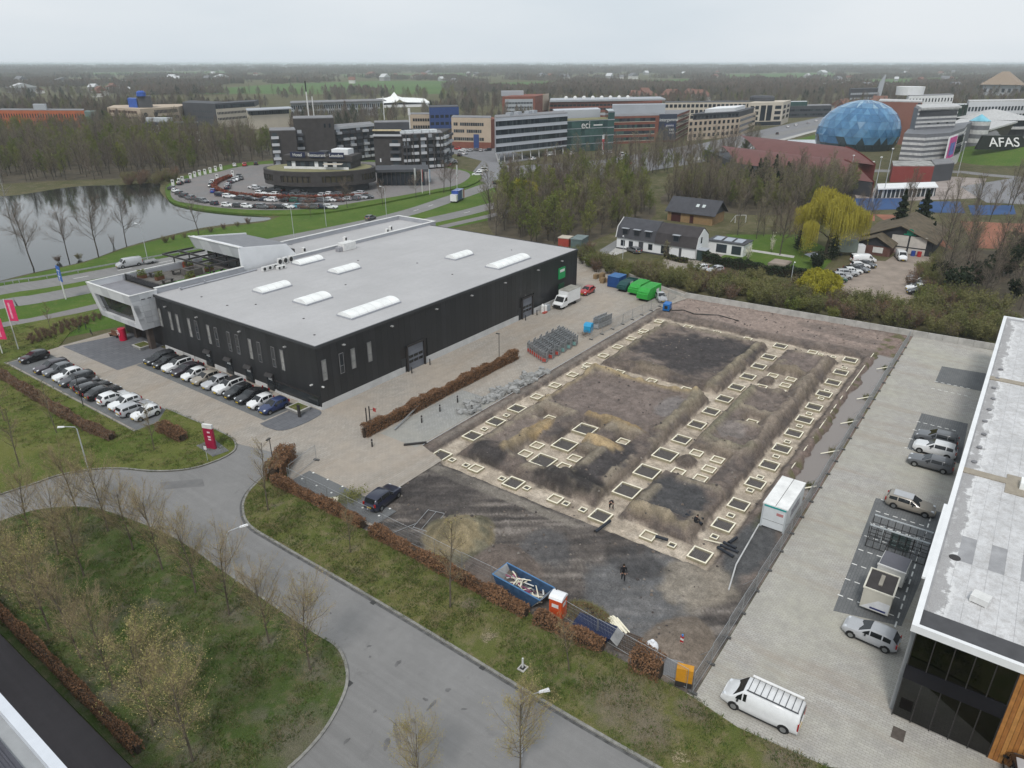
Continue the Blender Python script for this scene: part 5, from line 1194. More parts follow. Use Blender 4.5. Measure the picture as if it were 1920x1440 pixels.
# ------------------------------------------------------------------ temporary fencing
GALV=M('galvanised',(.38,.39,.4),.45,.15,2,.6);BLOCK=M('fence_foot',(.09,.09,.09),.9,.2,3)
fp=obj('fence_panel',None,None,(0,0,-500));fmb=MB();Wp,Hp=3.4,2.0
fmb.tube([(0,0,.12),(0,0,Hp)],.025,5).tube([(Wp,0,.12),(Wp,0,Hp)],.025,5).tube([(0,0,Hp),(Wp,0,Hp)],.022,5).tube([(0,0,.22),(Wp,0,.22)],.022,5)
part('frame',fmb,GALV,fp);wm=MB()
for i in range(1,28):wm.bar((i*Wp/28,0,.22),(i*Wp/28,0,Hp),.009)
for z in(.75,1.3,1.65):wm.bar((0,0,z),(Wp,0,z),.009)
part('wire_mesh',wm,GALV,fp);part('foot',B(-.1,.1,-.35,.35,-.02,.13),BLOCK,fp)

def fence(p,q,what,group,z=.03,strut=False):
    p,q=Vector(p),Vector(q);n=max(1,round((q-p).length/3.45));d=(q-p)/n;rz=math.atan2(d.y,d.x)
    for i in range(n):
        u=USED.get('fp',0);USED['fp']=1;o=place(fp,u,(*(p+d*i),z if not callable(z)else z(*(p+d*i))),rz+random.uniform(-.02,.02),f'wire mesh fence panel, {ORD[i % 30]} {what}',group,(d.length/3.45,1,1));o['category']='fence'
        if strut and i%3==1:part('brace',MB().tube([(0,0,1.4),(0,1.1,.1)],.02,5),GALV,o)

fence((38.6,11.75),(127.5,11.75),'from the white van along the paved lot','fence between plot and paved lot',.04,True)
fence((39.4,44.2),(39.4,27.5),'from the dark car behind the hedge','fence behind the street hedge',.02)
fence((39.6,24.0),(38.6,12.2),'from the orange toilet towards the van','fence behind the street hedge',.02)
fence((44.6,60.4),(39.9,59.2),'at the corner of the small parking bay','fence round the small parking bay',.04)
fence((39.5,58.9),(39.4,46.0),'from the yard corner behind the brown hedge','fence round the small parking bay',.04)
fence((97.5,54.6),(127,52.6),'from the blue box towards the boundary wall','fence by the far corner of the plot',.05)
t=thing('loose_fence','fence frames lying flat on the mud beside the sand heap','fence',(41.4,42.2,.1));fl=MB()
for p_,q_ in(((0,0),(3.2,.8)),((3.2,.8),(3.6,-1.0)),((3.6,-1.0),(.4,-1.8)),((.4,-1.8),(0,0)),((.2,-.9),(3.4,-.1)),((-2.4,1.2),(.8,.1))):fl.tube([(*p_,.05),(*q_,.12)],.03,5)
part('frame',fl,GALV,t)
t=thing('yellow_box','upright orange yellow sheet metal cabinet on the fence corner','cabinet',(38.9,12.6,.1),.3);part('cabinet',B(-.3,.3,-.6,.6,.5,1.7),M('cabinet_orange',(.52,.24,.02),.5,.12,1.5),t);part('stand',B(-.3,.3,-.6,.6,0,.5),STEEL,t)

# ------------------------------------------------------------------ things on the plot
t=thing('site_cabin','white site cabin container with teal stripe at the ditch end','container',(62.1,12.3,.02));CABW=M('cabin_white',(.6,.63,.65),.5,.08,1)
part('shell',B(0,6.05,0,2.35,.12,2.62),CABW,t);part('roof',B(-.03,6.08,-.03,2.38,2.62,2.74),M('cabin_roof',(.74,.74,.73),.6,.14,.8),t);part('roof_seam',B(-.02,6.06,1.15,1.19,2.742,2.755),STEEL,t)
part('teal_stripe',B(-.055,-.032,.1,2.2,2.45,2.62),M('teal',(.02,.3,.3),.5),t);part('door_panel',B(-.03,-.001,.15,1.1,.98,2.4),CABW,t);part('door_panel',B(-.03,-.001,1.16,2.2,.98,2.4),CABW,t);part('door_panel',B(-.03,-.001,.15,2.2,.16,.93),CABW,t);part('dark_gap',B(-.012,-.0005,.15,2.2,.93,.98),STEEL,t)
nb=M('notice_red',(.45,.2,.2),.7,.1);part('notice',B(-.045,-.031,.3,.95,1.75,2.05),nb,t);part('side_print',B(1.6,4.6,-.02,-.001,1.0,1.9),M('print_grey',(.3,.3,.33),.7,.5,3),t)
for sx in(0,5.9):
    for sy in(0,2.2):part('corner_post',B(sx-.02,sx+.16,sy-.02,sy+.16,.0,2.68),M('post_grey',(.45,.48,.5),.5),t)
t=thing('skip','blue open skip filled with timber and rubbish beside the hedge','skip',(40.0,27.9,.03),-pi/2-.06)
SKB=M('skip_blue',(.035,.075,.145),.6,.3,2)
prof=[(-2.6,1.45),(-1.9,.15),(1.6,.15),(2.6,1.45)]
for sy in(-.95,.95):part('side_wall',MB().add([(p[0],sy-.05,p[1])for p in prof]+[(p[0],sy+.05,p[1])for p in prof],[(0,1,2,3),(7,6,5,4),(0,4,5,1),(1,5,6,2),(2,6,7,3),(3,7,4,0)]),SKB,t)
part('floor',B(-1.9,1.6,-.9,.9,.12,.22),M('skip_inner',(.3,.3,.3),.8,.25),t)
part('end_wall',MB().hexa([(-2.62,-.9,1.45),(-2.52,-.9,1.45),(-2.52,.9,1.45),(-2.62,.9,1.45)],[(-1.92,-.9,.15),(-1.82,-.9,.15),(-1.82,.9,.15),(-1.92,.9,.15)]),M('skip_inner'),t);part('end_wall',MB().hexa([(1.6,-.9,.15),(1.7,-.9,.15),(1.7,.9,.15),(1.6,.9,.15)],[(2.6,-.9,1.45),(2.7,-.9,1.45),(2.7,.9,1.45),(2.6,.9,1.45)]),M('skip_inner'),t)
part('rim',MB().tube([(-2.6,-1,1.45),(2.65,-1,1.45),(2.65,1,1.45),(-2.6,1,1.45),(-2.6,-1,1.45)],.06,5),M('skip_rim',(.08,.2,.38),.5,.2),t)
for i in range(44):
    c=Vector((random.uniform(-1.5,2.0),random.uniform(-.75,.75),.4+random.random()*.65));d=Vector((random.uniform(-1,1),random.uniform(-.6,.6),random.uniform(-.1,.25))).normalized()*random.uniform(.3,.9)
    solo('scrap_board',MB().bar(c-d,c+d,random.uniform(.06,.16),.03),random.choice((TIMB,TIMB,UNIT,M('scrap_dark',(.06,.05,.06),.8),M('scrap_pink',(.3,.06,.14),.7))),'scrap boards and packaging lying in the blue skip','scrap','rubbish in the blue skip',(40.0,27.9,.05),-pi/2-.06)
t=thing('portable_toilet','orange portable toilet cabin with white roof beside the skip','toilet',(39.5,24.0,.03),.12);ORG=M('toilet_orange',(.6,.085,.02),.5,.1,2)
part('cabin',B(-.55,.55,-.55,.55,0,2.1),ORG,t);part('door',B(-.575,-.552,-.42,.42,.08,1.98),M('toilet_door',(.5,.07,.02),.5,.1),t)
part('roof',MB().extr([(-.6,2.1),(.6,2.1),(.52,2.28),(.28,2.4),(-.28,2.4),(-.52,2.28)],-.6,.6),M('toilet_white',(.75,.76,.78),.5,.06),t);part('vent_pipe',MB().tube([(.35,.35,2.2),(.35,.35,2.55)],.06,8),STEEL,t)
lb=part('label_plate',B(-.59,-.577,-.3,.3,1.35,1.7),UNIT,t);part('label_plate',B(-.25,.25,-.58,-.555,1.4,1.7),UNIT,t)
for i in range(6):part('cabin_rib',B(-.45+i*.18,-.43+i*.18,-.565,-.55,.1,1.3),M('toilet_door'),t)
t=thing('small_skip','small dark blue skip with boards and brown cuttings behind the hedge','skip',(39.6,20.6,.02),pi/2+.1);part('body',MB().hexa([(-1.2,-.7,.05),(1.2,-.7,.05),(1.2,.7,.05),(-1.2,.7,.05)],[(-1.7,-.8,.85),(1.6,-.8,.85),(1.6,.8,.85),(-1.7,.8,.85)]),M('skip_navy',(.012,.02,.06),.6,.2),t);part('apron',MB().hexa([(-2.3,-.75,.3),(-1.7,-.75,.8),(-1.7,.75,.8),(-2.3,.75,.3)],[(-2.3,-.75,.36),(-1.7,-.75,.88),(-1.7,.75,.88),(-2.3,.75,.36)]),M('skip_inner'),t)
g_=Grow(77)
for _ in range(1600):
    r1_,a_=g_.r.random()**.5,g_.r.random()*6.28;zz=(1-r1_)*1.3*g_.r.uniform(.6,1.1);p=Vector((r1_*1.3*cos(a_),r1_*2.3*sin(a_),zz));g_.blade(p,p+(g_.vec()+Vector((0,0,.4)))*.35,.03,0);g_.leaf(p,.07,1)
t=thing('cuttings_heap','brown heap of hedge cuttings behind the orange toilet','cuttings',(41.1,22.0,0));part('twigs',g_.tw,[OLIVE,CLEAF2],t)

def lumber(x,y,rz,n,L_,label,z=.05,sp=.14):
    t=thing('lumber_stack',label,'lumber',(x,y,z),rz)
    for i in range(n):part('plank',B(-L_/2*random.uniform(.75,1),L_/2*random.uniform(.75,1),-.055,.055,0,.04),TIMB,t,(random.uniform(-.15,.15),(i%8-4)*sp*random.uniform(.9,1.1),.05*(i//8)+.002*i),random.uniform(-.07,.07))

lumber(*at(612,941),2.35,16,2.8,'pile of fresh pale planks on dark paving by the corner hedge',.08);lumber(*at(1154,1176),1.1,14,2.3,'loose stack of pale planks on the mud near the small skip',.08)
p=at(655,935);t=thing('branch_pile','pile of cut greenish conifer branches beside the planks','branches',(*p,.06));g_=Grow(78)
for _ in range(500):q=Vector((g_.r.gauss(0,.9),g_.r.gauss(0,.6),g_.r.random()*.4));g_.blade(q,q+Vector((g_.r.uniform(-.5,.5),g_.r.uniform(-.5,.5),.1)),.05,0);g_.leaf(q,.1,1)
part('twigs',g_.tw,[OLIVE,GLEAF],t)
# black pipes
PIPE=M('black_pipe',(.022,.026,.035),.45,.15,2)
def pipe(u0,v0,u1,v1,label,r=.16,grp=None,lift=0):
    a,b=at(u0,v0),at(u1,v1);za,zb=zs(*a)+r+lift,zs(*b)+r+lift;c=Vector(((a[0]+b[0])/2,(a[1]+b[1])/2,0));k=10;mb=MB();A,E_=Vector((*a,za))-c,Vector((*b,zb))-c
    mb.tube([A,E_],r,k,cap=False);d=(E_-A).normalized();mb2=MB().tube([A-d*.002,E_+d*.002],r*.86,k,cap=False);o=solo('drain_pipe',mb,PIPE,label,'pipe',grp,c);part('bore',mb2,DARKFAN,o);part('socket',MB().tube([A,A+d*.18],r*1.12,k,cap=False),PIPE,o)

pipe(1116,999,1144,979,'single black drain pipe on the mud beside the bending worker');pipe(1229,1008,1252,1015,'black pipe lying between two front row frames')
for i,(a,b,c,d,l)in enumerate(((1280,972,1306,989,'lowest'),(1286,968,1316,986,'middle'),(1292,965,1318,978,'uppermost'))):pipe(a,b,c,d,f'black pipe at the crouching worker, {l} of the three',.17,None,.05*i)
for i,(a,b,c,d,l)in enumerate(((1345,1028,1375,1046,'lowest'),(1350,1024,1384,1038,'second lowest'),(1356,1019,1380,1030,'third'),(1366,1020,1381,1010,'uppermost'))):pipe(a,b,c,d,f'black pipe by the corner frame next to the gravel, {l} of four',.15)
t=solo('plastic_conduit',MB().tube([(*at(1423,985),.15),(*at(1380,1060),.12),(*at(1366,1108),.12)],.07,6),M('conduit_grey',(.5,.5,.5),.5),'long pale grey conduit lying from the white cabin to the gravel','conduit')
solo('batten',MB().bar((*at(1320,1006),-.3),(*at(1354,1020),.05),.1,.06),TIMB,'single pale batten between trench and black pipes','batten')
for i,(u,v)in enumerate(((858,755),(825,772),(885,773),(791,793),(698,838))):
    p=at(u,v);t=thing('black_bollard',f'black upright bollard on the broken paving, {ORD[i]} from the rubble','bollard',(*p,.04));part('post',MB().lathe([(.1,0),(.1,.95),(.07,1.02)],10),STEEL,t);part('band',MB().lathe([(.104,.7),(.104,.8)],10),M('lamp_grey'),t)
# rubble of concrete blocks along the paving
rm_=[MB().hexa([(-.5,-.3,0),(.5,-.32,0),(.52,.3,0),(-.48,.31,0)],[(-.47,-.27,.28),(.49,-.3,.3),(.48,.29,.26),(-.5,.26,.3)]).mesh('slab_piece',M('rubble',(.27,.27,.265),.9,.3,2)),MB().hexa([(-.4,-.25,0),(.4,-.25,0),(.35,.3,0),(-.45,.25,0)],[(-.35,-.22,.4),(.3,-.25,.35),(.33,.25,.42),(-.4,.2,.36)]).mesh('slab_piece',M('rubble'))]
for i in range(110):
    t_=random.random();a=63.5+t_*18.5;b=54.2-t_*.6+random.gauss(0,.6)
    o=tag(obj('concrete_block',rm_[i%2],None,(a,b,.05+(.3 if random.random()<.3 else 0)),random.random()*6.3),'broken grey concrete block in the long rubble row on the paving','concrete block','rubble row of concrete blocks');o.rotation_euler=(random.uniform(-.25,.25),random.uniform(-.25,.25),random.random()*6.3);o.scale=(random.uniform(.6,1.3),)*3
for i in range(6):tag(obj('kerb_stone',B(-.5,.5,-.12,.12,0,.25).mesh('kerb_stone',M('rubble')),None,(81.5+(i%3)*.3,52.6+i*.35,.05),.3),f'loose kerb stone at the far rubble end, {ORD[i]} from the trench','kerb stone','kerb stones laid by the trench')
# roll cages and boxes
cg=obj('roll_cage',None,None,(0,0,-500));cb_=MB()
for x in(0,1.1):
    for y in(0,.7):cb_.bar((x,y,.15),(x,y,1.75),.06)
for z in(.3,.8,1.3,1.73):
    cb_.bar((0,0,z),(1.1,0,z),.045);cb_.bar((0,.7,z),(1.1,.7,z),.045);cb_.bar((0,0,z),(0,.7,z),.045)
for i in range(1,8):cb_.bar((i*1.1/8,0,.2),(i*1.1/8,0,1.73),.03);cb_.bar((i*1.1/8,.7,.2),(i*1.1/8,.7,1.73),.03)
part('cage',cb_,GALV,cg);cbase=part('base',B(0,1.1,0,.7,.12,.18),M('cage_base',(.3,.31,.32),.6),cg)
cpan=part('end_panel',B(-.03,.0,.05,.65,.2,.75),M('cage_red',(.34,.06,.045),.6,.1),cg)
for i in range(48):
    row,k=divmod(i,8);a=84.6+row*1.75+k*.3;b=55.0+k*.6;red=row<3
    u=USED.get('cg',0);USED['cg']=1;o=place(cg,u,(a,b,.05),.25+random.uniform(-.05,.05),f'wire roll cage with {"red" if red else "green"} end, {ORD[k]} in nested row, {ORD[row]} row from the copper hedge','nested roll cages')
    o['category']='roll cage'
    for ch in o.children:
        if ch.name.startswith('end_panel'):ch.material_slots[0].link='OBJECT';ch.material_slots[0].material=M('cage_red')if red else M('cage_green',(.16,.3,.29),.6,.1)
for i in range(5):o=place(cg,1,(102.4+i*.75,56.0-.1*i,.05),.1,f'tall grey roll cage next to the blue box, {ORD[i]} from it','roll cages by the blue box',(1,1.4,1.15));o['category']='roll cage';[setattr(ch.material_slots[0],'material',M('cage_base'))for ch in o.children if ch.name.startswith('end_panel')]
t=thing('blue_box','bright blue plastic grit box beside the grey roll cages','box',(100.7,57.0,.05),.2);SB=M('bin_blue',(.02,.28,.52),.45,.1,2);part('box',B(-.75,.75,-.6,.6,0,1.1),SB,t);part('lid',MB().extr([(-.8,1.1),(.8,1.1),(.5,1.5),(-.5,1.5)],-.65,.65),SB,t)
t=thing('branch_heap','small heap of brown branches between roll cages and blue box','branches',(98.8,56.4,.04));g_=Grow(79)
for _ in range(180):q=Vector((g_.r.gauss(0,.8),g_.r.gauss(0,.5),g_.r.random()*.5));g_.blade(q,q+Vector((g_.r.uniform(-.9,.9),g_.r.uniform(-.5,.5),.15)),.05,0)
part('twigs',g_.tw,BROWN,t)
# waste containers at the back
def compactor(a,b,col,label,L_=5.6,W_=2.3,H_=2.4):
    t=thing('waste_container',label,'waste container',(a,b,.05),.0);m=M(col[0],col[1],.45,.1,1)
    part('body',MB().extr([(-L_/2+.9,.25),(L_/2,.25),(L_/2,H_),(-L_/2+1.3,H_),(-L_/2,H_*.62),(-L_/2,.55)],-W_/2,W_/2),m,t)
    for i in range(6):part('rib',B(-L_/2+1.6+i*.7,-L_/2+1.7+i*.7,-W_/2-.05,W_/2+.05,.3,H_+.04),m,t)
    part('hopper',B(-L_/2+.15,-L_/2+1.1,-W_/2+.2,W_/2-.2,H_*.62,H_*.78),m,t);part('skid',B(-L_/2+.6,L_/2-.3,-.9,.9,0,.25),TRIM,t);part('label_plate',B(L_/2-2.2,L_/2-1.0,-W_/2-.07,-W_/2-.055,1.2,1.8),UNIT,t)

GRN=('compactor_green',(.03,.3,.045));compactor(124.2,57.2,GRN,'big bright green waste compactor, nearer the silver hatchback',6.0);compactor(126.2,60.4,GRN,'bright green waste compactor behind the bigger one',5.2,2.2,2.1)
compactor(126.4,63.4,('compactor_dark',(.012,.06,.06)),'dark green waste container left of the bright green ones',4.0,2.0,1.8)
t=thing('waste_container','blue ribbed waste container beside the pallet stacks','waste container',(127.8,66.2,.05));BL=M('container_blue',(.015,.06,.2),.5,.1,1);part('body',B(-1.6,1.6,-1.3,1.3,.1,2.2),BL,t);part('lid',B(-1.65,1.65,-1.35,1.35,2.2,2.3),M('lid_blue',(.03,.12,.3),.5),t)
for i in range(5):part('rib',B(-1.5+i*.72,-1.4+i*.72,-1.36,1.36,.1,2.2),BL,t)
PAL=M('pallet_wood',(.26,.18,.1),.85,.25,2);pm=MB()
for i in range(5):pm.box(-.6,.6,-.4+i*.175,-.3+i*.175,.1,.125)
for x in(-.55,0,.55):pm.box(x-.05,x+.05,-.4,.4,0,.1)
pme=pm.mesh('pallet',PAL)
for s_,(a,b,n)in enumerate(((128.2,69.6,8),(129.6,70.6,12),(129.3,68.9,6),(130.2,72.4,7))):
    for i in range(n):tag(obj('pallet',pme,None,(a,b,.05+i*.135),random.uniform(-.05,.05)),f'wooden pallet, {ORD[i]} from the ground in the {ORD[s_]} stack from the hall','pallet','stacked wooden pallets')
t=thing('generator','blue generator box on the paved corner of the plot','generator',(119.0,50.9,.05),.2);part('body',B(-1.0,1.0,-.6,.6,.3,1.5),M('generator_blue',(.01,.13,.4),.4,.1),t);part('base',B(-1.05,1.05,-.65,.65,.05,.3),TRIM,t);part('panel',B(-1.03,-1.002,-.3,.3,.6,1.2),TRIM,t)
t=solo('black_hose',MB().tube([(119.5,50.2,.1),(121,48.5,.1),(120,46,.12),(122,42,.1),(121,38,.12)],.09,6),TRIM,'black hose trailing over the earth from the blue generator','hose')
t=thing('bottle_cage','cage with white bottles and red crates beside the hall door','gas cage',(104.8,68.9,.05));part('bottle',MB().lathe([(.3,.1),(.3,1.4),(.1,1.7)],10,0,(-.4,0)),UNIT,t);part('bottle',MB().lathe([(.3,.1),(.3,1.2),(.1,1.4)],10,0,(.3,-.2)),UNIT,t);part('crate',B(-.8,.2,-.7,-.2,0,.25),M('cage_red'),t);part('cage',B(.5,1.6,-.4,.5,.1,1.1),M('mesh_grey',(.3,.33,.36),.6),t)
# boundary wall of concrete elements
bw=thing('boundary_wall','long pale concrete element wall along the back of the plot','wall',(131.5,0,0));Pw=[(129.0,50.8),(131.5,0.0)]
n=26;A,E_=Vector((128.7,51.5)),Vector((131.9,-6));d=(E_-A)/n;rz=math.atan2(d.y,d.x);wmesh=B(0,d.length-.03,-.1,.1,-.1,1.05).mesh('wall_element',M('wall_concrete',(.4,.39,.37),.9,.22,.8))
for i in range(n):o=obj('wall_element',wmesh,bw,(A.x+d.x*i-131.5,A.y+d.y*i,0),rz)
n=12;A,E_=Vector((146.5,92)),Vector((128.7,51.5));d=(E_-A)/n;rz=math.atan2(d.y,d.x);wmesh2=B(0,d.length-.03,-.1,.1,-.1,.6).mesh('wall_element',M('wall_concrete'))
for i in range(n):obj('wall_element',wmesh2,bw,(A.x+d.x*i-131.5,A.y+d.y*i,0),rz)
# bits by the street
t=thing('sand_bag','white builder bag on the earth heap behind the copper clump','bag',(*at(1221,1226),.35));part('bag',MB().lathe([(.35,0),(.5,.2),(.52,.5),(.38,.75),(.15,.82)],9),M('bag_white',(.72,.73,.76),.8,.1,4),t,smooth=True);part('tie',MB().lathe([(.15,.8),(.08,.92),(.16,1.02)],7),M('bag_white'),t)
t=thing('beacon','red and white striped warning post on the earth heap','warning post',(*at(1276,1221),.45))
for i in range(5):part('stripe',B(-.05,.05,-.13,.13,.1+i*.2,.3+i*.2),PAINT['red']if i%2==0 else UNIT,t)
part('foot',B(-.2,.2,-.3,.3,0,.1),TRIM,t);part('lamp',MB().lathe([(.08,1.1),(.08,1.25)],8),M('lamp_blue',(.05,.2,.5),.3),t)
t=thing('metal_sheet','grey metal sheets leaning on the fence beside the copper clump','metal sheet',(38.9,14.0,.1),.25);part('sheet',MB().hexa([(0,-1.1,0),(.05,-1.1,0),(.05,1.1,0),(0,1.1,0)],[(.45,-1.1,1.3),(.5,-1.1,1.3),(.5,1.1,1.2),(.45,1.1,1.2)]),M('sheet_grey',(.25,.26,.28),.5,.15),t);part('prop',MB().tube([(.9,0,0),(.45,0,1.1)],.03,5),GALV,t)
t=thing('drain_grate','rusty slatted steel grate behind the street fence','grate',(*at(1178,1209),.04),.1)
for i in range(12):part('slat',B(-1.1+i*.2,-1.02+i*.2,-.8,.8,0,.08),M('rust_steel',(.1,.075,.06),.8,.25,3),t)
t=thing('marker_post','short white marker post on a concrete plate in the verge','marker post',(*at(980,1255),.12));part('plate',B(-.35,.35,-.3,.3,0,.05),CONC,t);part('post',B(-.06,.06,-.05,.05,.05,1.0),UNIT,t);part('lid',B(-.2,.2,-.18,.18,.05,.08),TRIM,t)
for u,v,l in((915,1195,'beside the orange toilet side of the verge'),(1273,1422,'near the lower kerb')):
    g_=Grow(int(u));[g_.blade(q,q+Vector((g_.r.uniform(-.35,.35),g_.r.uniform(-.35,.35),.05)),.03)for q in(Vector((g_.r.gauss(0,.3),g_.r.gauss(0,.25),.05*g_.r.random()))for _ in range(90))];solo('straw_patch',g_.tw,M('straw',(.42,.36,.24),.9,.2,5),f'pale straw patch on the grass {l}','straw',None,(*at(u,v),.13))
# steel racks and small trailers on the right lot
t=thing('glass_rack','dark steel transport rack with pale top rails beside the parked estate car','rack',(64.6,.4,.05));rk=MB();rl=MB()
for x in(0,2.0):
    rl.bar((x,0,2.5),(x,5.0,2.5),.12,.1)
    for y in np.linspace(0,5,9):rk.bar((x,y,.1),(x,y,2.5),.06)
    for z in(.12,.9,1.7):rk.bar((x,0,z),(x,5,z),.05)
for y in(0,1.67,3.33,5):rk.bar((0,y,.12),(2,y,.12),.06);rk.bar((0,y,2.4),(2,y,2.4),.05)if y in(0,5)else None
part('frame',rk,STEEL,t);part('top_rail',rl,M('rail_pale',(.42,.45,.47),.5),t)
for y in(1.0,3.9):part('strut',MB().bar((1.0,y,.1),(1.0,y,2.2),.07),M('rail_pale'),t)
part('glass_sheet',B(.9,.93,1.5,3.2,.2,1.9),clear_glass('clear_pane'),t)
CRM=M('cream_panel',(.5,.48,.42),.6,.08)
t=thing('site_trailer','cream trailer hut with dark flat lid and a plank on it','trailer',(56.6,2.9,.05),.0)
part('body',MB().hexa([(-1.6,-1.15,.45),(1.5,-1.15,.45),(1.5,1.05,.45),(-1.6,1.05,.45)],[(-1.5,-1.15,2.3),(1.5,-1.15,2.3),(1.5,1.05,2.3),(-1.5,1.05,2.3)]),CRM,t);part('lid',B(-1.42,1.42,-1.08,.98,2.3,2.36),M('lid_brown',(.05,.045,.045),.8,.2),t)
rmb=MB();[rmb.box(*q,2.3,2.42)for q in((-1.55,1.55,-1.22,-1.09),(-1.55,1.55,.99,1.12),(-1.55,-1.43,-1.09,.99),(1.43,1.55,-1.09,.99))];part('lid_rim',rmb,M('rim_cream',(.62,.6,.52),.6),t);part('plank',B(-.6,.9,-.15,.15,2.37,2.47),M('old_plank',(.3,.28,.24),.9),t)
part('banner',MB().hexa([(-1.62,-1.1,.5),(-1.6,-1.1,.5),(-1.6,1.0,.5),(-1.62,1.0,.5)],[(-1.55,-1.1,1.5),(-1.53,-1.1,1.5),(-1.53,-.2,1.5),(-1.55,-.2,1.5)]),M('banner_white',(.62,.63,.65),.6),t);part('banner_text',B(-1.645,-1.63,-.9,.3,.62,.78),M('print_navy',(.03,.04,.14),.6,.4,6),t)
for s_ in(-1,1):obj('wheel',car_parts('hatchback')['wheel'],t,(0,s_*1.0,.31))
t=thing('site_trailer','smaller white trailer hut with plain slate grey lid by the rack','trailer',(60.9,2.6,.05),-.05);part('body',B(-1.3,1.2,-1.2,1.0,.4,1.9),M('trailer_white',(.62,.62,.6),.5,.06),t);part('lid',B(-1.2,1.15,-1.15,.95,1.9,1.96),M('lid_slate',(.12,.12,.14),.6,.1),t);part('lid_rim',B(-1.35,-1.22,-1.25,1.05,1.85,2.0),UNIT,t)
for s_ in(-1,1):obj('wheel',car_parts('hatchback')['wheel'],t,(0,s_*1.0,.31))

# ------------------------------------------------------------------ lamps, signs, flags
LPOLE=M('lamp_pole',(.42,.44,.46),.5,.1)
def lamp(u,v,H,label,ang,arm=1.2,name='street_lamp',grp=None,dark=False,xy=None):
    p=xy or at(u,v);t=thing(name,label,'street lamp',(*p,.1),ang,grp);m=STEEL if dark else LPOLE
    if dark:part('pole',MB().tube([(0,0,0),(0,0,H)],.06,6,0,.045),m,t);part('lamp_head',B(-.1,.5,-.12,.12,H-.02,H+.08),STEEL,t)
    else:
        part('pole',MB().tube([(0,0,0),(0,0,H*.6),(0,0,H-.35),(.12*arm,0,H-.1),(.45*arm,0,H),(arm,0,H+.12)],.075,7,0,.04),m,t)
        part('lamp_head',MB().hexa([(arm-.1,-.08,H+.06),(arm+.62,-.13,H+.1),(arm+.62,.13,H+.1),(arm-.1,.08,H+.06)],[(arm-.08,-.05,H+.17),(arm+.55,-.09,H+.24),(arm+.55,.09,H+.24),(arm-.08,.05,H+.17)]),M('lamp_white',(.75,.76,.78),.4,.04),t)

lamp(443,1092,5.4,'slim street lamp with white head at the island kerb',R(-30));lamp(165,878,5.3,'street lamp on the lawn by the road bend',pi*.8);lamp(978,1420,5.4,'street lamp at the bottom kerb behind a budding tree',R(-40))
lamp(278,492,8.6,'tall lamp post beside the main road near the white van',R(100));lamp(552,447,8.4,'tall lamp post in front of the pond bank',R(100));lamp(612,425,8.4,'lamp post left of the blue sign by the car park',R(100));lamp(725,410,9,'lamp post above the grey hatchback on the main road',R(100))
lamp(516,892,4.6,'dark slim lamp at the yard entrance',R(200),dark=True);lamp(936,675,4.2,'dark lamp post at the far end of the copper hedge',R(100),dark=True);lamp(157,763,4.4,'dark lamp post between the parked cars by the lawn',R(10),dark=True);lamp(1480,545,6,'pale lamp post in the bushes behind the boundary wall',R(200));lamp(1167,490,6,'pale lamp post in front of the white farmhouse',R(200))
PINK=M('pink_flag',(.62,.035,.13),.7,.1,1)
for i,(u,v,H)in enumerate(((35,656,8.4),(5,664,6.0))):
    p=at(u,v);t=thing('flag_pole',['white flag pole with tall pink banner at the parking corner','white flag pole at the very left picture edge'][i],'flag',(*p,.1));part('pole',MB().tube([(0,0,0),(0,0,H)],.09,8,0,.06),UNIT,t)
    fl=part('flag',MB().box(-.02,.02,-1.4,-.1,H-3.6,H-.15),PINK,t,None,YAW);part('flag_text',B(-.03,-.021,-.75,-.45,H-3.2,H-.6),M('flag_print',(.7,.3,.4),.7,.3,3),fl)
t=thing('direction_sign','blue overhead direction sign on a slanting white pole by the road','sign',(*at(124,562),.1),R(-95));part('pole',MB().tube([(0,0,0),(-.2,0,4.6)],.12,8),UNIT,t)
sb=part('sign_board',MB().box(-1.0,1.0,-.06,.0,3.6,6.6),M('sign_blue',(.012,.1,.42),.4,.05),t);part('sign_text',B(-.7,.6,-.075,-.062,5.6,5.85),UNIT,sb);part('sign_text',B(-.7,.4,-.075,-.062,4.5,4.7),UNIT,sb);part('sign_text',B(-.2,.1,-.075,-.062,4.9,5.4),UNIT,sb)
sl_=sheet('pylon_plate',pxs('368,837 401,824 430,847 399,858'),.13,PAVE_D)
t=thing('pylon_sign','red and white pylon sign on the grass corner of the yard entrance','sign',(*at(397,842),.13),R(20));part('panel',B(-.14,.14,-.65,.65,0,2.7),M('pylon_red',(.3,.012,.05),.45,.08),t);part('header',B(-.15,.15,-.65,.65,2.7,3.2),UNIT,t)
for z in(2.1,1.5,1.15):part('sign_text',B(-.155,-.142,-.3,.1,z,z+.2),M('sign_print',(.7,.5,.55),.7,.3,5),t)
t=thing('entrance_sign','red cylinder sign with big white quotation marks at the hall entrance','sign',(*at(232,638),.06));part('body',MB().lathe([(.6,0),(.6,2.0),(.55,2.05)],20),M('sign_red',(.5,.012,.05),.4,.06),t)
text('\u201d',2.4,t,(-.62,.0,.62),(pi/2,0,-pi/2),UNIT,'quotation_mark',.02);part('caption',B(-.612,-.59,-.25,.25,1.7,1.82),UNIT,t)
t=thing('small_sign','small white notice sign on a post near the pylon','sign',(*at(390,866),.12),R(20));part('post',MB().tube([(0,0,0),(0,0,2.0)],.03,6),LPOLE,t);part('plate',B(-.03,-.01,-.2,.2,1.5,2.0),UNIT,t);part('plate_frame',B(-.028,-.005,-.23,.23,1.46,2.04),STEEL,t)
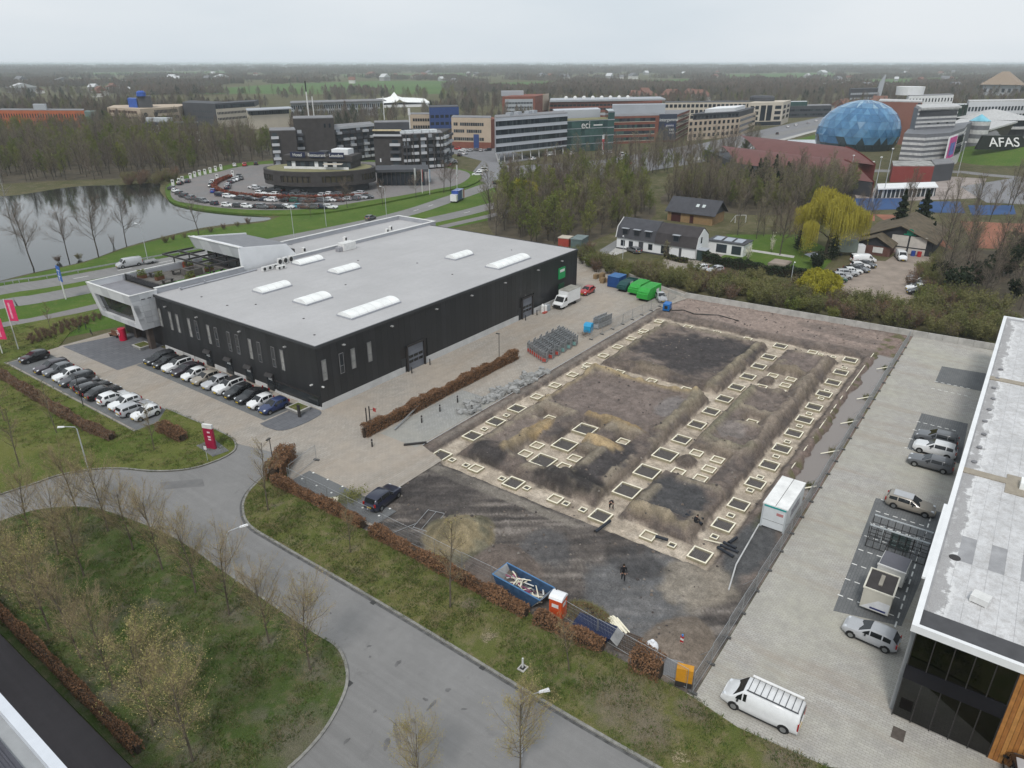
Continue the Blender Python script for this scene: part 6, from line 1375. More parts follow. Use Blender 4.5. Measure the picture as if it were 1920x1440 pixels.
for i,(u,v,l)in enumerate(((268,652,'at the entrance forecourt'),(560,770,'at the corner by the blue hatchback'))):
    p=at(u,v);t=thing('concrete_planter',f'pale concrete planter with moss {l}','planter',(*p,.06),.0);part('tub',MB().hexa([(-.9,-1.1,0),(.9,-1.1,0),(.9,1.1,0),(-.9,1.1,0)],[(-1.1,-1.3,.5),(1.1,-1.3,.5),(1.1,1.3,.5),(-1.1,1.3,.5)]),CONC,t);part('soil',B(-.8,.8,-1.0,1.0,.45,.56),GRASS_VERGE,t)
p=at(562,783);t=thing('information_post','slim black information post beside the corner planter','post',(*p,.1));part('post',B(-.1,.1,-.2,.2,0,1.7),STEEL,t);part('screen',B(-.11,-.101,-.15,.15,1.2,1.6),DARKFAN,t)
p=at(215,632);t=thing('garden_bench','wooden slatted bench with plants near the entrance','bench',(*p,.06),.1);part('seat',B(-.3,.3,-1.1,1.1,.4,.48),WOODB,t);part('backrest',B(.25,.32,-1.1,1.1,.5,.95),WOODB,t)
for y in(-.9,.9):part('leg',B(-.25,.25,y-.05,y+.05,0,.4),STEEL,t)
for i,(u,v)in enumerate(((137,625),(150,622),(162,617),(172,628))):
    p=at(u,v);t=thing('bicycle',f'parked bicycle on the forecourt, {ORD[i]} from the left','bicycle',(*p,.06),.6+i*.25);bk=MB()
    for x in(-.5,.5):
        wmb=MB();k=14;wmb.tube([(x+.33*cos(2*pi*j/k),0,.34+.33*sin(2*pi*j/k))for j in range(k+1)],.025,5);part('wheel',wmb,TYRE,t)
    bk.tube([(-.5,0,.34),(-.15,0,.85),(.35,0,.88),(-.05,0,.3),(-.15,0,.85)],.022,5).tube([(.35,0,.95),(.5,0,.34)],.022,5).tube([(-.5,0,.34),(-.05,0,.3)],.02,5);part('frame',bk,STEEL,t);part('saddle',B(-.28,-.05,-.06,.06,.93,.98),TRIM,t);part('handlebar',MB().tube([(.33,-.27,1.05),(.35,0,1.0),(.33,.27,1.05)],.018,5),STEEL,t)
# barrier posts by the yard gate
t=thing('gate_barrier','pair of black gate posts with red sign at the copper hedge end','gate',(*at(688,793),.05),.0)
for x in(0,.55):part('post',MB().tube([(x,.0,0),(x,0,2.1)],.09,6),STEEL,t)
part('sign_plate',B(1.4,1.45,-.25,.25,1.0,1.5),PAINT['red'],t);part('rail',MB().tube([(.5,0,1.6),(1.9,0,1.2)],.03,5),STEEL,t)
solo('steel_beam',MB().bar((*at(757,836),.15),(*at(800,832),.2),.25,.2),STEEL,'dark steel channel lying on the broken paving','beam');solo('steel_beam',MB().bar((*at(740,868-60),.2),(*at(798,758),.9),.14,.14),GALV,'galvanised post lying askew across the copper hedge','post')

# ------------------------------------------------------------------ people
SKIN=M('skin',(.42,.25,.18),.6,.05);CLOTH=M('dark_clothes',(.012,.012,.015),.85,.3,6);HAIR=M('dark_hair',(.02,.014,.01),.8,.1)
def person(x,y,z,rz,label,J,hat=None):
    """J: joints in metres, forward +x; one continuous skinned body"""
    V=[];Ed=[];Rr=[]
    def v(p,r):V.append(p);Rr.append(r);return len(V)-1
    pel=v(J['pel'],.15);ch=v(J['chest'],.165);nk=v(J['neck'],.062);hb_=v(J['headb'],.085);ht=v(J['headt'],.08);Ed+=[(pel,ch),(ch,nk),(nk,hb_),(hb_,ht)]
    face=Vector(J['face']);ns=v(tuple(Vector(J['headb']).lerp(Vector(J['headt']),.35)+face*.1),.018);Ed.append((hb_,ns))
    for s_ in('l','r'):
        sh=v(J['sh'+s_],.07);el=v(J['el'+s_],.05);wr=v(J['wr'+s_],.034);Ed+=[(ch,sh),(sh,el),(el,wr)]
        d=(Vector(J['wr'+s_])-Vector(J['el'+s_])).normalized();o=d.cross(Vector((0,1,.2))).normalized();pm_=v(tuple(Vector(J['wr'+s_])+d*.08),.036);Ed.append((wr,pm_))
        for k,(of,ln)in enumerate(((-.03,.07),(-.01,.085),(.01,.08),(.03,.065))):
            a=v(tuple(Vector(J['wr'+s_])+d*.11+o*of),.011);b2=v(tuple(Vector(J['wr'+s_])+d*(.11+ln)+o*of*1.2),.008);Ed+=[(pm_,a),(a,b2)]
        th=v(tuple(Vector(J['wr'+s_])+d*.06+o*.055),.012);Ed.append((wr,th))
        hp=v(J['hp'+s_],.1);kn=v(J['kn'+s_],.068);an=v(J['an'+s_],.048);to=v(J['to'+s_],.045);Ed+=[(pel,hp),(hp,kn),(kn,an),(an,to)]
    me_=bpy.data.meshes.new('body');me_.from_pydata(V,Ed,[]);o=bpy.data.objects.new('body',me_);COL.objects.link(o)
    m_=o.modifiers.new('skin','SKIN');m_.use_smooth_shade=True;o.modifiers.new('sub','SUBSURF').levels=1
    for i,r_ in enumerate(Rr):me_.skin_vertices[0].data[i].radius=(r_,r_)
    me_.skin_vertices[0].data[pel].use_root=True
    dg=bpy.context.evaluated_depsgraph_get();nm=bpy.data.meshes.new_from_object(o.evaluated_get(dg));bpy.data.objects.remove(o);nm.materials.clear();nm.materials.append(CLOTH);nm.materials.append(SKIN)
    hd=Vector(J['neck']);wl,wr_=Vector(J['wrl']),Vector(J['wrr'])
    ax=(Vector(J['headt'])-hd).normalized()
    for p in nm.polygons:
        c=p.center
        if((c-hd).dot(ax)>.01 and(c-Vector(J['headb'])).length<.3)or(c-wl).dot((wl-Vector(J['ell'])).normalized())>0.01 and(c-wl).length<.25 or(c-wr_).dot((wr_-Vector(J['elr'])).normalized())>0.01 and(c-wr_).length<.25:p.material_index=1
        p.use_smooth=True
    t=thing('person',label,'person',(x,y,z),rz);obj('body',nm,t)
    c=Vector(J['headt']);part('hair',MB().lathe([(.02,.09),(.07,.075),(.1,.02),(.104,-.05),(.09,-.1)],10),HAIR,t,tuple(c-face*.02));
    return t

stand=dict(pel=(0,0,.95),chest=(.0,0,1.33),neck=(0,0,1.52),headb=(.02,0,1.6),headt=(.02,0,1.72),face=(1,0,0),shl=(0,.19,1.43),shr=(0,-.19,1.43),ell=(-.05,.27,1.14),elr=(.04,-.27,1.14),wrl=(.06,.29,.9),wrr=(.12,-.28,.91),hpl=(0,.1,.9),hpr=(0,-.1,.9),knl=(.1,.11,.5),knr=(-.04,-.1,.5),anl=(.06,.11,.09),anr=(-.2,-.1,.12),tol=(.22,.12,.05),tor=(-.06,-.1,.06))
bend=dict(pel=(-.1,0,.9),chest=(.25,0,1.08),neck=(.42,0,1.1),headb=(.5,0,1.08),headt=(.62,0,1.02),face=(.4,0,-1),shl=(.33,.19,1.08),shr=(.33,-.19,1.08),ell=(.4,.2,.78),elr=(.4,-.2,.78),wrl=(.5,.16,.52),wrr=(.5,-.16,.52),hpl=(-.1,.1,.86),hpr=(-.1,-.1,.86),knl=(-.02,.15,.48),knr=(-.02,-.15,.48),anl=(-.08,.17,.09),anr=(-.08,-.17,.09),tol=(.12,.2,.05),tor=(.12,-.2,.05))
crouch=dict(pel=(-.1,0,.42),chest=(.12,0,.75),neck=(.22,0,.92),headb=(.29,0,.98),headt=(.35,0,1.08),face=(.8,0,-.5),shl=(.18,.19,.84),shr=(.18,-.19,.84),ell=(.4,.22,.62),elr=(.4,-.22,.62),wrl=(.55,.14,.45),wrr=(.55,-.14,.45),hpl=(-.1,.1,.4),hpr=(-.1,-.1,.4),knl=(.28,.16,.5),knr=(.3,-.16,.46),anl=(.08,.16,.09),anr=(.05,-.16,.09),tol=(.28,.18,.05),tor=(.25,-.18,.05))
p=at(1168,1088);person(*p,zs(*p),R(36+180),'person in dark clothes walking over the mud towards the street',stand)
person(56.0,28.0,zs(56.0,28.0)+.02,R(200),'person in dark clothes bending over a large frame in the front row',bend)
p=at(1302,985);person(*p,zs(*p),R(-20),'person in dark clothes crouching beside black pipes in the excavation',crouch)

# boards shoring the ditch, with tufts of earth
for i,x in enumerate((72.4,82.0,91.5,100.5,113.5)):
    solo('shoring_board',MB().bar((x,11.9,.35),(x-1.2,13.6,-.1),.14,.05),TIMB,f'pale shoring board leaning from the fence into the ditch, {ORD[i]} from the cabin','board','shoring boards at the ditch')
    g_=Grow(400+i);[g_.blade(q,q+Vector((g_.r.uniform(-.2,.2),g_.r.uniform(-.2,.2),.3)),.05)for q in(Vector((g_.r.gauss(0,.5),g_.r.gauss(0,.25),0))for _ in range(160))];solo('grass_tuft',g_.tw,BLEAF,f'grass tuft in the ditch water, {ORD[i]} from the cabin','grass tuft','grass tufts in the ditch',(x+.5,12.7,-.3))
solo('edge_batten',MB().bar((70,15.25,.25),(92,15.3,.3),.09,.05).bar((92,15.3,.3),(118,15.2,.25),.09,.05),TIMB,'long pale setting out batten on the ditch bank','batten')

# ------------------------------------------------------------------ buildings further off
def V2(p):return Vector((p[0],p[1]))
def quad(P0,P1,depth):
    d=V2(P1)-V2(P0);m=(V2(P0)+V2(P1))/2;n=(Vector((-d.y,d.x)).normalized()*.15+m.normalized()).normalized()*depth;return[V2(P0),V2(P1),V2(P1)+n,V2(P0)+n]

class Bld:
    """a building in plan coordinates; root empty at its first corner"""
    def __init__(s,name,label,cat,o):s.o=V2(o);s.r=thing(name,label,cat,(o[0],o[1],0))
    def L(s,p):return(p[0]-s.o.x,p[1]-s.o.y)
    def prism(s,poly,z0,z1,m,name='wall',parent=None):return part(name,MB().prism([s.L(p)for p in poly],z0,z1),m,parent or s.r)
    def strip(s,A,E,z0,z1,m,name='band',out=.12,t=.3,parent=None):
        A,E=V2(s.L(A)),V2(s.L(E));d=(E-A).normalized();n=Vector((d.y,-d.x));a,b=A+n*out,E+n*out;c,e=E-n*t,A-n*t
        return part(name,MB().prism([a,b,c,e],z0,z1),m,parent or s.r)
    def panes(s,A,E,n,z0,z1,m,fill=.7,name='window',out=.08,parent=None,f0=0.,f1=1.,skip=0):
        A,E=V2(s.L(A)),V2(s.L(E));ln=(E-A).length;d=(E-A)/ln;rz=math.atan2(d.y,d.x);w_=ln*(f1-f0)/n;cache={}
        for i in range(n):
            if skip and random.random()<skip:continue
            mm=random.choice(m)if isinstance(m,(list,tuple))else m
            if mm.name not in cache:cache[mm.name]=B(0,w_*fill,-out,.05,0,z1-z0).mesh(name,mm)
            p=A+d*(ln*f0+w_*(i+(1-fill)/2));obj(name,cache[mm.name],parent or s.r,(p.x,p.y,z0),rz)
    def grid(s,A,E,n,floors,z0,fh,wh,m,fill=.6,**k):
        for f in range(floors):s.panes(A,E,n,z0+f*fh,z0+f*fh+wh,m,fill,**k)
    def sign(s,txt,size,A,E,f,z,m,out=.3,name='lettering'):
        A,E=V2(s.L(A)),V2(s.L(E));d=(E-A).normalized();n=Vector((d.y,-d.x));p=A.lerp(E,f)+n*out;return text(txt,size,s.r,(p.x,p.y,z),(pi/2,0,math.atan2(d.y,d.x)),m,name,.05)

FG=[glass('office_glass_a',(.03,.04,.05),.08),glass('office_glass_b',(.05,.062,.07),.08),glass('office_glass_c',(.015,.02,.028),.08)]
SILV=M('silver_panel',(.42,.44,.48),.4,.05,.1);LGREY=M('light_grey_wall',(.34,.36,.39),.6,.06,.1);BRICKR=M('red_brick',(.2,.072,.05),.9,.15,.4);BEIGE=M('beige_wall',(.43,.35,.27),.85,.08,.2);CREAM=M('cream_wall',(.5,.45,.38),.85,.07,.2)
DGREY=M('dark_grey_wall',(.06,.062,.07),.7,.12,.2);ROOFD=M('grey_gravel_roof',(.2,.2,.21),.9,.15,.2);WHITEW=M('white_render',(.7,.71,.72),.7,.06,.3);BLUEW=M('blue_wall',(.03,.06,.18),.6,.1);TEALG=glass('green_glass',(.045,.09,.085),.06);HBRICK=M('hotel_brick',(.05,.045,.044),.85,.18,.5);ORANGEW=M('orange_brick',(.36,.1,.04),.85,.12,.3)
# silver office with ECI sign
A,E=at(931,305),at(1062,289);q=quad(A,E,16);b=Bld('silver_office','silver office block on slanting legs with ribbon windows and glass corner','office',A)
b.prism(q,3.8,19.3,SILV);b.prism(quad(A,E,17),19.3,19.6,ROOFD,'roof')
for f in range(4):
    z=4.6+f*3.7;b.strip(A,E,z,z+2.2,FG[2],'window_band',.02);b.panes(A,E,34,z,z+2.2,FG,.82,'window',.06,f0=.01,f1=.93);b.strip(A,E,z+2.25,z+2.45,SILV,'sill',.35)
for i in range(8):p=V2(A).lerp(V2(E),.12+.12*i);c=b.L(p);part('leg',MB().tube([(c[0],c[1]+.5,0),(c[0],c[1]+.8,3.9)],.22,6),UNIT,b.r)
c=b.L(A);part('leg',MB().tube([(c[0]+2.2,c[1]+.6,0),(c[0]+1,c[1]+1,4)],.3,6).tube([(c[0]+2.4,c[1]+.6,0),(c[0]+4,c[1]+1,4)],.3,6),UNIT,b.r)
for x_,y_ in((12,8),(20,9),(27,8),(33,9)):part('roof_unit',MB().box(x_,x_+3,y_-7,y_-4.5,19.6,21),LGREY,b.r)
G0,G1=at(1062,286),at(1137,281);gq=quad(G0,G1,14);b.prism(gq,0,15.2,TEALG,'glass_block');b.prism(quad(G0,G1,14),15.2,15.5,M('green_roof',(.2,.19,.1),.9),'roof')
for f in range(4):b.strip(G0,G1,3.6+f*3.8,3.85+f*3.8,LGREY,'sill',.12)
for f in range(4):b.panes(G0,G1,9,.4+f*3.8,3.3+f*3.8,[TEALG,glass('green_glass_b',(.03,.06,.06),.06)],.96,'window',.05)
G2=at(1149,280);b.prism(quad(G1,G2,20),0,19.2,TEALG,'glass_tower')
for f in range(5):b.strip(G1,G2,3.4+f*3.8,3.8+f*3.8,LGREY,'sill',.2)
b.prism(quad(V2(G0)+Vector((6,12)),V2(G2)+Vector((6,12)),16),0,19.4,SILV,'rear_block')
b.sign('eci',5.0,G0,G1,.44,12.9,UNIT,.5);b.sign('the business',.8,G0,G1,.74,13.1,UNIT,.5,'tagline')if 0 else b.strip(V2(G0).lerp(V2(G1),.64),V2(G0).lerp(V2(G1),.86),12.4,13.0,UNIT,'tagline',.25,-.15)
# brick office with dark sign wall
A,E,E2=at(1149,270),at(1264,266),at(1289,252);b=Bld('brick_office','red brick banded office with a tall dark sign wall at its corner','office',A);dv=V2(E2)-V2(E)
b.prism([A,E,E2,V2(E2)+Vector((-25,22)),V2(A)+Vector((10,22))],0,14.6,BRICKR);b.prism([V2(p)for p in(A,E,E2)]+[V2(E2)+Vector((-25,22)),V2(A)+Vector((10,22))],14.6,14.9,ROOFD,'roof')
for f in range(4):
    z=1.6+f*3.4;b.strip(A,V2(A).lerp(V2(E),.66),z,z+1.7,CREAM,'sill',.05)if 0 else None;b.strip(A,V2(A).lerp(V2(E),.66),z-.3,z-.05,CREAM,'sill',.2);b.panes(A,V2(A).lerp(V2(E),.66),16,z,z+1.75,FG+[glass('green_glass')],.97,'window',.08);b.strip(E,E2,z-.3,z-.05,CREAM,'sill',.2);b.panes(E,E2,10,z,z+1.7,FG,.97,'window',.08)
SG=M('sign_slate',(.035,.045,.07),.6,.08);S0=V2(A).lerp(V2(E),.72);b.strip(S0,E,1.2,15.3,SG,'sign_wall',.9,.5)
b.sign('intergamma',2.5,S0,E,.5,12.3,UNIT,1.2);b.strip(V2(S0).lerp(V2(E),.3),V2(S0).lerp(V2(E),.9),8.5,10.1,M('gamma_blue',(.012,.02,.1),.5),'sign_plate',1.1,-.95);b.sign('gamma',1.8,S0,E,.6,9.3,UNIT,1.2);b.sign('KAR\nWEI',1.7,S0,E,.72,5.9,UNIT,1.2)
b.prism(quad(V2(A)+Vector((12,8)),V2(E)+Vector((6,10)),9),14.6,20,LGREY,'roof_plant')
# beige offices with square windows
A,E,E2=at(1288,264),at(1383,256),at(1414,243);b=Bld('beige_office','beige office with rows of square windows and dark set back top floor','office',A);bk=V2(A)+(V2(E2)-V2(E))
b.prism([A,E,E2,bk],0,11.2,BEIGE);b.grid(A,E,11,3,1.6,3.4,1.9,FG[2],.5);b.grid(E,E2,1,3,1.8,3.4,1.5,FG[0],.92,name='window_band');k_=[V2(p)for p in(A,E,E2,bk)];ce=sum(k_,Vector((0,0)))/4;k2=[p.lerp(ce,.1)for p in k_]
b.prism(k2,11.2,14.2,DGREY,'top_floor');b.panes(k2[0],k2[1],12,11.9,13.4,FG,.6);b.prism([p.lerp(ce,.04)for p in k_],14.2,14.6,DGREY,'roof');b.prism([p.lerp(ce,.4)for p in k_],14.6,16.6,WHITEW,'roof_plant')
A,E,E2=at(1398,237),at(1463,235),at(1477,229);b=Bld('beige_tower_office','cream office corner with tall dark windows and a black roof drum','office',A);bk=V2(A)+(V2(E2)-V2(E))*1.0;b.prism([A,E,E2,bk],0,16,CREAM)
b.panes(A,E,1,3.5,14,FG[2],.9,'tall_window',f0=.36,f1=.52);b.panes(A,E,1,3.5,14,FG[2],.9,'tall_window',f0=.54,f1=.7);b.grid(A,E,1,3,4,3.7,2.3,FG[2],.85,f0=.76,f1=.97);b.grid(A,E,2,3,4,3.7,2.3,FG[2],.7,f0=.05,f1=.33);b.grid(E,E2,2,3,4,3.7,2.3,FG[2],.6);b.strip(A,E,.3,2.9,FG[2],'ground_glazing');c=b.L(V2(A).lerp(V2(E2),.55)+Vector((0,8)));part('roof_drum',MB().lathe([(9,16),(9,18.6),(7.5,19.6)],18,0,c),DGREY,b.r)
A,E=at(1243,238),at(1402,236);b=Bld('long_cream_office','long cream office with big square openings behind the beige one','office',A);b.prism(quad(A,E,16),0,16.2,CREAM);b.grid(A,E,20,4,1.5,3.8,2.2,FG[2],.7);b.prism(quad(A,E,16),16.2,16.5,DGREY,'roof')
A,E=at(1478,221),at(1556,219);b=Bld('dark_low_office','low dark grey office with green glass top beside the avenue','office',A);b.prism(quad(A,E,20),0,9,DGREY);b.grid(A,E,16,2,1.4,3.6,1.6,FG,.9);b.prism(quad(A,V2(A).lerp(V2(E),.4),14),9,12.5,TEALG,'glass_floor');b.prism(quad(A,E,20),9,9.3,ROOFD,'roof')
# brown and beige office left of the silver one
A,E=at(848,277),at(921,279);b=Bld('brown_office','beige and red brick office block left of the silver one','office',A);b.prism(quad(A,E,15),0,15.4,BEIGE);b.prism(quad(E,at(931,277),15),0,14.8,BRICKR,'brick_pier');b.prism(quad(A,E,15),15.4,15.7,ROOFD,'roof');b.strip(A,E,0,3.2,BRICKR,'base_band',.1)
for z in(3.9,7.9,11.4):b.panes(A,E,14,z,z+1.6,FG,.85,f0=.05,f1=.82,skip=.1)
b.panes(A,E,1,.2,7.2,BLUEW,.9,'entrance',.15,f0=.55,f1=.7)
A,E=at(808,268),at(862,266);b=Bld('blue_office','dark blue office box between hotel and brown office','office',A);b.prism(quad(A,E,18),0,19,BLUEW);b.grid(A,E,6,4,2,3.8,1.6,FG[2],.7);b.prism(quad(A,E,18),19,19.3,DGREY,'roof')
A,E=at(770,262),at(826,262);b=Bld('beige_annex','beige office wing with a window band directly behind the hotel','office',A);b.prism(quad(A,E,14),0,14.2,BEIGE);b.grid(A,E,10,3,2.6,3.9,1.6,FG[2],.8,f0=.1,f1=.9);b.prism(quad(A,E,14),14.2,14.5,ROOFD,'roof')
A,E,E2=at(942,217),at(1003,216),at(1028,209);b=Bld('red_office','red brown office with white window bands far behind the silver office','office',A);b.prism([A,E,E2,V2(A)+(V2(E2)-V2(E))],0,15.5,BRICKR);b.strip(V2(A).lerp(V2(E),.08),V2(A).lerp(V2(E),.93),1,13.4,LGREY,'panel_field',.1)
for z in(2.2,5.8,9.4):b.panes(A,E,18,z,z+1.5,FG,.75,f0=.09,f1=.92,out=.2)
b.strip(V2(E).lerp(V2(E2),.55),E2,2,15.8,BEIGE,'pier',.3);b.prism(quad(V2(A)+Vector((20,16)),V2(A).lerp(V2(E),.7)+Vector((20,16)),12),15,19,LGREY,'roof_plant')
A,E=at(1030,212),at(1240,208);b=Bld('long_low_office','long low brown and grey office with curved pale roof in the distance','office',A);b.prism(quad(A,E,40),0,9.5,BRICKR);b.prism(quad(V2(A)+Vector((-3,-2)),V2(E)+Vector((3,-2)),46),9.5,11,LGREY,'roof');b.grid(A,E,30,2,2,3.4,1.7,FG[2],.85)
for i in range(8):p=V2(A).lerp(V2(E),.25+.08*i);c=b.L(p);part('roof_dome',MB().lathe([(2,11),(1.8,12.4),(.6,13.4)],8,0,(c[0]+10,c[1]+20)),UNIT,b.r)
# left background
A,E=at(8,246),at(166,247);b=Bld('orange_office','long orange brick office behind the wood on the left','office',A);b.prism(quad(A,E,16),0,13.2,ORANGEW);b.grid(A,E,32,2,4.2,4.4,2.6,FG[2],.34);b.prism(quad(A,E,16),13.2,13.6,ROOFD,'roof');b.prism(quad(V2(A).lerp(V2(E),.42),V2(A).lerp(V2(E),.57),8),13.6,17,LGREY,'roof_plant');b.prism(quad(E,at(186,247),16),0,12.6,M('green_grey',(.12,.17,.16),.7),'end_block')
A,E,E2=at(209,240),at(270,244),at(340,238);b=Bld('beige_blue_office','beige office with dark blue rooftop box left of the hotel','office',A);b.prism([A,E,E2,V2(E2)+Vector((30,28)),V2(A)+Vector((18,26))],0,13.6,BEIGE);b.grid(A,E,9,3,2.8,3.8,1.7,M('brown_glass',(.08,.045,.035),.3),.85,f0=.04,f1=.9);b.grid(E,E2,18,2,6,4,2.3,FG[2],.62,f0=.35,f1=.98)
b.prism(quad(V2(A).lerp(V2(E),.75)+Vector((8,5)),V2(E).lerp(V2(E2),.3)+Vector((4,6)),14),13.6,21,DGREY,'roof_box');b.prism(quad(V2(A).lerp(V2(E),.45)+Vector((8,5)),V2(A).lerp(V2(E),.72)+Vector((8,5)),12),13.6,19.5,M('royal_blue',(.03,.09,.36),.5),'roof_box');c=b.L(V2(A).lerp(V2(E),.9));part('roof_drum',MB().lathe([(3,21),(3,23.5),(1.6,24.5)],12,0,(c[0]+10,c[1]+9)),M('royal_blue'),b.r)
for f_ in(.12,.38):p=V2(E).lerp(V2(E2),f_);c=b.L(p);d_=(V2(E2)-V2(E)).normalized();part('round_window',MB().tube([(c[0]+d_.y*.15,c[1]-d_.x*.15,9.6),(c[0]-d_.y*.1,c[1]+d_.x*.1,9.6)],1.5,14),FG[2],b.r)
A,E,E2=at(349,236),at(410,240),at(482,233);b=Bld('black_white_office','black and white office with long window strips behind the wood','office',A);b.prism([A,E,V2(E)+Vector((22,26)),V2(A)+Vector((22,26))],0,16,DGREY);b.prism([E,E2,V2(E2)+Vector((20,22)),V2(E)+Vector((20,22))],0,12.4,CREAM,'white_wing');b.prism([V2(E)+Vector((1,1)),V2(E2)+Vector((1,1)),V2(E2)+Vector((20,22)),V2(E)+Vector((20,22))],12.4,16,DGREY,'top_floor')
b.grid(E,E2,20,2,5,3.8,1.6,FG[2],.62,f0=.02,f1=.75);b.grid(A,E,10,2,6,4,1.2,FG[1],.4,f0=.3,f1=.9);b.panes(E,E2,16,13,15,FG,.8)
A,E=at(470,243),at(545,238);b=Bld('flat_roof_office','pale office with overhanging flat roof left of the hotel tower','office',A);b.prism(quad(A,E,20),0,9,CREAM);b.prism(quad(V2(A)+Vector((-2,-2)),V2(E)+Vector((2,-2)),25),12,12.6,LGREY,'roof');b.prism(quad(V2(A)+Vector((1,1)),V2(E)+Vector((1,1)),18),9,12,DGREY,'top_floor');b.panes(A,E,18,9.4,11.6,FG,.7)
A,E=at(276,264),at(376,264);b=Bld('mansard_office','dark mansard office with white framed dormer windows among trees','office',A);b.prism(quad(A,E,14),0,5.2,WHITEW);b.prism(quad(V2(A)+Vector((.5,.5)),V2(E)+Vector((.5,.5)),13),5.2,10,DGREY,'mansard');b.panes(A,E,10,6.2,8.6,WHITEW,.3,'dormer',.25);b.panes(A,E,10,6.5,8.3,FG[2],.18,'window',.3);b.panes(A,E,12,1.2,3.8,FG[1],.7);b.prism(quad(V2(A)+Vector((6,8)),V2(A).lerp(V2(E),.5)+Vector((6,8)),7),10,12,M('glass_vault',(.45,.48,.5),.3),'roof_light')
A,E=at(548,222),at(720,216);b=Bld('grey_glass_office','long grey glass office behind the hotel','office',A);b.prism(quad(A,E,30),0,11.5,LGREY);b.grid(A,E,44,2,2.2,4.6,3,FG[2],.6);b.prism(quad(V2(A)+Vector((-2,-2)),V2(E)+Vector((2,-2)),34),11.5,12.2,ROOFD,'roof')
# white tent hall
A,E=at(660,203),at(808,200);b=Bld('white_tent_hall','long white tent roofed hall with a pointed centre in the distance','hall',A);q=quad(A,E,60);ln=(V2(E)-V2(A)).length;d_=(V2(E)-V2(A)).normalized();nn=Vector((-d_.y,d_.x));vs_=[];fs_=[]
prof=[(0,4.5),(.18,6),(.4,8),(.5,8.5),(.56,10),(.6,14),(.64,10),(.7,8.5),(.85,8),(1,7)]
for f_,z in prof:p=V2(A)+d_*ln*f_;vs_+=[(*b.L(p),z*.55),(*b.L(p+nn*25),z),(*b.L(p+nn*50),z*.55)]
fs_=[(i*3+j,i*3+3+j,i*3+4+j,i*3+1+j)for i in range(len(prof)-1)for j in range(2)];part('tent_roof',MB().add(vs_,fs_),M('tent_white',(.78,.79,.78),.7,.04),b.r);b.prism(quad(A,E,49),0,2.4,WHITEW,'wall')

# ------------------------------------------------------------------ hotel
hc=at(600,357);b=Bld('hotel','dark brick hotel with a round restaurant, balconied wings and roof masts','hotel',hc);r_=b.r
ctr=V2(at(604,356));rx,ry=32,30
fw=Vector((cos(YAW),sin(YAW)));rt=Vector((sin(YAW),-cos(YAW)))
def hp_(dx,dy):p=ctr+rt*dx+fw*dy;return b.L(p)
def ell(rx_,ry_,n=40,a0=0,a1=2*pi):return[hp_(rx_*cos(a0+(a1-a0)*i/n),ry_*sin(a0+(a1-a0)*i/n))for i in range(n if a1-a0>6.2 else n+1)]
part('undercroft',MB().prism(ell(17,11),.5,3.2),DGREY,r_);drum=part('restaurant_drum',MB().prism(ell(19.8,13.8),3.2,4.5),HBRICK,r_);part('restaurant_drum',MB().prism(ell(19.8,13.8),6.6,8.0),HBRICK,r_);part('window_ring',MB().prism(ell(19.4,13.4),4.5,6.6),glass('amber_glass',(.06,.05,.035),.1),r_)
ring_=ell(19.75,13.75,64)
for i in range(0,64):
    a,e=Vector(ring_[i]),Vector(ring_[(i+1)%64])
    if i%8 in(0,1):part('brick_pier',MB().prism([a,e,e.lerp(Vector(hp_(0,0)),.03),a.lerp(Vector(hp_(0,0)),.03)],4.5,6.6),HBRICK,r_)
    else:m_=a.lerp(e,.5);part('window_post',MB().box(m_.x-.12,m_.x+.12,m_.y-.12,m_.y+.12,4.5,6.6),STEEL,r_)
part('roof_terrace',MB().prism(ell(18.6,12.7),8.0,8.06),M('sedum',(.2,.19,.1),.95,.2,.5),r_)
P=lambda*q:[hp_(*p)for p in q]
part('pavilion',MB().prism(P((-11,-2),(12.5,-5.5),(14,4),(-9.5,8)),7.5,10.6),HBRICK,r_);part('pavilion',MB().prism(P((-11.8,-2.8),(13.2,-6.3),(14.6,4.6),(-10.2,8.6)),10.6,12.4),HBRICK,r_)
PA,PB=ctr+rt*-11+fw*-2,ctr+rt*12.5+fw*-5.5;b.panes(PA,PB,14,8.2,10.3,[FG[1],WHITEW,FG[2]],.8,'window',.1);b.strip(PA,PB,8.07,8.9,M('white_rail',(.62,.62,.62),.6),'balustrade',2.6,-2.4)
part('parasol',MB().prism(P((3.5,-9),(10,-9.5),(10,-6.5),(3.5,-6)),9.9,10.05),CREAM,r_)
sb_=M('sign_navy',(.02,.025,.06),.5)
for i,(t_,f_)in enumerate((('Hotel',.2),('Restaurant',.5),('Leusden',.8))):p=PA.lerp(PB,f_);b.strip(p-(PB-PA)*.11,p+(PB-PA)*.12,11.7,13.6,sb_,'sign_board',1.1,-.9);b.sign(t_,1.5,PA,PB,f_+.005,12.6,UNIT,1.35)
part('roof_plant',MB().prism(P((5,-1),(11,-2),(12,3),(6,4)),12.4,14.2),WHITEW,r_);part('roof_plant',MB().prism(P((0,0),(3,-.5),(3.5,3),(.5,3.5)),12.4,13.4),DGREY,r_)
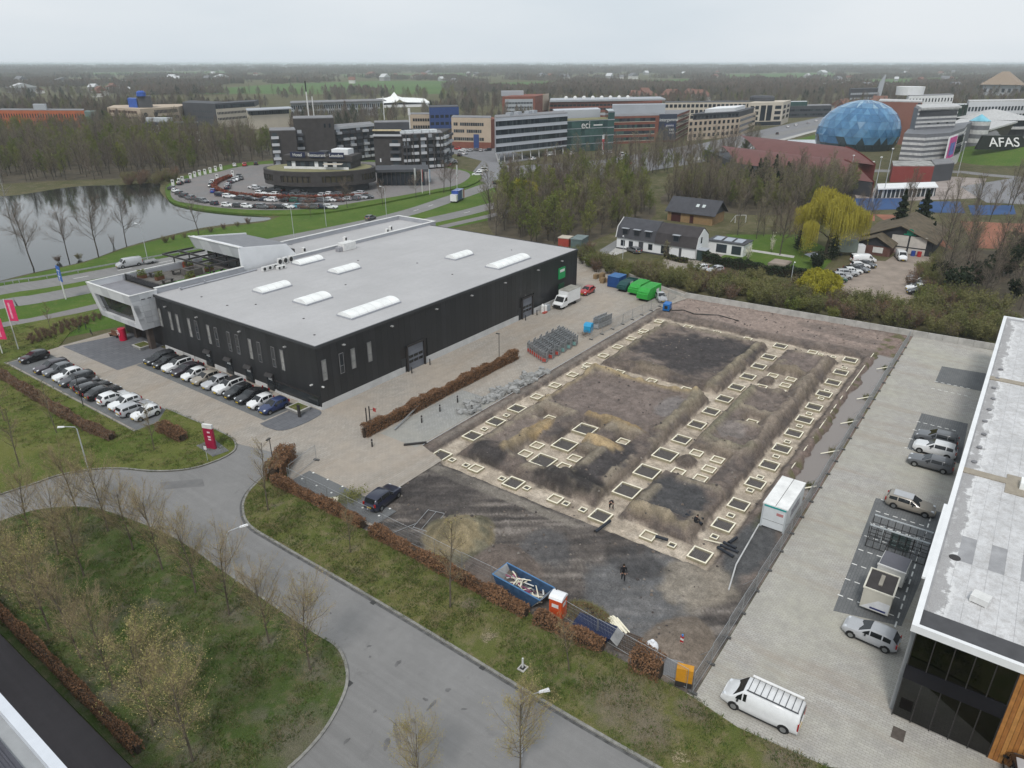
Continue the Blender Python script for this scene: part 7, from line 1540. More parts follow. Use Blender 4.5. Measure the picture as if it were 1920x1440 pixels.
# towers and wings: (left px, right px, base px, height, depth, material)
def wing(u0,v0,u1,v1,H,dep,name,m=HBRICK,z0=0):A,E=at(u0,v0),at(u1,v1);b.prism(quad(A,E,dep),z0,H,m,name);b.prism(quad(A,E,dep),H,H+.3,ROOFD,'roof');return V2(A),V2(E)
BALC=M('balcony_white',(.46,.47,.49),.6,.06)
def balconies(A,E,n,floors,z0,fh,w_=.75,f0=0.,f1=1.,glass_=True):
    for f in range(floors):
        z=z0+f*fh;b.panes(A,E,n,z,z+2.1,[FG[0],FG[1],FG[2],LGREY],.55,'window',.1,f0=f0,f1=f1);b.panes(A,E,n,z-.25,z+.75,[BALC,DGREY],w_,'balcony',1.2,f0=f0,f1=f1)

A,E=wing(515,322,563,320,16.3,14,'left_tower');balconies(A,E,1,5,2.2,2.8,.9,.02,.34)
A,E=wing(560,315,634,312,20.2,15,'core_tower');b.panes(A,E,2,16.4,18,FG[2],.35,f0=.7,f1=.95);balconies(A,E,1,3,8,2.8,.9,.02,.22)
part('stair_pipe',MB().tube([(*b.L(A-Vector((2,2))),2),(*b.L(A-Vector((2,2))),17)],.6,8),LGREY,r_)
A,E=wing(620,312,706,300,16,14,'middle_wing');balconies(A,E,7,5,2.2,2.8,.7);b.strip(A,E,15.2,16.4,BALC,'roof_screen',.2,.2)
A,E=wing(705,322,757,322,14.2,12,'right_tower');b.panes(A,E,1,4,5.4,WHITEW,.2,f0=.1,f1=.3);balconies(A,E,1,4,2,2.9,.95,.56,.95);b.panes(A,E,1,14.5,16.2,DGREY,.9,'penthouse',.2);b.strip(A,E,16.4,16.9,M('awning',(.55,.47,.3),.8),'awning',1.2,.2);b.strip(A,E,14.3,15.1,BALC,'balustrade',.9,-.7)
A2,E2=wing(708,318,772,316,19,9,'penthouse_block',DGREY,14.2);A3,E3=wing(757,322,832,317,14.8,13,'right_wing');balconies(A3,E3,5,5,1.4,2.8,.8);b.panes(A3,E3,6,0,15,HBRICK,.12,'brick_fin',1.3)
b.panes(A3+Vector((1,5)),E3+Vector((1,5)),5,15.1,16.2,M('roof_light',(.6,.63,.65),.3),.85,'roof_light',3);E4=V2(at(848,305));b.prism([E3,E4,E4+Vector((-12,14)),E3+Vector((-12,14))],0,15,HBRICK,'end_wing');balconies(E3,E4,2,5,1.4,2.8,.8)
A,E=at(706,352),at(806,350);b.prism(quad(A,E,13),5.4,6.3,DGREY,'entrance_roof');b.prism(quad(V2(A)+Vector((1.5,1)),V2(E)+Vector((-1.5,1)),11),.4,5.4,FG[2],'entrance_glass');b.panes(A,E,12,.4,5.4,STEEL,.15,'column',.0)
c=b.L(V2(at(588,300)));part('roof_mast',MB().tube([(c[0],c[1],19),(c[0],c[1],30)],.3,6).tube([(c[0]+1.4,c[1]-2,19),(c[0]+1.4,c[1]-2,28)],.25,6),UNIT,r_);part('mast_tip',MB().tube([(c[0],c[1],30),(c[0],c[1],34.5)],.3,6),DARKFAN,r_)
c=b.L(V2(at(726,300)));part('roof_mast',MB().tube([(c[0],c[1],18),(c[0],c[1],28)],.2,6),UNIT,r_);c=b.L(V2(at(772,300)));part('antenna',MB().tube([(c[0],c[1],14),(c[0],c[1],20)],.3,6).tube([(c[0],c[1],20),(c[0],c[1],23)],.6,8),UNIT,r_)
# red hedge ring, charging posts, flags, parked cars
hr=smooth_line(pxs('432,333 408,343 402,353 420,363 460,369 520,372 600,373 690,369',.5),5);hedge('red_hedge',hr,1.6,1.0,'reddish clipped hedge curving through the hotel car park',leafm=[M('red_leaf',(.2,.045,.03),.9,.2,4),CLEAF2,BROWN],z=.55,lw=.22,dens=14,seed=15)
for i,(u,v)in enumerate(((325,348),(337,345),(343,341),(358,335),(366,332),(375,329),(385,327),(395,324),(405,321),(415,318),(408,337),(437,330))):
    t=thing('charging_post',f'white car charging post, {ORD[i]} from the pond side','charger',(*at(u,v,.5),.52),YAW,'charging posts at the hotel');part('cabinet',B(-.25,.25,-.5,.5,0,2.1),UNIT,t);part('screen',B(-.27,-.251,-.3,.3,1.3,1.8),DARKFAN,t)
cols=['black','dark_grey','grey','silver','white','white','navy','grey','dark_grey','brown','teal','green','red']
rows_=[('pond edge',[(322,356),(330,361),(336,365),(345,370),(357,374),(373,378),(383,380),(402,384)],.9,'dark_grey white dark_grey black grey dark_grey grey navy'),
         ('outer',[(427,388),(448,389),(464,390),(481,390),(494,391),(510,391),(527,391),(541,391),(556,390),(571,391),(587,391),(604,391),(620,391)],1.35,'white dark_grey white black grey brown black white teal brown grey navy white'),
         ('middle',[(415,368),(430,371),(449,374),(470,376),(494,377),(508,378),(534,379),(549,379),(565,379),(580,380),(606,379),(621,378),(636,378),(650,376),(665,375),(677,373),(690,372)],1.3,'navy white dark_grey black navy white black green grey brown grey white brown silver grey silver dark_grey'),
         ('inner',[(475,354),(484,356),(492,358),(508,360),(522,361),(555,362),(570,362),(586,361),(601,361),(617,360),(632,359)],1.2,'white silver grey dark_grey black grey black grey teal white grey'),
         ('hedge side',[(490,366),(513,367),(541,368),(553,369),(568,369),(584,369),(601,369),(614,367),(630,368),(645,367),(672,365)],1.2,'white white navy grey grey black silver white grey black silver'),
         ('charger',[(338,346),(352,342),(396,350),(398,346),(400,361),(448,334),(444,339),(438,341),(432,344),(428,350),(427,354),(452,337)],.2,'black navy black white bright_blue dark_grey white silver navy silver navy dark_grey'),
         ('far end',[(440,312),(459,311),(480,309)],.3,'white red black')]
for nm,pts,ang,cs in rows_:
    cs=cs.split()
    for i,(u,v)in enumerate(pts):
        k=random.choice(('hatchback','hatchback','estate_car','suv','small_car'));far_car(k,cs[i],*at(u,v,.52),YAW+ang+random.uniform(-.06,.06)+(pi if random.random()<.4 else 0),f'{CN[cs[i]]} {KN[k]}, {ORD[i]} from the left in the hotel {nm} row','cars in the hotel car park',.53)
for i,(u,v)in enumerate(((779,362),(792,365),(806,365),(857,355))):
    t=thing('hotel_flag',f'{["white", "red", "blue white", "green white"][i]} vertical flag before the hotel entrance','flag',(*at(u,v),.1),R(20));part('pole',MB().tube([(0,0,0),(0,0,8.5)],.1,6),UNIT,t);part('flag',MB().box(.1,1.2,-.02,.02,4.2,8.3),[UNIT,PAINT['red'],M('flag_blue',(.35,.45,.6),.7),UNIT][i],t)
t=thing('kiosk_truck','small blue white and red truck on the main road by the hotel','truck',(*at(860,376),.06),.35);part('box',B(-3.4,2.2,-1.2,1.2,.6,3.6),PAINT['bright_blue'],t);part('rear_panel',B(.2,2.25,-1.23,1.23,.7,3.5),UNIT,t);part('red_panel',B(1.4,2.28,-1.26,1.26,.7,3.5),PAINT['red'],t);part('cab',B(-5.0,-3.5,-1.1,1.1,.5,2.6),PAINT['white'],t)
for x in(-4.2,1.2):
    for s_ in(-1,1):obj('wheel',car_parts('panel_van')['wheel'],t,(x,s_*1.05,.34))
for i,(u,v,c)in enumerate(((905,322,'white'),(895,330,'white'),(930,345,'black'),(838,312,'red'),(850,306,'silver'),(872,290,'white'),(880,284,'silver'),(892,283,'grey'),(902,284,'silver'),(915,283,'navy'),(858,281,'red'),(866,284,'white'),(862,293,'black'),(1030,292,'white'),(1072,290,'white'),(1165,292,'white'),(1172,293,'silver'),(1000,300,'white'),(1140,288,'silver'),(1164,300,'white'),(1180,308,'red'))):
    far_car('minivan' if i in(0,1,13,15)else 'hatchback',c,*at(u,v),random.random()*3,f'{CN[c]} vehicle in the office park streets, {ORD[i]} from the hotel end','cars in the office park')
for i,(u,v,c)in enumerate(((1477,239,'white'),(1492,236,'white'),(1457,252,'black'),(1530,228,'white'),(1515,232,'silver'),(1290,292,'grey'),(1230,300,'white'))):far_car('hatchback',c,*at(u,v),.35,f'{CN[c]} car driving on the far avenue, {ORD[i]} of those listed from the dome','cars on the far avenue',.07)
t=thing('pylon_banner','tall white and red banner pylon before the glass office','sign',(*at(1130,290),0),.3);part('pylon',B(-1.6,1.6,-.2,.2,0,6),WHITEW,t);part('red_panel',B(-1.5,1.5,-.25,.25,2.5,7.5),M('banner_red',(.6,.03,.05),.6),t);part('header',B(-1.4,1.5,-.22,.22,7.5,9.5),WHITEW,t)

# ------------------------------------------------------------------ theatre with glass dome
dc=V2((437,88.5));b=Bld('theatre_dome','big faceted blue glass dome of the theatre','dome',dc);nseg,nr=30,9
DB=[glass('dome_blue_a',(.06,.165,.3),.12),glass('dome_blue_b',(.08,.2,.34),.12),glass('dome_blue_c',(.045,.135,.26),.12),glass('dome_blue_d',(.2,.33,.44),.14)];DD=glass('dome_dark',(.03,.05,.06),.1)
prof=[(19.4,0),(20.8,3.4),(21.4,7),(21,10.8),(19.6,14.4),(17,17.8),(13.3,20.6),(8.6,22.7),(3.6,23.9),(0.2,24.2)]
def dpt(i,j):r_,z=prof[i];a=2*pi*(j+.5*(i%2))/nseg;s_=2.5*(z/23)**1.5;q=rt*(r_*.97*cos(a)+s_*.7+.6)+fw*(r_*sin(a));return Vector((q.x,q.y,z))
for i in range(nr):
    for j in range(nseg):
        a,c,d_,e=dpt(i,j),dpt(i,j+1),dpt(i+1,j+1),dpt(i+1,j)
        tris=((a,c,e),(c,d_,e))if i%2==0 else((a,c,d_),(a,d_,e))
        if 2*pi*j/nseg<pi*1.02 and 2*pi*j/nseg>.35*pi:tris=(tuple((a,c,d_,e)),)
        for t_ in tris:
            m_=DD if i==0 or(i==1 and random.random()<.35)else random.choice(DB[:3]if i<6 else DB[1:]);ce=sum(t_,Vector((0,0,0)))/len(t_);vs_=[p.lerp(ce,.02)for p in t_];nn_=(ce-Vector((0,0,6))).normalized()*.1*random.uniform(.2,1)
            part('glass_facet',MB().add([p+nn_ for p in vs_]+[p-nn_*.5 for p in vs_],[tuple(range(len(vs_))),tuple(reversed(range(len(vs_),2*len(vs_))))]+[(k,len(vs_)+k,len(vs_)+(k+1)%len(vs_),(k+1)%len(vs_))for k in range(len(vs_))]),m_,b.r)
inner_=MB().lathe([(r_*.92,z*.97)for r_,z in prof],nseg,0,(rt.x*1,rt.y*1));part('frame_shell',inner_,M('dome_frame',(.2,.28,.34),.5,.1),b.r)
A,E=at(1700,312),at(1773,306);b=Bld('theatre_tower','striped grey and white theatre block beside the glass dome','theatre',A)
b.prism(quad(A,E,24),0,23.6,M('stripe_grey',(.15,.155,.17),.6,.08))
for k in range(9):b.strip(A,E,9.5+k*1.7,10.3+k*1.7,M('stripe_white',(.5,.5,.5),.6),'stripe',.12)
b.panes(A,E,1,21,23,DGREY,.95,'top_band',.2);b.panes(A,E,3,12.5,14.6,FG[2],.3,f0=.2,f1=.9);b.panes(A,E,3,17.5,18.8,FG[2],.25,f0=.2,f1=.9);b.prism(quad(V2(A)+Vector((-1,-1)),V2(E)+Vector((1,-1)),28),23.6,24.4,M('roof_pale',(.45,.45,.45),.7),'roof')
pw=[at(1680,322),at(1720,325),at(1765,320),at(1793,306),at(1798,296)];b.prism([V2(p)for p in pw]+[V2(pw[-1])+Vector((25,-1)),V2(pw[0])+Vector((25,2.5))],0,15.4,M('stripe_grey'),'podium')
for i in range(4):
    for k in range(5):b.strip(pw[i],pw[i+1],5+k*2.0,6.0+k*2.0,M('stripe_white'),'stripe',.15)
    b.strip(pw[i],pw[i+1],0,4.2,M('podium_white',(.5,.5,.49),.7),'base_band',.12)
b.panes(pw[1],pw[2],7,.3,4.0,FG[2],.5,'window',.3);b.panes(pw[2],pw[3],1,9.5,12.6,FG[2],.95,'window_band',.5);b.panes(pw[2],pw[3],1,5.2,8.2,FG[2],.95,'window_band',.5)
p0,p1=V2(pw[2]),V2(pw[3]);b.strip(p0.lerp(p1,-.25),p0.lerp(p1,.3),4.8,14.2,WHITEW,'poster_frame',1.6,-1.2);b.strip(p0.lerp(p1,-.2),p0.lerp(p1,.25),5.2,13.8,M('poster_pink',(.5,.06,.25),.6,.5,.35),'poster',1.75,-1.62);b.strip(p0.lerp(p1,-.12),p0.lerp(p1,.18),6.5,11.5,M('poster_blue',(.1,.15,.4),.6,.6,.5),'poster',1.82,-1.76)
A,E=at(1632,268),at(1712,272);b=Bld('brown_theatre_block','brown red stage tower behind the glass dome','theatre',A);b.prism(quad(A,E,22),0,22.2,M('brown_panel',(.22,.1,.075),.8,.1,.1));b.prism(quad(A,E,22),22.2,22.8,M('roof_pale'),'roof');b.panes(A,E,1,8,22,DGREY,.9,'dark_slot',f0=.9,f1=.98)
c_=at(1822,290);t=thing('striped_turret','round striped turret with small blue glass cone beside the theatre','tower',(*c_,0))
for k in range(8):part('stripe',MB().lathe([(4.6,k*2),(4.6,k*2+1.98)],18),M('stripe_white')if k%2 else M('stripe_grey'),t)
part('glass_cone',MB().lathe([(4.8,16),(.2,19)],14),glass('cone_blue',(.15,.4,.5),.1),t)
# head office with white terraces
A,E=at(1800,262),at(1980,256);b=Bld('white_head_office','long white and grey head office with rows of square windows at the right edge','office',A);b.prism(quad(A,E,18),0,21,M('office_white',(.5,.51,.53),.6,.04));
for f in range(4):b.panes(A,E,30,3+f*4.3,5.4+f*4.3,[FG[2],FG[0]],.62,'window',.1)
b.prism(quad(A,E,18),21,21.6,M('roof_pale'),'roof')
A,E=at(1770,262),at(1800,262);b=Bld('dark_glass_atrium','dark green glass atrium between the white office wings','office',A);b.prism(quad(A,E,16),0,19.6,glass('atrium',(.02,.035,.03),.06));b.panes(A,E,2,0,19.8,STEEL,.1,'mullion',.2)
A,E=at(1692,240),at(1775,236);b=Bld('stepped_white_office','white stepped office with rounded top floors far behind the theatre','office',A);b.prism(quad(A,E,20),0,21,WHITEW);b.panes(A,E,14,16.8,19.2,FG[2],.35);c=b.L(V2(A).lerp(V2(E),.3));part('upper_drum',MB().lathe([(9,21),(9.4,26.6)],20,0,(c[0]+8,c[1]+10)),WHITEW,b.r);b.panes(A,E,20,11,13.6,FG[2],.5);b.prism(quad(A,E,20),21,21.3,ROOFD,'roof')
t=thing('glass_pavilion','flat pavilion with pale tent roof and dark glass band above the grass hill','pavilion',(*at(1850,262),0));part('glass_band',MB().lathe([(21,9),(21,12.5)],28,0,(0,0),1,1),FG[2],t);part('deck',MB().lathe([(24,7.8),(24,9)],28),M('roof_pale'),t);part('base',MB().lathe([(18,0),(18,7.8)],28),DGREY,t);part('tent_roof',MB().lathe([(23,12.5),(14,14.2),(5,16.4),(.5,17.2)],28),M('roof_pale'),t)
t=thing('conference_wing','dark curved conference wing with white roof edge beside the pavilion','building',(*at(1815,280),0));part('wall',MB().hexa([(-14,-6,4),(16,-14,4),(22,6,4),(-8,10,4)],[(-16,-8,11),(18,-17,13),(22,8,13),(-8,12,11)]),FG[2],t);part('roof',MB().hexa([(-17,-9,11),(19,-18,13),(23,9,13),(-9,13,11)],[(-17,-9,11.8),(19,-18,13.8),(23,9,13.8),(-9,13,11.8)]),M('roof_pale'),t);part('terrace',MB().prism([(-18,-10),(20,-22),(22,-12),(-10,0)],2,4),WHITEW,t)
# grass hill with big white letters
hm=MB();hx0,hy0=at(1850,300);nh=22
for i in range(nh+1):
    for j in range(nh+1):
        u_,w_=(i/nh-.5)*2,(j/nh-.5)*2;hm.v.append((hx0+10+rt.x*u_*46+rt.x*26+fw.x*w_*34,hy0+rt.y*u_*46+rt.y*26+fw.y*w_*34+6,max(-.3,8.2*(1-abs(w_)**2.2)*min(1,(u_+1)*1.25)-.3)))
hm.f=[(i*(nh+1)+j,(i+1)*(nh+1)+j,(i+1)*(nh+1)+j+1,i*(nh+1)+j+1)for i in range(nh)for j in range(nh)];hm.m=[0]*len(hm.f);struct('grass_hill',hm,GRASS_BRIGHT,True)
LX,LY=at(1880,264,7.5);t=thing('hill_letters','big white letters on a dark hedge patch on the grass hill','sign',(LX-fw.x*14-rt.x*8,LY-fw.y*14-rt.y*8,5.0),YAW-pi/2);part('hedge_panel',MB().hexa([(-13,-1,0),(13,-1,0),(13,1,0),(-13,1,0)],[(-9,3,5.8),(9,3,5.8),(9,4.4,5.8),(-9,4.4,5.8)]),M('hedge_black',(.012,.016,.012),.95),t);text('AFAS',6.4,t,(0,.35,2.9),(R(60),0,0),UNIT,'lettering',.2)
# sports hall with rust red roof
g=NG('rust_roof');c0=(.135,.06,.056);col=g.mix(g.noise(.25,5,.7),mul(c0,.75),mul(c0,1.3));RUST=g.fin(col,.8)
A0=V2(at(1383,338));t=thing('sports_hall','large sports hall with rust red curved roof below the dome','sports hall',(A0.x,A0.y,0));rx_=Vector((298,104)),Vector((262,47))
# ridge runs across the view; eaves towards the camera
e0,e1=V2(at(1378,330)),V2(at(1632,370));f0,f1=V2(at(1438,300)),V2(at(1690,318));
def loc3(p,z):return(p.x-A0.x,p.y-A0.y,z)
k=6;vs_=[]
for p,q,zr in((e0,e1,1),):
    for s_ in range(k+1):
        f_=s_/k;z=5.0+4.2*math.sin(f_*pi*.5);o=fw*26*f_;vs_+=[loc3(p+o,z),loc3(q+o,z)]
part('roof',MB().add(vs_,[(2*i,2*i+1,2*i+3,2*i+2)for i in range(k)]),RUST,t,smooth=True)
vs_=[]
for s_ in range(k+1):f_=s_/k;z=7.4+3.6*math.sin(f_*pi*.5);o=fw*(26+28*f_);vs_+=[loc3(e0+o+rt*16,z),loc3(e1+o+rt*12,z)]
part('roof',MB().add(vs_,[(2*i,2*i+1,2*i+3,2*i+2)for i in range(k)]),RUST,t,smooth=True)
REDW=M('red_gable',(.2,.04,.035),.7,.1,.2)
part('wall',MB().prism([loc3(p,0)[:2]for p in(e0+fw*.3,e1+fw*.3,e1+fw*53,e0+fw*53)],0,4.95),DGREY,t);dg_=(e1-e0).normalized()*.4
gv=[loc3(e1+dg_+fw*26*s_/k,5.3+4.3*math.sin(s_/k*pi*.5))for s_ in range(k+1)];part('gable',MB().add([loc3(e1+dg_,0),loc3(e1+dg_+fw*26,0)]+list(reversed(gv)),[tuple(range(k+3))]),REDW,t)
gv=[loc3(e1+dg_+rt*12+fw*(26+28*s_/k),7.8+3.6*math.sin(s_/k*pi*.5))for s_ in range(k+1)];part('gable',MB().add([loc3(e1+dg_+rt*12+fw*26,0),loc3(e1+dg_+rt*12+fw*54,0)]+list(reversed(gv)),[tuple(range(k+3))]),REDW,t)
A,E=at(1668,342),at(1745,342);b=Bld('sports_annex','flat roofed red and grey annex of the sports hall','building',A);b.prism(quad(A,E,16),0,6,REDW);b.prism(quad(A,E,16),6,6.3,M('mottled_roof',(.3,.3,.29),.9,.4,.3),'roof');b.prism(quad(E,at(1782,338),16),0,6.4,DGREY,'grey_block');b.prism(quad(E,at(1782,338),16),6.4,6.7,ROOFD,'roof');c=b.L(V2(A).lerp(V2(E),.55));
A,E=at(1640,372),at(1752,368);b=Bld('club_house','low club house with white flat canopy behind the blue courts','club house',A);b.prism(quad(A,E,10),0,3,FG[0]);b.prism(quad(V2(A)-fw*1,V2(E)-fw*1,12),3,3.4,WHITEW,'canopy');b.panes(A,E,14,0,3,WHITEW,.12,'post',.3)
for i,(u,v,H)in enumerate(((1636,378,14),(1655,372,16),(1590,350,11),(1630,345,8),(1795,330,13))):p=at(u,v);t=thing('floodlight_mast',f'floodlight mast at the sports club, {ORD[i]} as listed from the willow','floodlight',(*p,0));part('pole',MB().tube([(0,0,0),(0,0,H)],.14,6,0,.08),LPOLE,t);part('lamp_head',B(-.7,.7,-.25,.25,H,H+.3),UNIT,t)

# ------------------------------------------------------------------ farm behind the boundary wall
SLATE=M('slate_roof',(.055,.056,.065),.7,.18,.8);TILE=M('dark_tiles',(.045,.04,.042),.75,.2,.9)
t=thing('farmhouse','white farmhouse with long dark mansard roof and dormers','house',(157,61.5,0));Lh=20.5;Dh=7.5
part('wall',B(0,Dh,0,Lh,0,3.0),WHITEW,t);part('plinth',B(-.05,Dh+.05,-.05,Lh+.05,0,.35),DGREY,t)
mans=[(-.35,2.7),(.5,5.2),(3.4,7.0),(4.1,7.0),(7.0,5.2),(Dh+.35,2.7)]
roof_=part('roof',MB().extr(mans,-.1,10.3),TILE,t);part('roof',MB().extr([(x,z+.15)for x,z in mans],10.31,Lh+.1),SLATE,t)
for y in(-.16,):part('gable',MB().extr([(.1,.3),(Dh-.1,.3),(Dh-.1,2.9),(6.7,5.0),(3.9,6.7),(3.5,6.7),(.8,5.0),(.1,2.9)],-.2,-.1),WHITEW,t)
part('verge_board',MB().bar((-.3,Lh+.15,2.9),(.5,Lh+.15,5.4),.15,.2).bar((.5,Lh+.15,5.4),(3.4,Lh+.15,7.2),.15,.2),UNIT,t)
for y in(18.3,15.2,12.2,5.0):d_=part('dormer',B(-.1,1.2,y-.8,y+.8,3.6,5.2),DGREY,t);part('window',B(-.15,-.1,y-.6,y+.6,3.9,5.0),FG[2],d_);part('dormer_roof',B(-.4,1.3,y-.95,y+.95,5.2,5.3),LGREY,d_)
for y in(18.8,16.6,11.4):part('window',B(-.06,.02,y-.55,y+.55,.9,2.3),FG[2],t)
part('door',B(-.06,.02,13.3,14.5,.3,2.5),DGREY,t);part('window',B(-.06,.02,6.5,8.6,.5,2.4),FG[2],t);part('door',B(-.06,.02,3.4,4.0,.3,2.4),DGREY,t)
part('window',B(2.2,2.9,-.26,-.2,3.6,5.0),FG[2],t);part('porch',B(.3,2.8,-2.2,-.3,0,2.5),M('porch_green',(.03,.05,.05),.6),t);part('porch_roof',B(.1,3.0,-2.4,-.2,2.5,2.6),LGREY,t)
t=thing('garden_annex','white flat roofed annex with solar panels behind the farmhouse','annex',(166.5,57.5,0));part('wall',B(0,6,-4,5,0,2.8),WHITEW,t);part('roof',B(-.2,6.2,-4.2,5.2,2.8,3.0),DGREY,t);part('window',B(-.06,.02,-3.5,-1.2,.4,2.4),FG[0],t);part('window',B(-.06,.02,0,2.6,.4,2.4),FG[0],t)
for i in range(3):part('solar_panel',MB().hexa([(1,-3.2+i*2.6,3.05),(4,-3.2+i*2.6,3.3),(4,-1.2+i*2.6,3.3),(1,-1.2+i*2.6,3.05)],[(1,-3.2+i*2.6,3.12),(4,-3.2+i*2.6,3.37),(4,-1.2+i*2.6,3.37),(1,-1.2+i*2.6,3.12)]),M('solar',(.3,.33,.38),.2,.05),t)
t=thing('barn','brick barn with slate grey gable roof and two roof windows','barn',(196.5,73,0));part('wall',B(0,9,0,13.6,0,2.9),M('yellow_brick',(.25,.165,.085),.9,.15,1),t);prof=[(-.6,2.6),(-.6,2.8),(4.5,6.4),(9.6,2.8),(9.6,2.6),(4.5,6.1)];rfb=part('roof',MB().extr(prof,-.9,14.3),SLATE,t);part('gable',MB().extr([(0,2.8),(9,2.8),(4.5,6.0)],.0,.1),DGREY,t)
part('barn_door',B(-.06,.02,9.5,12.4,0,2.6),M('door_maroon',(.05,.015,.015),.7),t);part('door',B(-.06,.02,5.6,6.7,0,2.2),M('door_maroon'),t)
for y in(5.0,3.2):part('roof_window',MB().hexa([(1.6,y,4.42),(2.5,y,5.05),(2.5,y+.9,5.05),(1.6,y+.9,4.42)],[(1.57,y,4.5),(2.47,y,5.13),(2.47,y+.9,5.13),(1.57,y+.9,4.5)]),M('sky_window',(.5,.55,.55),.15),rfb)
# black workshop with two white doors
t=thing('workshop','black boarded workshop with mossy roof and two large white doors','workshop',(193.0,17.5,0));Wd=15.0;MOSS=M('mossy_roof',(.105,.085,.058),.95,.35,.6);BOARD=M('black_boards',(.03,.032,.038),.8,.15,1)
part('wall',B(0,20,0,Wd,0,3.4),BOARD,t);part('gable',MB().add([(-.02,0,3.3),(-.02,Wd,3.3),(-.02,Wd/2,6.4),(.15,0,3.3),(.15,Wd,3.3),(.15,Wd/2,6.4)],[(0,2,1),(3,4,5),(0,3,5,2),(1,2,5,4),(0,1,4,3)]),BOARD,t)
for s_ in(0,1):
    y0,y1=(-.8,Wd/2)if s_==0 else(Wd/2,Wd+.8);z0,z1=(3.0,6.5)if s_==0 else(6.5,3.0);part('roof',MB().hexa([(-.8,y0,z0),(21,y0,z0),(21,y1,z1),(-.8,y1,z1)],[(-.8,y0,z0+.15),(21,y0,z0+.15),(21,y1,z1+.15),(-.8,y1,z1+.15)]),MOSS,t)
for y in(3.2,7.2):dd_=part('sliding_door',B(-.1,-.025,y-1.8,y+1.8,1.7,4.3),M('door_cream',(.5,.47,.43),.7,.12,1),t);part('lower_panel',B(-.1,-.025,y-1.8,y+1.8,.1,1.4),M('door_cream'),dd_)
part('logo_plate',MB().lathe([(.8,-.05),(.8,.05)],14),M('logo_green',(.01,.2,.12),.5),t,(-.1,5.3,5.2)).rotation_euler=(0,pi/2,0);part('logo_bar',B(-.16,-.05,4.0,6.6,4.5,4.75),M('logo_green'),t)
part('oil_drum',MB().lathe([(.5,0),(.5,1.2)],10,0,(-1.2,3.6)),PAINT['bright_blue'],t);part('oil_drum',MB().lathe([(.5,0),(.5,1.2)],10,0,(-1.2,2.3)),PAINT['red'],t)
t=thing('brick_outhouse','low brick outhouse with mossy gable roof left of the workshop','outhouse',(187.0,25.4,0));part('wall',B(0,9,0,8.4,0,2.3),M('dark_brick',(.12,.06,.05),.9,.15,1),t);part('gable',MB().add([(-.02,0,2.3),(-.02,8.4,2.3),(-.02,3.4,4.3)],[(0,2,1)]),BOARD,t)
for y0,z0,y1,z1 in((-.5,2.2,3.4,4.4),(3.4,4.4,8.9,2.2)):part('roof',MB().hexa([(-.6,y0,z0),(9,y0,z0),(9,y1,z1),(-.6,y1,z1)],[(-.6,y0,z0+.12),(9,y0,z0+.12),(9,y1,z1+.12),(-.6,y1,z1+.12)]),MOSS,t)
part('window',B(-.08,0,1.6,3.8,.7,2.0),UNIT,t);part('door',B(-.08,0,5.6,6.6,.2,2.0),M('door_cream'),t)
for i,(u,v,c,k)in enumerate(((1618,492,'white','panel_van'),(1612,503,'white','hatchback'),(1602,509,'dark_grey','saloon'),(1595,513,'white','saloon'),(1588,517,'silver','estate_car'),(1578,523,'silver','hatchback'),(1568,529,'green','hatchback'),(1562,536,'green','small_car'))):
    car(k,c,*at(u,v),R(-60),f'{CN[c]} {KN[k]} in the dense row left in the farmyard, {ORD[i]} from the outhouse','cars packed on the left of the farmyard')if i<7 else None
car('hatchback','grey',*at(1612,509),R(-110),'dark grey hatchback standing alone in the farmyard middle');car('saloon','dark_grey',*at(1622,500),R(-110),'dark saloon behind the lone grey hatchback');car('panel_van','white',*at(1688,486),R(200),'white delivery van before the workshop doors')
for i,(u,v,c)in enumerate(((1722,525,'silver'),(1720,532,'white'),(1722,539,'grey'),(1718,545,'white'),(1720,552,'black'))):car('hatchback' if i else 'estate_car',c,*at(u,v),R(-58+180),f'{CN[c]} car, {ORD[i]} from the workshop in the right farmyard row','cars on the right of the farmyard')
t=thing('box_lorry','grey green box lorry beside the brick outhouse','truck',(*at(1590,478),0),R(-60));part('box',B(-3.5,1.5,-1.2,1.2,.9,3.6),M('lorry_green',(.16,.19,.17),.7,.15),t);part('cab',B(1.6,3.3,-1.1,1.1,.5,2.6),WHITEW,t)
for x in(-2,2.3):
    for s_ in(-1,1):obj('wheel',car_parts('panel_van')['wheel'],t,(x,s_,.34))
car('small_car','white',*at(1312,508),R(150),'white hatchback on the farm drive, left of two');car('hatchback','silver',*at(1340,511),R(150),'silver hatchback on the farm drive, right of two');car('estate_car','grey',*at(1188,473),R(60),'grey car half hidden before the white farmhouse')
hedge('garden_hedge',pxs('1318,490 1395,508 1480,520 1560,530'),1.6,2.0,'dark green clipped hedge round the farm lawn',leafm=[DLEAF,M('hedge_green',(.03,.045,.018),.9,.2,3),DLEAF],lw=.16,dens=30,seed=20,z=0)
hedge('garden_hedge',pxs('1245,484 1275,492 1290,494'),1.0,1.1,'short dark hedge below the farmhouse wall',leafm=[DLEAF,BLEAF,DLEAF],lw=.14,dens=30,seed=21,z=0)
t=thing('garden_trampoline','low round wooden garden seat box on the farm lawn','garden box',(*at(1462,496),0));part('box',B(-2.5,2.5,-2,2,0,.6),M('grey_wood',(.22,.19,.16),.9,.2),t);part('soil',B(-2.2,2.2,-1.7,1.7,.6,.7),FARMYARD,t)
t=thing('parasol','grey square parasol in the garden by the farmyard','parasol',(*at(1523,497),0));part('pole',MB().tube([(0,0,0),(0,0,2.6)],.05,6),STEEL,t);part('canopy',MB().lathe([(2.2,2.2),(.1,3.0)],4),M('parasol_grey',(.14,.15,.17),.8),t)
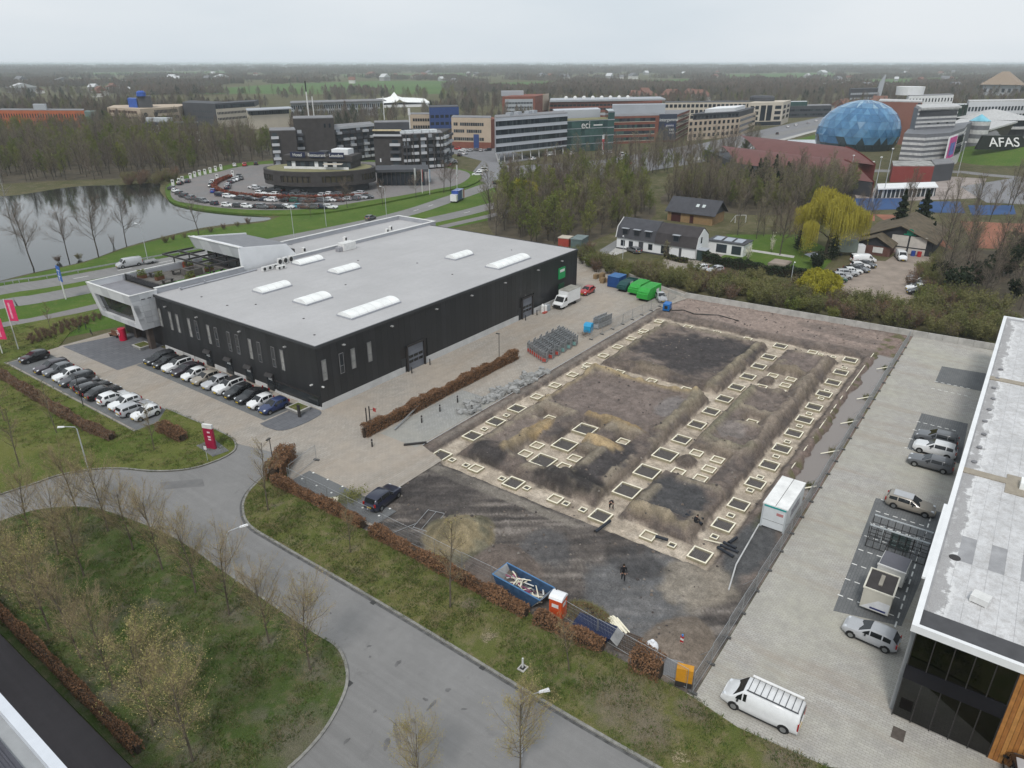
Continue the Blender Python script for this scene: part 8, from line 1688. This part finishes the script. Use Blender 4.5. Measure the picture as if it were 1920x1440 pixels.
t=thing('goal_frame','white wooden climbing frame beside the barn','climbing frame',(*at(1378,418),0),-.9);fmb=MB();[fmb.bar(p_,q_,.12)for p_,q_ in(((0,0,0),(0,0,2.2)),((3,0,0),(3,0,2.2)),((0,0,2.2),(3,0,2.2)),((0,0,2.2),(-.8,1.4,0)),((3,0,2.2),(3.8,1.4,0)))];part('frame',fmb,WHITEW,t)
for i,(u,v,c,l)in enumerate(((1060,463,'cage_red','red box with yellow lid behind the hall'),(1086,467,'sheet_grey','grey green metal shed behind the hall'))):
    t=thing('storage_box',l,'storage box',(*at(u,v),0),.2);part('box',B(-1.5-i,1.5+i,-1.4,1.4,0,2.4+.4*i),M(c)if i==0 else M('shed_grey',(.1,.14,.14),.6),t);part('lid',B(-1.6-i,1.6+i,-1.5,1.5,2.4+.4*i,2.6+.4*i),CREAM if i==0 else M('shed_roof',(.16,.2,.2),.6),t)

# ------------------------------------------------------------------ trees and shrubs one can tell apart
def pick(poly_px,n,gap,tries=60,z=0):
    """random points at least gap apart inside a surveyed outline"""
    P=pxs(poly_px);xs,ys=[p[0]for p in P],[p[1]for p in P];out=[]
    def ins(x,y):
        r=False
        for i in range(len(P)):
            (xa,ya),(xb,yb)=P[i],P[i-1]
            if(ya>y)!=(yb>y)and x<(xb-xa)*(y-ya)/(yb-ya)+xa:r=not r
        return r
    for _ in range(n*tries):
        if len(out)>=n:break
        x,y=random.uniform(min(xs),max(xs)),random.uniform(min(ys),max(ys))
        if ins(x,y)and all((x-a)**2+(y-b)**2>gap*gap for a,b in out):out.append((x,y))
    return out

isl_row=[(148,968),(203,998),(250,1033),(305,1070),(367,1113),(430,1155),(505,1207),(582,1257)]
for i,(u,v)in enumerate(isl_row):plant(youngs[i%3],*at(u,v),f'young bare street tree on the island lawn, {ORD[i]} from the left along the road kerb','tree','young trees on the island lawn',random.uniform(.92,1.05)if i!=7 else 1.03)
for i,(u,v)in enumerate([(63,1012),(110,1042),(158,1082)]):plant(youngs[(i+1)%3],*at(u,v),f'young bare tree in the island middle, {ORD[i]} from the left','tree','young trees on the island lawn',.95)
for i,(u,v,lf)in enumerate([(42,1142,0),(93,1183,1),(153,1237,0),(215,1295,0),(288,1363,1),(363,1430,1)]):plant(leafy[i%2]if lf else youngs[i%3],*at(u,v),f'{"pale budding" if lf else "brown bare"} tree near the side road hedge, {ORD[i]} from the left','tree','trees along the side road hedge',1.02)
for i,(u,v,s_,l)in enumerate(((503,958,.98,'at the yard entrance corner'),(657,1038,.62,'small one on the verge before the sand heap'),(844,1140,1.06,'in front of the sand heap'),(1067,1260,.66,'on the verge near the orange toilet'),(290,845,.72,'beside the last white hatchback'),(107,813,.8,'on the lawn behind the parked cars'),(37,877,.9,'on the lawn at the left picture edge'),(10,790,.95,'at the left edge below the pink flag'),(95,620,.6,'small one near the cycle path'))):
    plant(slims[i%2],*at(u,v),f'slim bare tree {l}','tree',None,s_)
plant(leafy[0],*at(975,1445),'pale budding tree at the bottom edge beside the street lamp','tree',None,.8);plant(leafy[1],*at(790,1490),'pale budding tree cut by the bottom picture edge','tree',None,.7)
for i,(u,v,s_)in enumerate(((63,503,1.12),(128,484,.92),(185,483,1.1),(237,460,.92))):plant(lakes[i%3],*at(u,v),f'bare tree on the near pond bank, {ORD[i]} from the left','tree','bare trees on the pond bank',s_)
plant(wide,*at(373,441),'wide spreading bare tree on the pond bank behind the roof terrace','tree',None,1.0);plant(birch,*at(15,397),'white stemmed birch at the left edge by the far pond bank','tree',None,1.0)
pol=shrub('pollard_stump',71,3.2,1.2,BROWN,BROWN,200,0,.1,8);plant(pol,*at(213,461),'short pollard stump with thin twigs on the pond bank','tree',None,1.)
for i,(u,v,s_)in enumerate(((652,393,.75),(718,386,.62),(780,372,.7),(832,362,.85),(845,360,.8),(583,408,.5))):plant(lakes[i%3],*at(u,v),f'bare tree on the grass before the hotel, {ORD[i]} from the left','tree','bare trees before the hotel',s_)
wl_=willow(81,17.5,8.5,4600);plant(wl_,*at(1548,478),'huge yellow green weeping willow behind the farm garden','tree',None,1.0)
wl2=willow(82,6.5,4.2,2000);plant(wl2,*at(1532,560),'smaller round yellow willow beside the farmyard','tree',None,1.0)
wl3=willow(83,12,5.0,1800);plant(wl3,*at(985,398),'yellow green tree in the wood right of the main road','tree',None,.95);plant(wl3,*at(1445,160),'small yellow tree far off','tree',None,.01)if 0 else None
con=[conifer(91,11,2.6),conifer(92,9,2.9)]
for i,(u,v,s_)in enumerate(((1680,448,1.15),(1725,432,1.2),(1560,488,.7),(1745,455,.6),(1495,470,.5))):plant(con[i%2],*at(u,v),f'dark conifer by the workshop and willow, {ORD[i]} largest in view','tree','dark conifers at the farm',s_)
for i,(x,y)in enumerate(pick('1400,372 1490,380 1500,362 1410,352',14,3)):plant(con[i%2],x,y,'dark conifer in the narrow row before the sports hall','tree','conifer row before the sports hall',random.uniform(.9,1.15))
WL=[('0,345 130,338 230,335 330,330 400,316 500,300 512,283 380,264 200,258 0,264',95,7.0,'bare wood tree behind the pond on the left','wood behind the pond',(0,1,3,0,4,2,1),(.85,1.15)),
      ('905,425 960,462 1060,468 1110,452 1170,428 1230,402 1200,356 1080,338 950,352 925,385',88,4.2,'slender bare tree in the wood right of the dark hall','wood right of the hall',(0,2,5,3,4,2,5,1),(.75,1.05)),
      ('1050,348 1240,330 1420,300 1410,284 1230,298 1060,322',46,6.5,'spreading bare tree in the avenue rows before the offices','avenue trees before the offices',(1,3,0),(.85,1.1)),
      ('1240,382 1390,402 1480,402 1560,392 1625,372 1560,352 1400,356 1280,350',66,5.0,'tall thin grey tree in the wood behind the barn','wood behind the barn',(1,3,1,4),(.75,1.0)),
      ('1752,470 1870,470 1925,520 1925,590 1880,600 1800,580 1760,540',20,5.0,'bare tree in the thicket right of the farmyard','thicket right of the farmyard',(1,0,3),(.7,.95)),
      ('1580,452 1650,420 1760,415 1920,425 1920,372 1790,392 1600,412',16,9,'bare tree along the sports courts','trees along the sports courts',(1,3,0),(.7,1.0))]
for poly,n,gap,lab,grp,kinds,(s0,s1)in WL:
    for i,(x,y)in enumerate(pick(poly,n,gap)):plant(woods[kinds[i%len(kinds)]],x,y,lab,'tree',grp,random.uniform(s0,s1),0)
plant(woods[5],*at(1395,488),'tree','tree')if 0 else None
for i,(x,y)in enumerate(pick('1335,445 1500,432 1575,455 1500,466 1400,452',15,4)):plant(woods[(1,3,4)[i%3]],x,y,'bare garden tree behind the farmhouse and beside the willow','tree','garden trees of the farm',random.uniform(.5,.8),0)
plant(lakes[0],*at(1462,478),'dark bare garden tree between farmhouse and willow','tree',None,.95);plant(woods[4],*at(1250,488),'greenish young tree before the farmhouse wall','tree',None,.4);plant(woods[2],*at(1720,480),'leafy tree covering the workshop corner','tree',None,.6)if 0 else None
bl=shrub('blossom_tree',72,3.2,1.3,BROWN,WLEAF,200,500,.12,7);plant(bl,*at(1402,488),'white blossoming shrub on the farm lawn','shrub',None,1.);plant(bl,*at(1446,474),'slim white blossoming tree by the garden path','shrub',None,(.6,.6,1.3))
sh=[shrub('wild_shrub',61,3.0,2.4,OLIVE,BLEAF,1500,2400,.085,14),shrub('wild_shrub',62,2.6,2.6,BROWN,BLEAF,1600,1500,.08,14),shrub('wild_shrub',63,2.2,2.2,OLIVE,GLEAF,1400,2200,.08,14),shrub('wild_shrub',64,2.6,2.2,BROWN,CLEAF2,1500,900,.075,14)]
for i,(x,y)in enumerate(pick('1088,492 1150,505 1300,522 1500,546 1700,590 1890,612 1872,648 1700,622 1500,588 1300,551 1120,512',120,2.2)):plant(sh[(0,1,0,2,1,3)[i%6]],x,y,'wild shrub in the thicket strip behind the boundary wall','shrub','thicket behind the boundary wall',random.uniform(.95,1.3),0)
for i,(x,y)in enumerate(pick('1690,540 1760,545 1880,600 1800,605 1720,590 1755,500',26,2.6)):plant(sh[i%4],x,y,'shrub in the thicket right of the farmyard','shrub','shrubs right of the farmyard',random.uniform(.9,1.5),0)
dsh=shrub('evergreen_shrub',65,4.5,2.6,OLIVE,DLEAF,300,2600,.22,10)
for i,(u,v,s_)in enumerate(((1790,560,1.3),(1840,540,1.2),(1880,520,1.5),(1905,560,.9),(1760,530,1.0),(1530,505,.8),(1905,480,1.3))):plant(dsh,*at(u,v),f'dark evergreen shrub right of the farmyard, {ORD[i]} of seven','shrub','evergreen shrubs by the farmyard',s_)
for i,(x,y)in enumerate(pick('940,470 1060,478 1110,470 1150,500 1085,482 960,468',22,2.4)):plant(sh[i%4],x,y,'low shrub along the wood edge behind the hall','shrub','shrubs behind the hall',random.uniform(.6,1.0),0)
for i,(x,y)in enumerate(pick('235,352 330,345 335,335 240,338',16,3.5)):plant(sh[(1,3)[i%2]],x,y,'brown shrub on the far pond bank','shrub','shrubs on the far pond bank',random.uniform(1.2,1.7),0)
for i,(u,v)in enumerate(((310,455),(325,450),(395,436),(420,430),(445,425),(465,420),(150,487),(110,492),(345,446))):plant(sh[(1,3)[i%2]],*at(u,v),f'twiggy shrub on the near pond bank, {ORD[i]} along it','shrub','shrubs on the near pond bank',random.uniform(.45,.7),0)
for i,(x,y)in enumerate(pick('60,648 130,622 190,600 196,590 120,608 50,635',70,.8)):plant(sh[3],x,y,'low rusty shrub in the border by the forecourt','shrub','rusty border by the forecourt',random.uniform(.22,.36),.1)

# ------------------------------------------------------------------ woodland that reads as one mass
def scatter(name,pts,protos,label,smin,smax,cat='woodland'):
    n=len(pts);me=bpy.data.meshes.new(name);me.from_pydata([(p[0],p[1],0.)for p in pts],[],[])
    sc_=me.attributes.new('sc','FLOAT','POINT');sc_.data.foreach_set('value',[random.uniform(smin,smax)*(p[2]if len(p)>2 else 1)for p in pts])
    ro=me.attributes.new('rot','FLOAT','POINT');ro.data.foreach_set('value',[random.random()*6.28 for _ in pts]);pid=me.attributes.new('pid','INT','POINT');pid.data.foreach_set('value',[random.randrange(len(protos))for _ in pts])
    col=bpy.data.collections.new(name+'_parts');[col.objects.link(o)for o in protos]
    ng=bpy.data.node_groups.new(name,'GeometryNodeTree');ng.interface.new_socket('Geometry',in_out='INPUT',socket_type='NodeSocketGeometry');ng.interface.new_socket('Geometry',in_out='OUTPUT',socket_type='NodeSocketGeometry')
    N=ng.nodes.new;gi,go=N('NodeGroupInput'),N('NodeGroupOutput');ci=N('GeometryNodeCollectionInfo');ci.inputs['Collection'].default_value=col;ci.inputs['Separate Children'].default_value=True;ci.inputs['Reset Children'].default_value=True
    ip=N('GeometryNodeInstanceOnPoints');ip.inputs['Pick Instance'].default_value=True
    def na(nm,ty):a=N('GeometryNodeInputNamedAttribute');a.data_type=ty;a.inputs['Name'].default_value=nm;return a.outputs['Attribute']
    cx=N('ShaderNodeCombineXYZ');lk=ng.links.new;lk(na('rot','FLOAT'),cx.inputs[2]);lk(gi.outputs[0],ip.inputs['Points']);lk(ci.outputs[0],ip.inputs['Instance']);lk(na('pid','INT'),ip.inputs['Instance Index']);lk(cx.outputs[0],ip.inputs['Rotation']);lk(na('sc','FLOAT'),ip.inputs['Scale']);lk(ip.outputs[0],go.inputs[0])
    o=tag(obj(name,me),label,cat,None,'stuff');m_=o.modifiers.new('scatter','NODES');m_.node_group=ng;return o

# tufts of grass over the nearer lawns
def tuft(seed,m,n=16):
    g=Grow(seed);[g.blade(Vector((q.x*.2,q.y*.2,-.02)),Vector((q.x*.34,q.y*.34,g.r.uniform(.05,.17))),.028)for q in(g.vec()for _ in range(n))];return bpy.data.objects.new('tuft_part',g.tw.mesh('tuft_part',m))
def in_poly(P,n,x0,x1,y0,y1):
    out=[];rr=random.Random(len(P))
    while len(out)<n:
        x,y=rr.uniform(x0,x1),rr.uniform(y0,y1);r=False
        if mnoise.noise(Vector((x*.35,y*.35,1.)))<rr.uniform(-.5,.35):continue
        for k in range(len(P)):
            (xa,ya),(xb,yb)=P[k],P[k-1]
            if(ya>y)!=(yb>y)and x<(xb-xa)*(y-ya)/(yb-ya)+xa:r=not r
        if r:out.append((x,y,1.))
    return out
TG=[tuft(501,twig_mat('tuft_green',(.07,.12,.025))),tuft(502,twig_mat('tuft_olive',(.12,.13,.045))),tuft(503,twig_mat('tuft_dry',(.22,.185,.105))),tuft(504,twig_mat('tuft_dark',(.04,.07,.016)))]
gt=scatter('grass_tufts',in_poly(isl_poly,6500,12,33,32,110)+in_poly(vl+vin,4500,31,43,-5,62)+in_poly(lw,3500,26,46,70,140),TG,'tufts of grass on the lawns and the verge',.8,1.5,'grass');gt.location.z=.12
jn=[joined('wood_part',g_,BARK_D,tw,lf)for g_,tw,lf in wgs]
# coarse trees and tree clumps for the distance
FARC=[twig_mat('far_brown',(.15,.122,.1),0,(.2,.16,.13)),twig_mat('far_grey',(.15,.135,.115),0,(.2,.18,.15)),twig_mat('far_olive',(.145,.145,.075),0,(.19,.19,.09)),twig_mat('far_dark',(.05,.06,.042),0,(.07,.078,.055))]
def coarse(seed,H,W,n,m,blade=.22):
    g=Grow(seed);g.wood.tube([(0,0,0),(0,0,H*.6)],.25,4,0,.08,False)
    for _ in range(n):
        t=g.r.random();z=H*(.22+.78*t);rr=W*math.sin(pi*(.12+.88*t)**.75)*g.r.random()**.5;a=g.r.random()*6.28;p=Vector((rr*cos(a),rr*sin(a),z));q=p+Vector((cos(a)*.5,sin(a)*.5,1.2))*g.r.uniform(.6,1.5);g.blade(p-(q-p),q,blade*g.r.uniform(.6,1.4))
    return g
cz=[joined('wood_part',coarse(200+i,12+i%3,3.6+.5*(i%2),260,m),BARK_D,m,None)for i,m in enumerate((FARC[0],FARC[1],FARC[0],FARC[1],FARC[2],FARC[1],FARC[3]))]
def clump(seed,ms):
    mb=MB();r_=random.Random(seed)
    for k in range(14):
        g=coarse(seed*31+k,r_.uniform(9,15),r_.uniform(3.5,6),70,None,.75);ox,oy=r_.gauss(0,13),r_.gauss(0,10);o=len(mb.v);mb.v+=[(x+ox,y+oy,z)for x,y,z in g.tw.v];mb.f+=[tuple(i+o for i in f)for f in g.tw.f];mb.m+=[r_.choice((0,0,1))]*len(g.tw.f)
    return bpy.data.objects.new('wood_part',mb.mesh('wood_part',ms))
cl=[clump(300+i,ms)for i,ms in enumerate(([FARC[0],FARC[1]],[FARC[1],FARC[0]],[FARC[1],FARC[2]],[FARC[0],FARC[3]],[FARC[0],FARC[1]]))]
FIELDS=['360,169 520,158 700,152 850,152 846,176 640,177 480,176 370,176','905,156 1045,152 1042,170 910,169','1180,152 1300,148 1310,160 1190,162','100,152 240,149 250,157 110,160','1350,140 1560,136 1570,145 1370,148','1600,150 1800,146 1810,152 1620,158','640,140 900,137 910,142 650,146','150,137 420,134 430,138 160,142']
FP=[]
for f in FIELDS:q=pxs(f);FP.append(q);sheet('meadow',q,.1,MEADOW)
NOGO=FP+[pxs(t)for t in('500,330 520,250 780,222 850,215 930,205 1060,205 1250,212 1420,205 1560,212 1600,240 1560,300 1250,330 1050,352 930,352 905,320 880,345 600,400','1560,330 1660,250 1700,226 1990,226 1990,345 1800,330','0,252 170,252 200,236 0,236','200,246 345,246 560,242 560,226 205,228','270,272 380,272 380,255 270,255','545,226 725,226 840,212 840,190 640,194','1020,216 1250,212 1250,203 1020,205','-300,560 -300,330 0,350 320,338 560,420')]
BB=[(min(p[0]for p in q),max(p[0]for p in q),min(p[1]for p in q),max(p[1]for p in q))for q in NOGO]
def nogo(x,y):
    for P,(x0,x1,y0,y1)in zip(NOGO,BB):
        if x0<=x<=x1 and y0<=y<=y1:
            r=False
            for i in range(len(P)):
                (xa,ya),(xb,yb)=P[i],P[i-1]
                if(ya>y)!=(yb>y)and x<(xb-xa)*(y-ya)/(yb-ya)+xa:r=not r
            if r:return True
    return False
def spray(n,v0,v1,thr,pw=1.0,grow=None,u0=-350,u1=2270):
    out=[]
    while len(out)<n:
        v=v0+(v1-v0)*random.random()**pw;u=random.uniform(u0,u1);x,y=at(u,v)
        if nogo(x,y):continue
        if mnoise.noise(Vector((x*.004,y*.004,3.)))+.5*mnoise.noise(Vector((x*.0013,y*.0013,9.)))<thr:continue
        out.append((x,y,grow(v)if grow else 1.))
    return out
scatter('pond_woodland',pick('0,345 130,338 330,330 500,300 512,280 380,262 330,250 190,250 0,262 -200,270 -200,350',560,2.8),jn,'dense bare wood behind the pond',.75,1.1)
scatter('hall_woodland',pick('915,418 1060,462 1170,425 1225,398 1200,360 1080,342 950,356',190,2.2)+pick('1250,380 1480,398 1600,372 1560,355 1290,352',190,2.6)+pick('1060,345 1240,328 1415,298 1230,300',40,5),jn,'undergrowth and thin trees filling the woods right of the hall',.45,.8)
for i,(x,y)in enumerate(pick('110,292 330,285 352,302 300,312 140,312',16,8)):plant(woods[5],x,y,'yellow green leafy tree standing out in the pond wood','tree','leafy trees in the pond wood',random.uniform(1.15,1.4),0)
scatter('near_far_woodland',spray(2300,172,250,-.32,.8)+pick('540,262 700,242 760,222 560,230',70,5)+pick('860,262 1010,250 1000,225 870,232',40,6),cz+jn[:2],'bare woods between the office park and the fields',.75,1.1)
scatter('far_woodland',spray(2600,136,178,-.12,.9,lambda v:1.0),cl,'bare woods and hedgerows out in the plain',.7,1.0)
scatter('horizon_woodland',spray(3400,121.2,138,-.2,.8,lambda v:1.0+(138-v)*.08),cl,'woods along the horizon',.85,1.25)
# scattered far houses and sheds
hs=[(M('far_wall_white',(.55,.54,.52),.8),M('far_roof_red',(.17,.09,.068),.9)),(M('far_wall_brick',(.22,.12,.09),.9),M('far_roof_red')),(M('far_wall_white'),M('far_roof_grey',(.16,.16,.17),.8)),(M('far_wall_grey',(.3,.3,.3),.8),M('far_roof_pale',(.5,.51,.52),.7))]
hms=[]
for wm_,rm2 in hs:hms.append((B(-6,6,-4,4,0,4.5).mesh('wall',wm_),MB().extr([(-6.4,4.4),(6.4,4.4),(0,8.5)],-4.4,4.4).mesh('roof',rm2)))
k=0
for u0,u1,v0,v1,n,kinds in((1180,1320,182,190,16,(0,1)),(1560,1660,205,220,16,(0,1)),(1480,1900,136,170,22,(2,3,0)),(380,900,140,158,18,(0,3,2)),(20,360,150,188,14,(3,2,0)),(900,1400,132,150,14,(0,2,3))):
    for i in range(n):
        u,v=random.uniform(u0,u1),random.uniform(v0,v1);x,y=at(u,v);q=hms[random.choice(kinds)];s_=random.uniform(.9,1.6)*(1.3 if v<160 else 1);t=thing('far_house','small far house or shed among the trees of the plain','house',(x,y,0),YAW+random.uniform(-1,1),'far houses in the plain');t.scale=(s_*random.choice((1,1,2.2)),s_,s_);obj('wall',q[0],t);obj('roof',q[1],t)
A,E=at(1470,204),at(1572,201)
b=Bld('slanted_tower_office','grey office with slanting white blade tower far behind the dome','office',at(1588,200));A,E=at(1590,202),at(1640,200);b.prism(quad(A,E,20),0,18,DGREY);b.grid(A,E,14,3,3,4.6,1.8,LGREY,.9,name='band');c=b.L(E);part('blade',MB().hexa([(c[0],c[1],0),(c[0]+3,c[1]-3,0),(c[0]+12,c[1]+4,0),(c[0]+9,c[1]+7,0)],[(c[0]+2,c[1],24),(c[0]+4,c[1]-2,24),(c[0]+7,c[1]-4,31),(c[0]+6,c[1]-3,31)]),LGREY,b.r)
b=Bld('thatched_tower','large brown hipped roof house rising above far trees at the right edge','house',at(1850,180));c=at(1875,178);l=b.L(c);part('wall',MB().box(l[0]-22,l[0]+22,l[1]-22,l[1]+22,0,14),LGREY,b.r);part('roof',MB().add([(l[0]-26,l[1]-26,14),(l[0]+26,l[1]-26,14),(l[0]+26,l[1]+26,14),(l[0]-26,l[1]+26,14),(l[0]-4,l[1]+4,31),(l[0]+4,l[1]-4,31)],[(0,1,5,4),(1,2,5),(2,3,4,5),(3,0,4)]),M('thatch',(.26,.2,.15),.9,.1),b.r);b.panes(V2(c)+Vector((-22,22)),V2(c)+Vector((-22,-22)),6,4,9,FG[2],.5)

# prototypes that found no place are removed
for o in list(COL.objects):
    if o.location.z<-400 and o.parent is None:
        for ch in list(o.children):bpy.data.objects.remove(ch)
        bpy.data.objects.remove(o)

# ------------------------------------------------------------------ air
hz=MB().box(-62000,62000,-62000,62000,-2,44.5);ho=tag(obj('haze',hz.mesh('haze',bpy.data.materials.new('haze_air'))),kind='stuff');hmt=ho.data.materials[0];hmt.use_nodes=True;n_=hmt.node_tree;n_.nodes.clear()
vo=n_.nodes.new('ShaderNodeVolumePrincipled');vo.inputs['Color'].default_value=(.86,.94,1,1);vo.inputs['Density'].default_value=1.25e-4;oo=n_.nodes.new('ShaderNodeOutputMaterial');n_.links.new(vo.outputs[0],oo.inputs['Volume'])
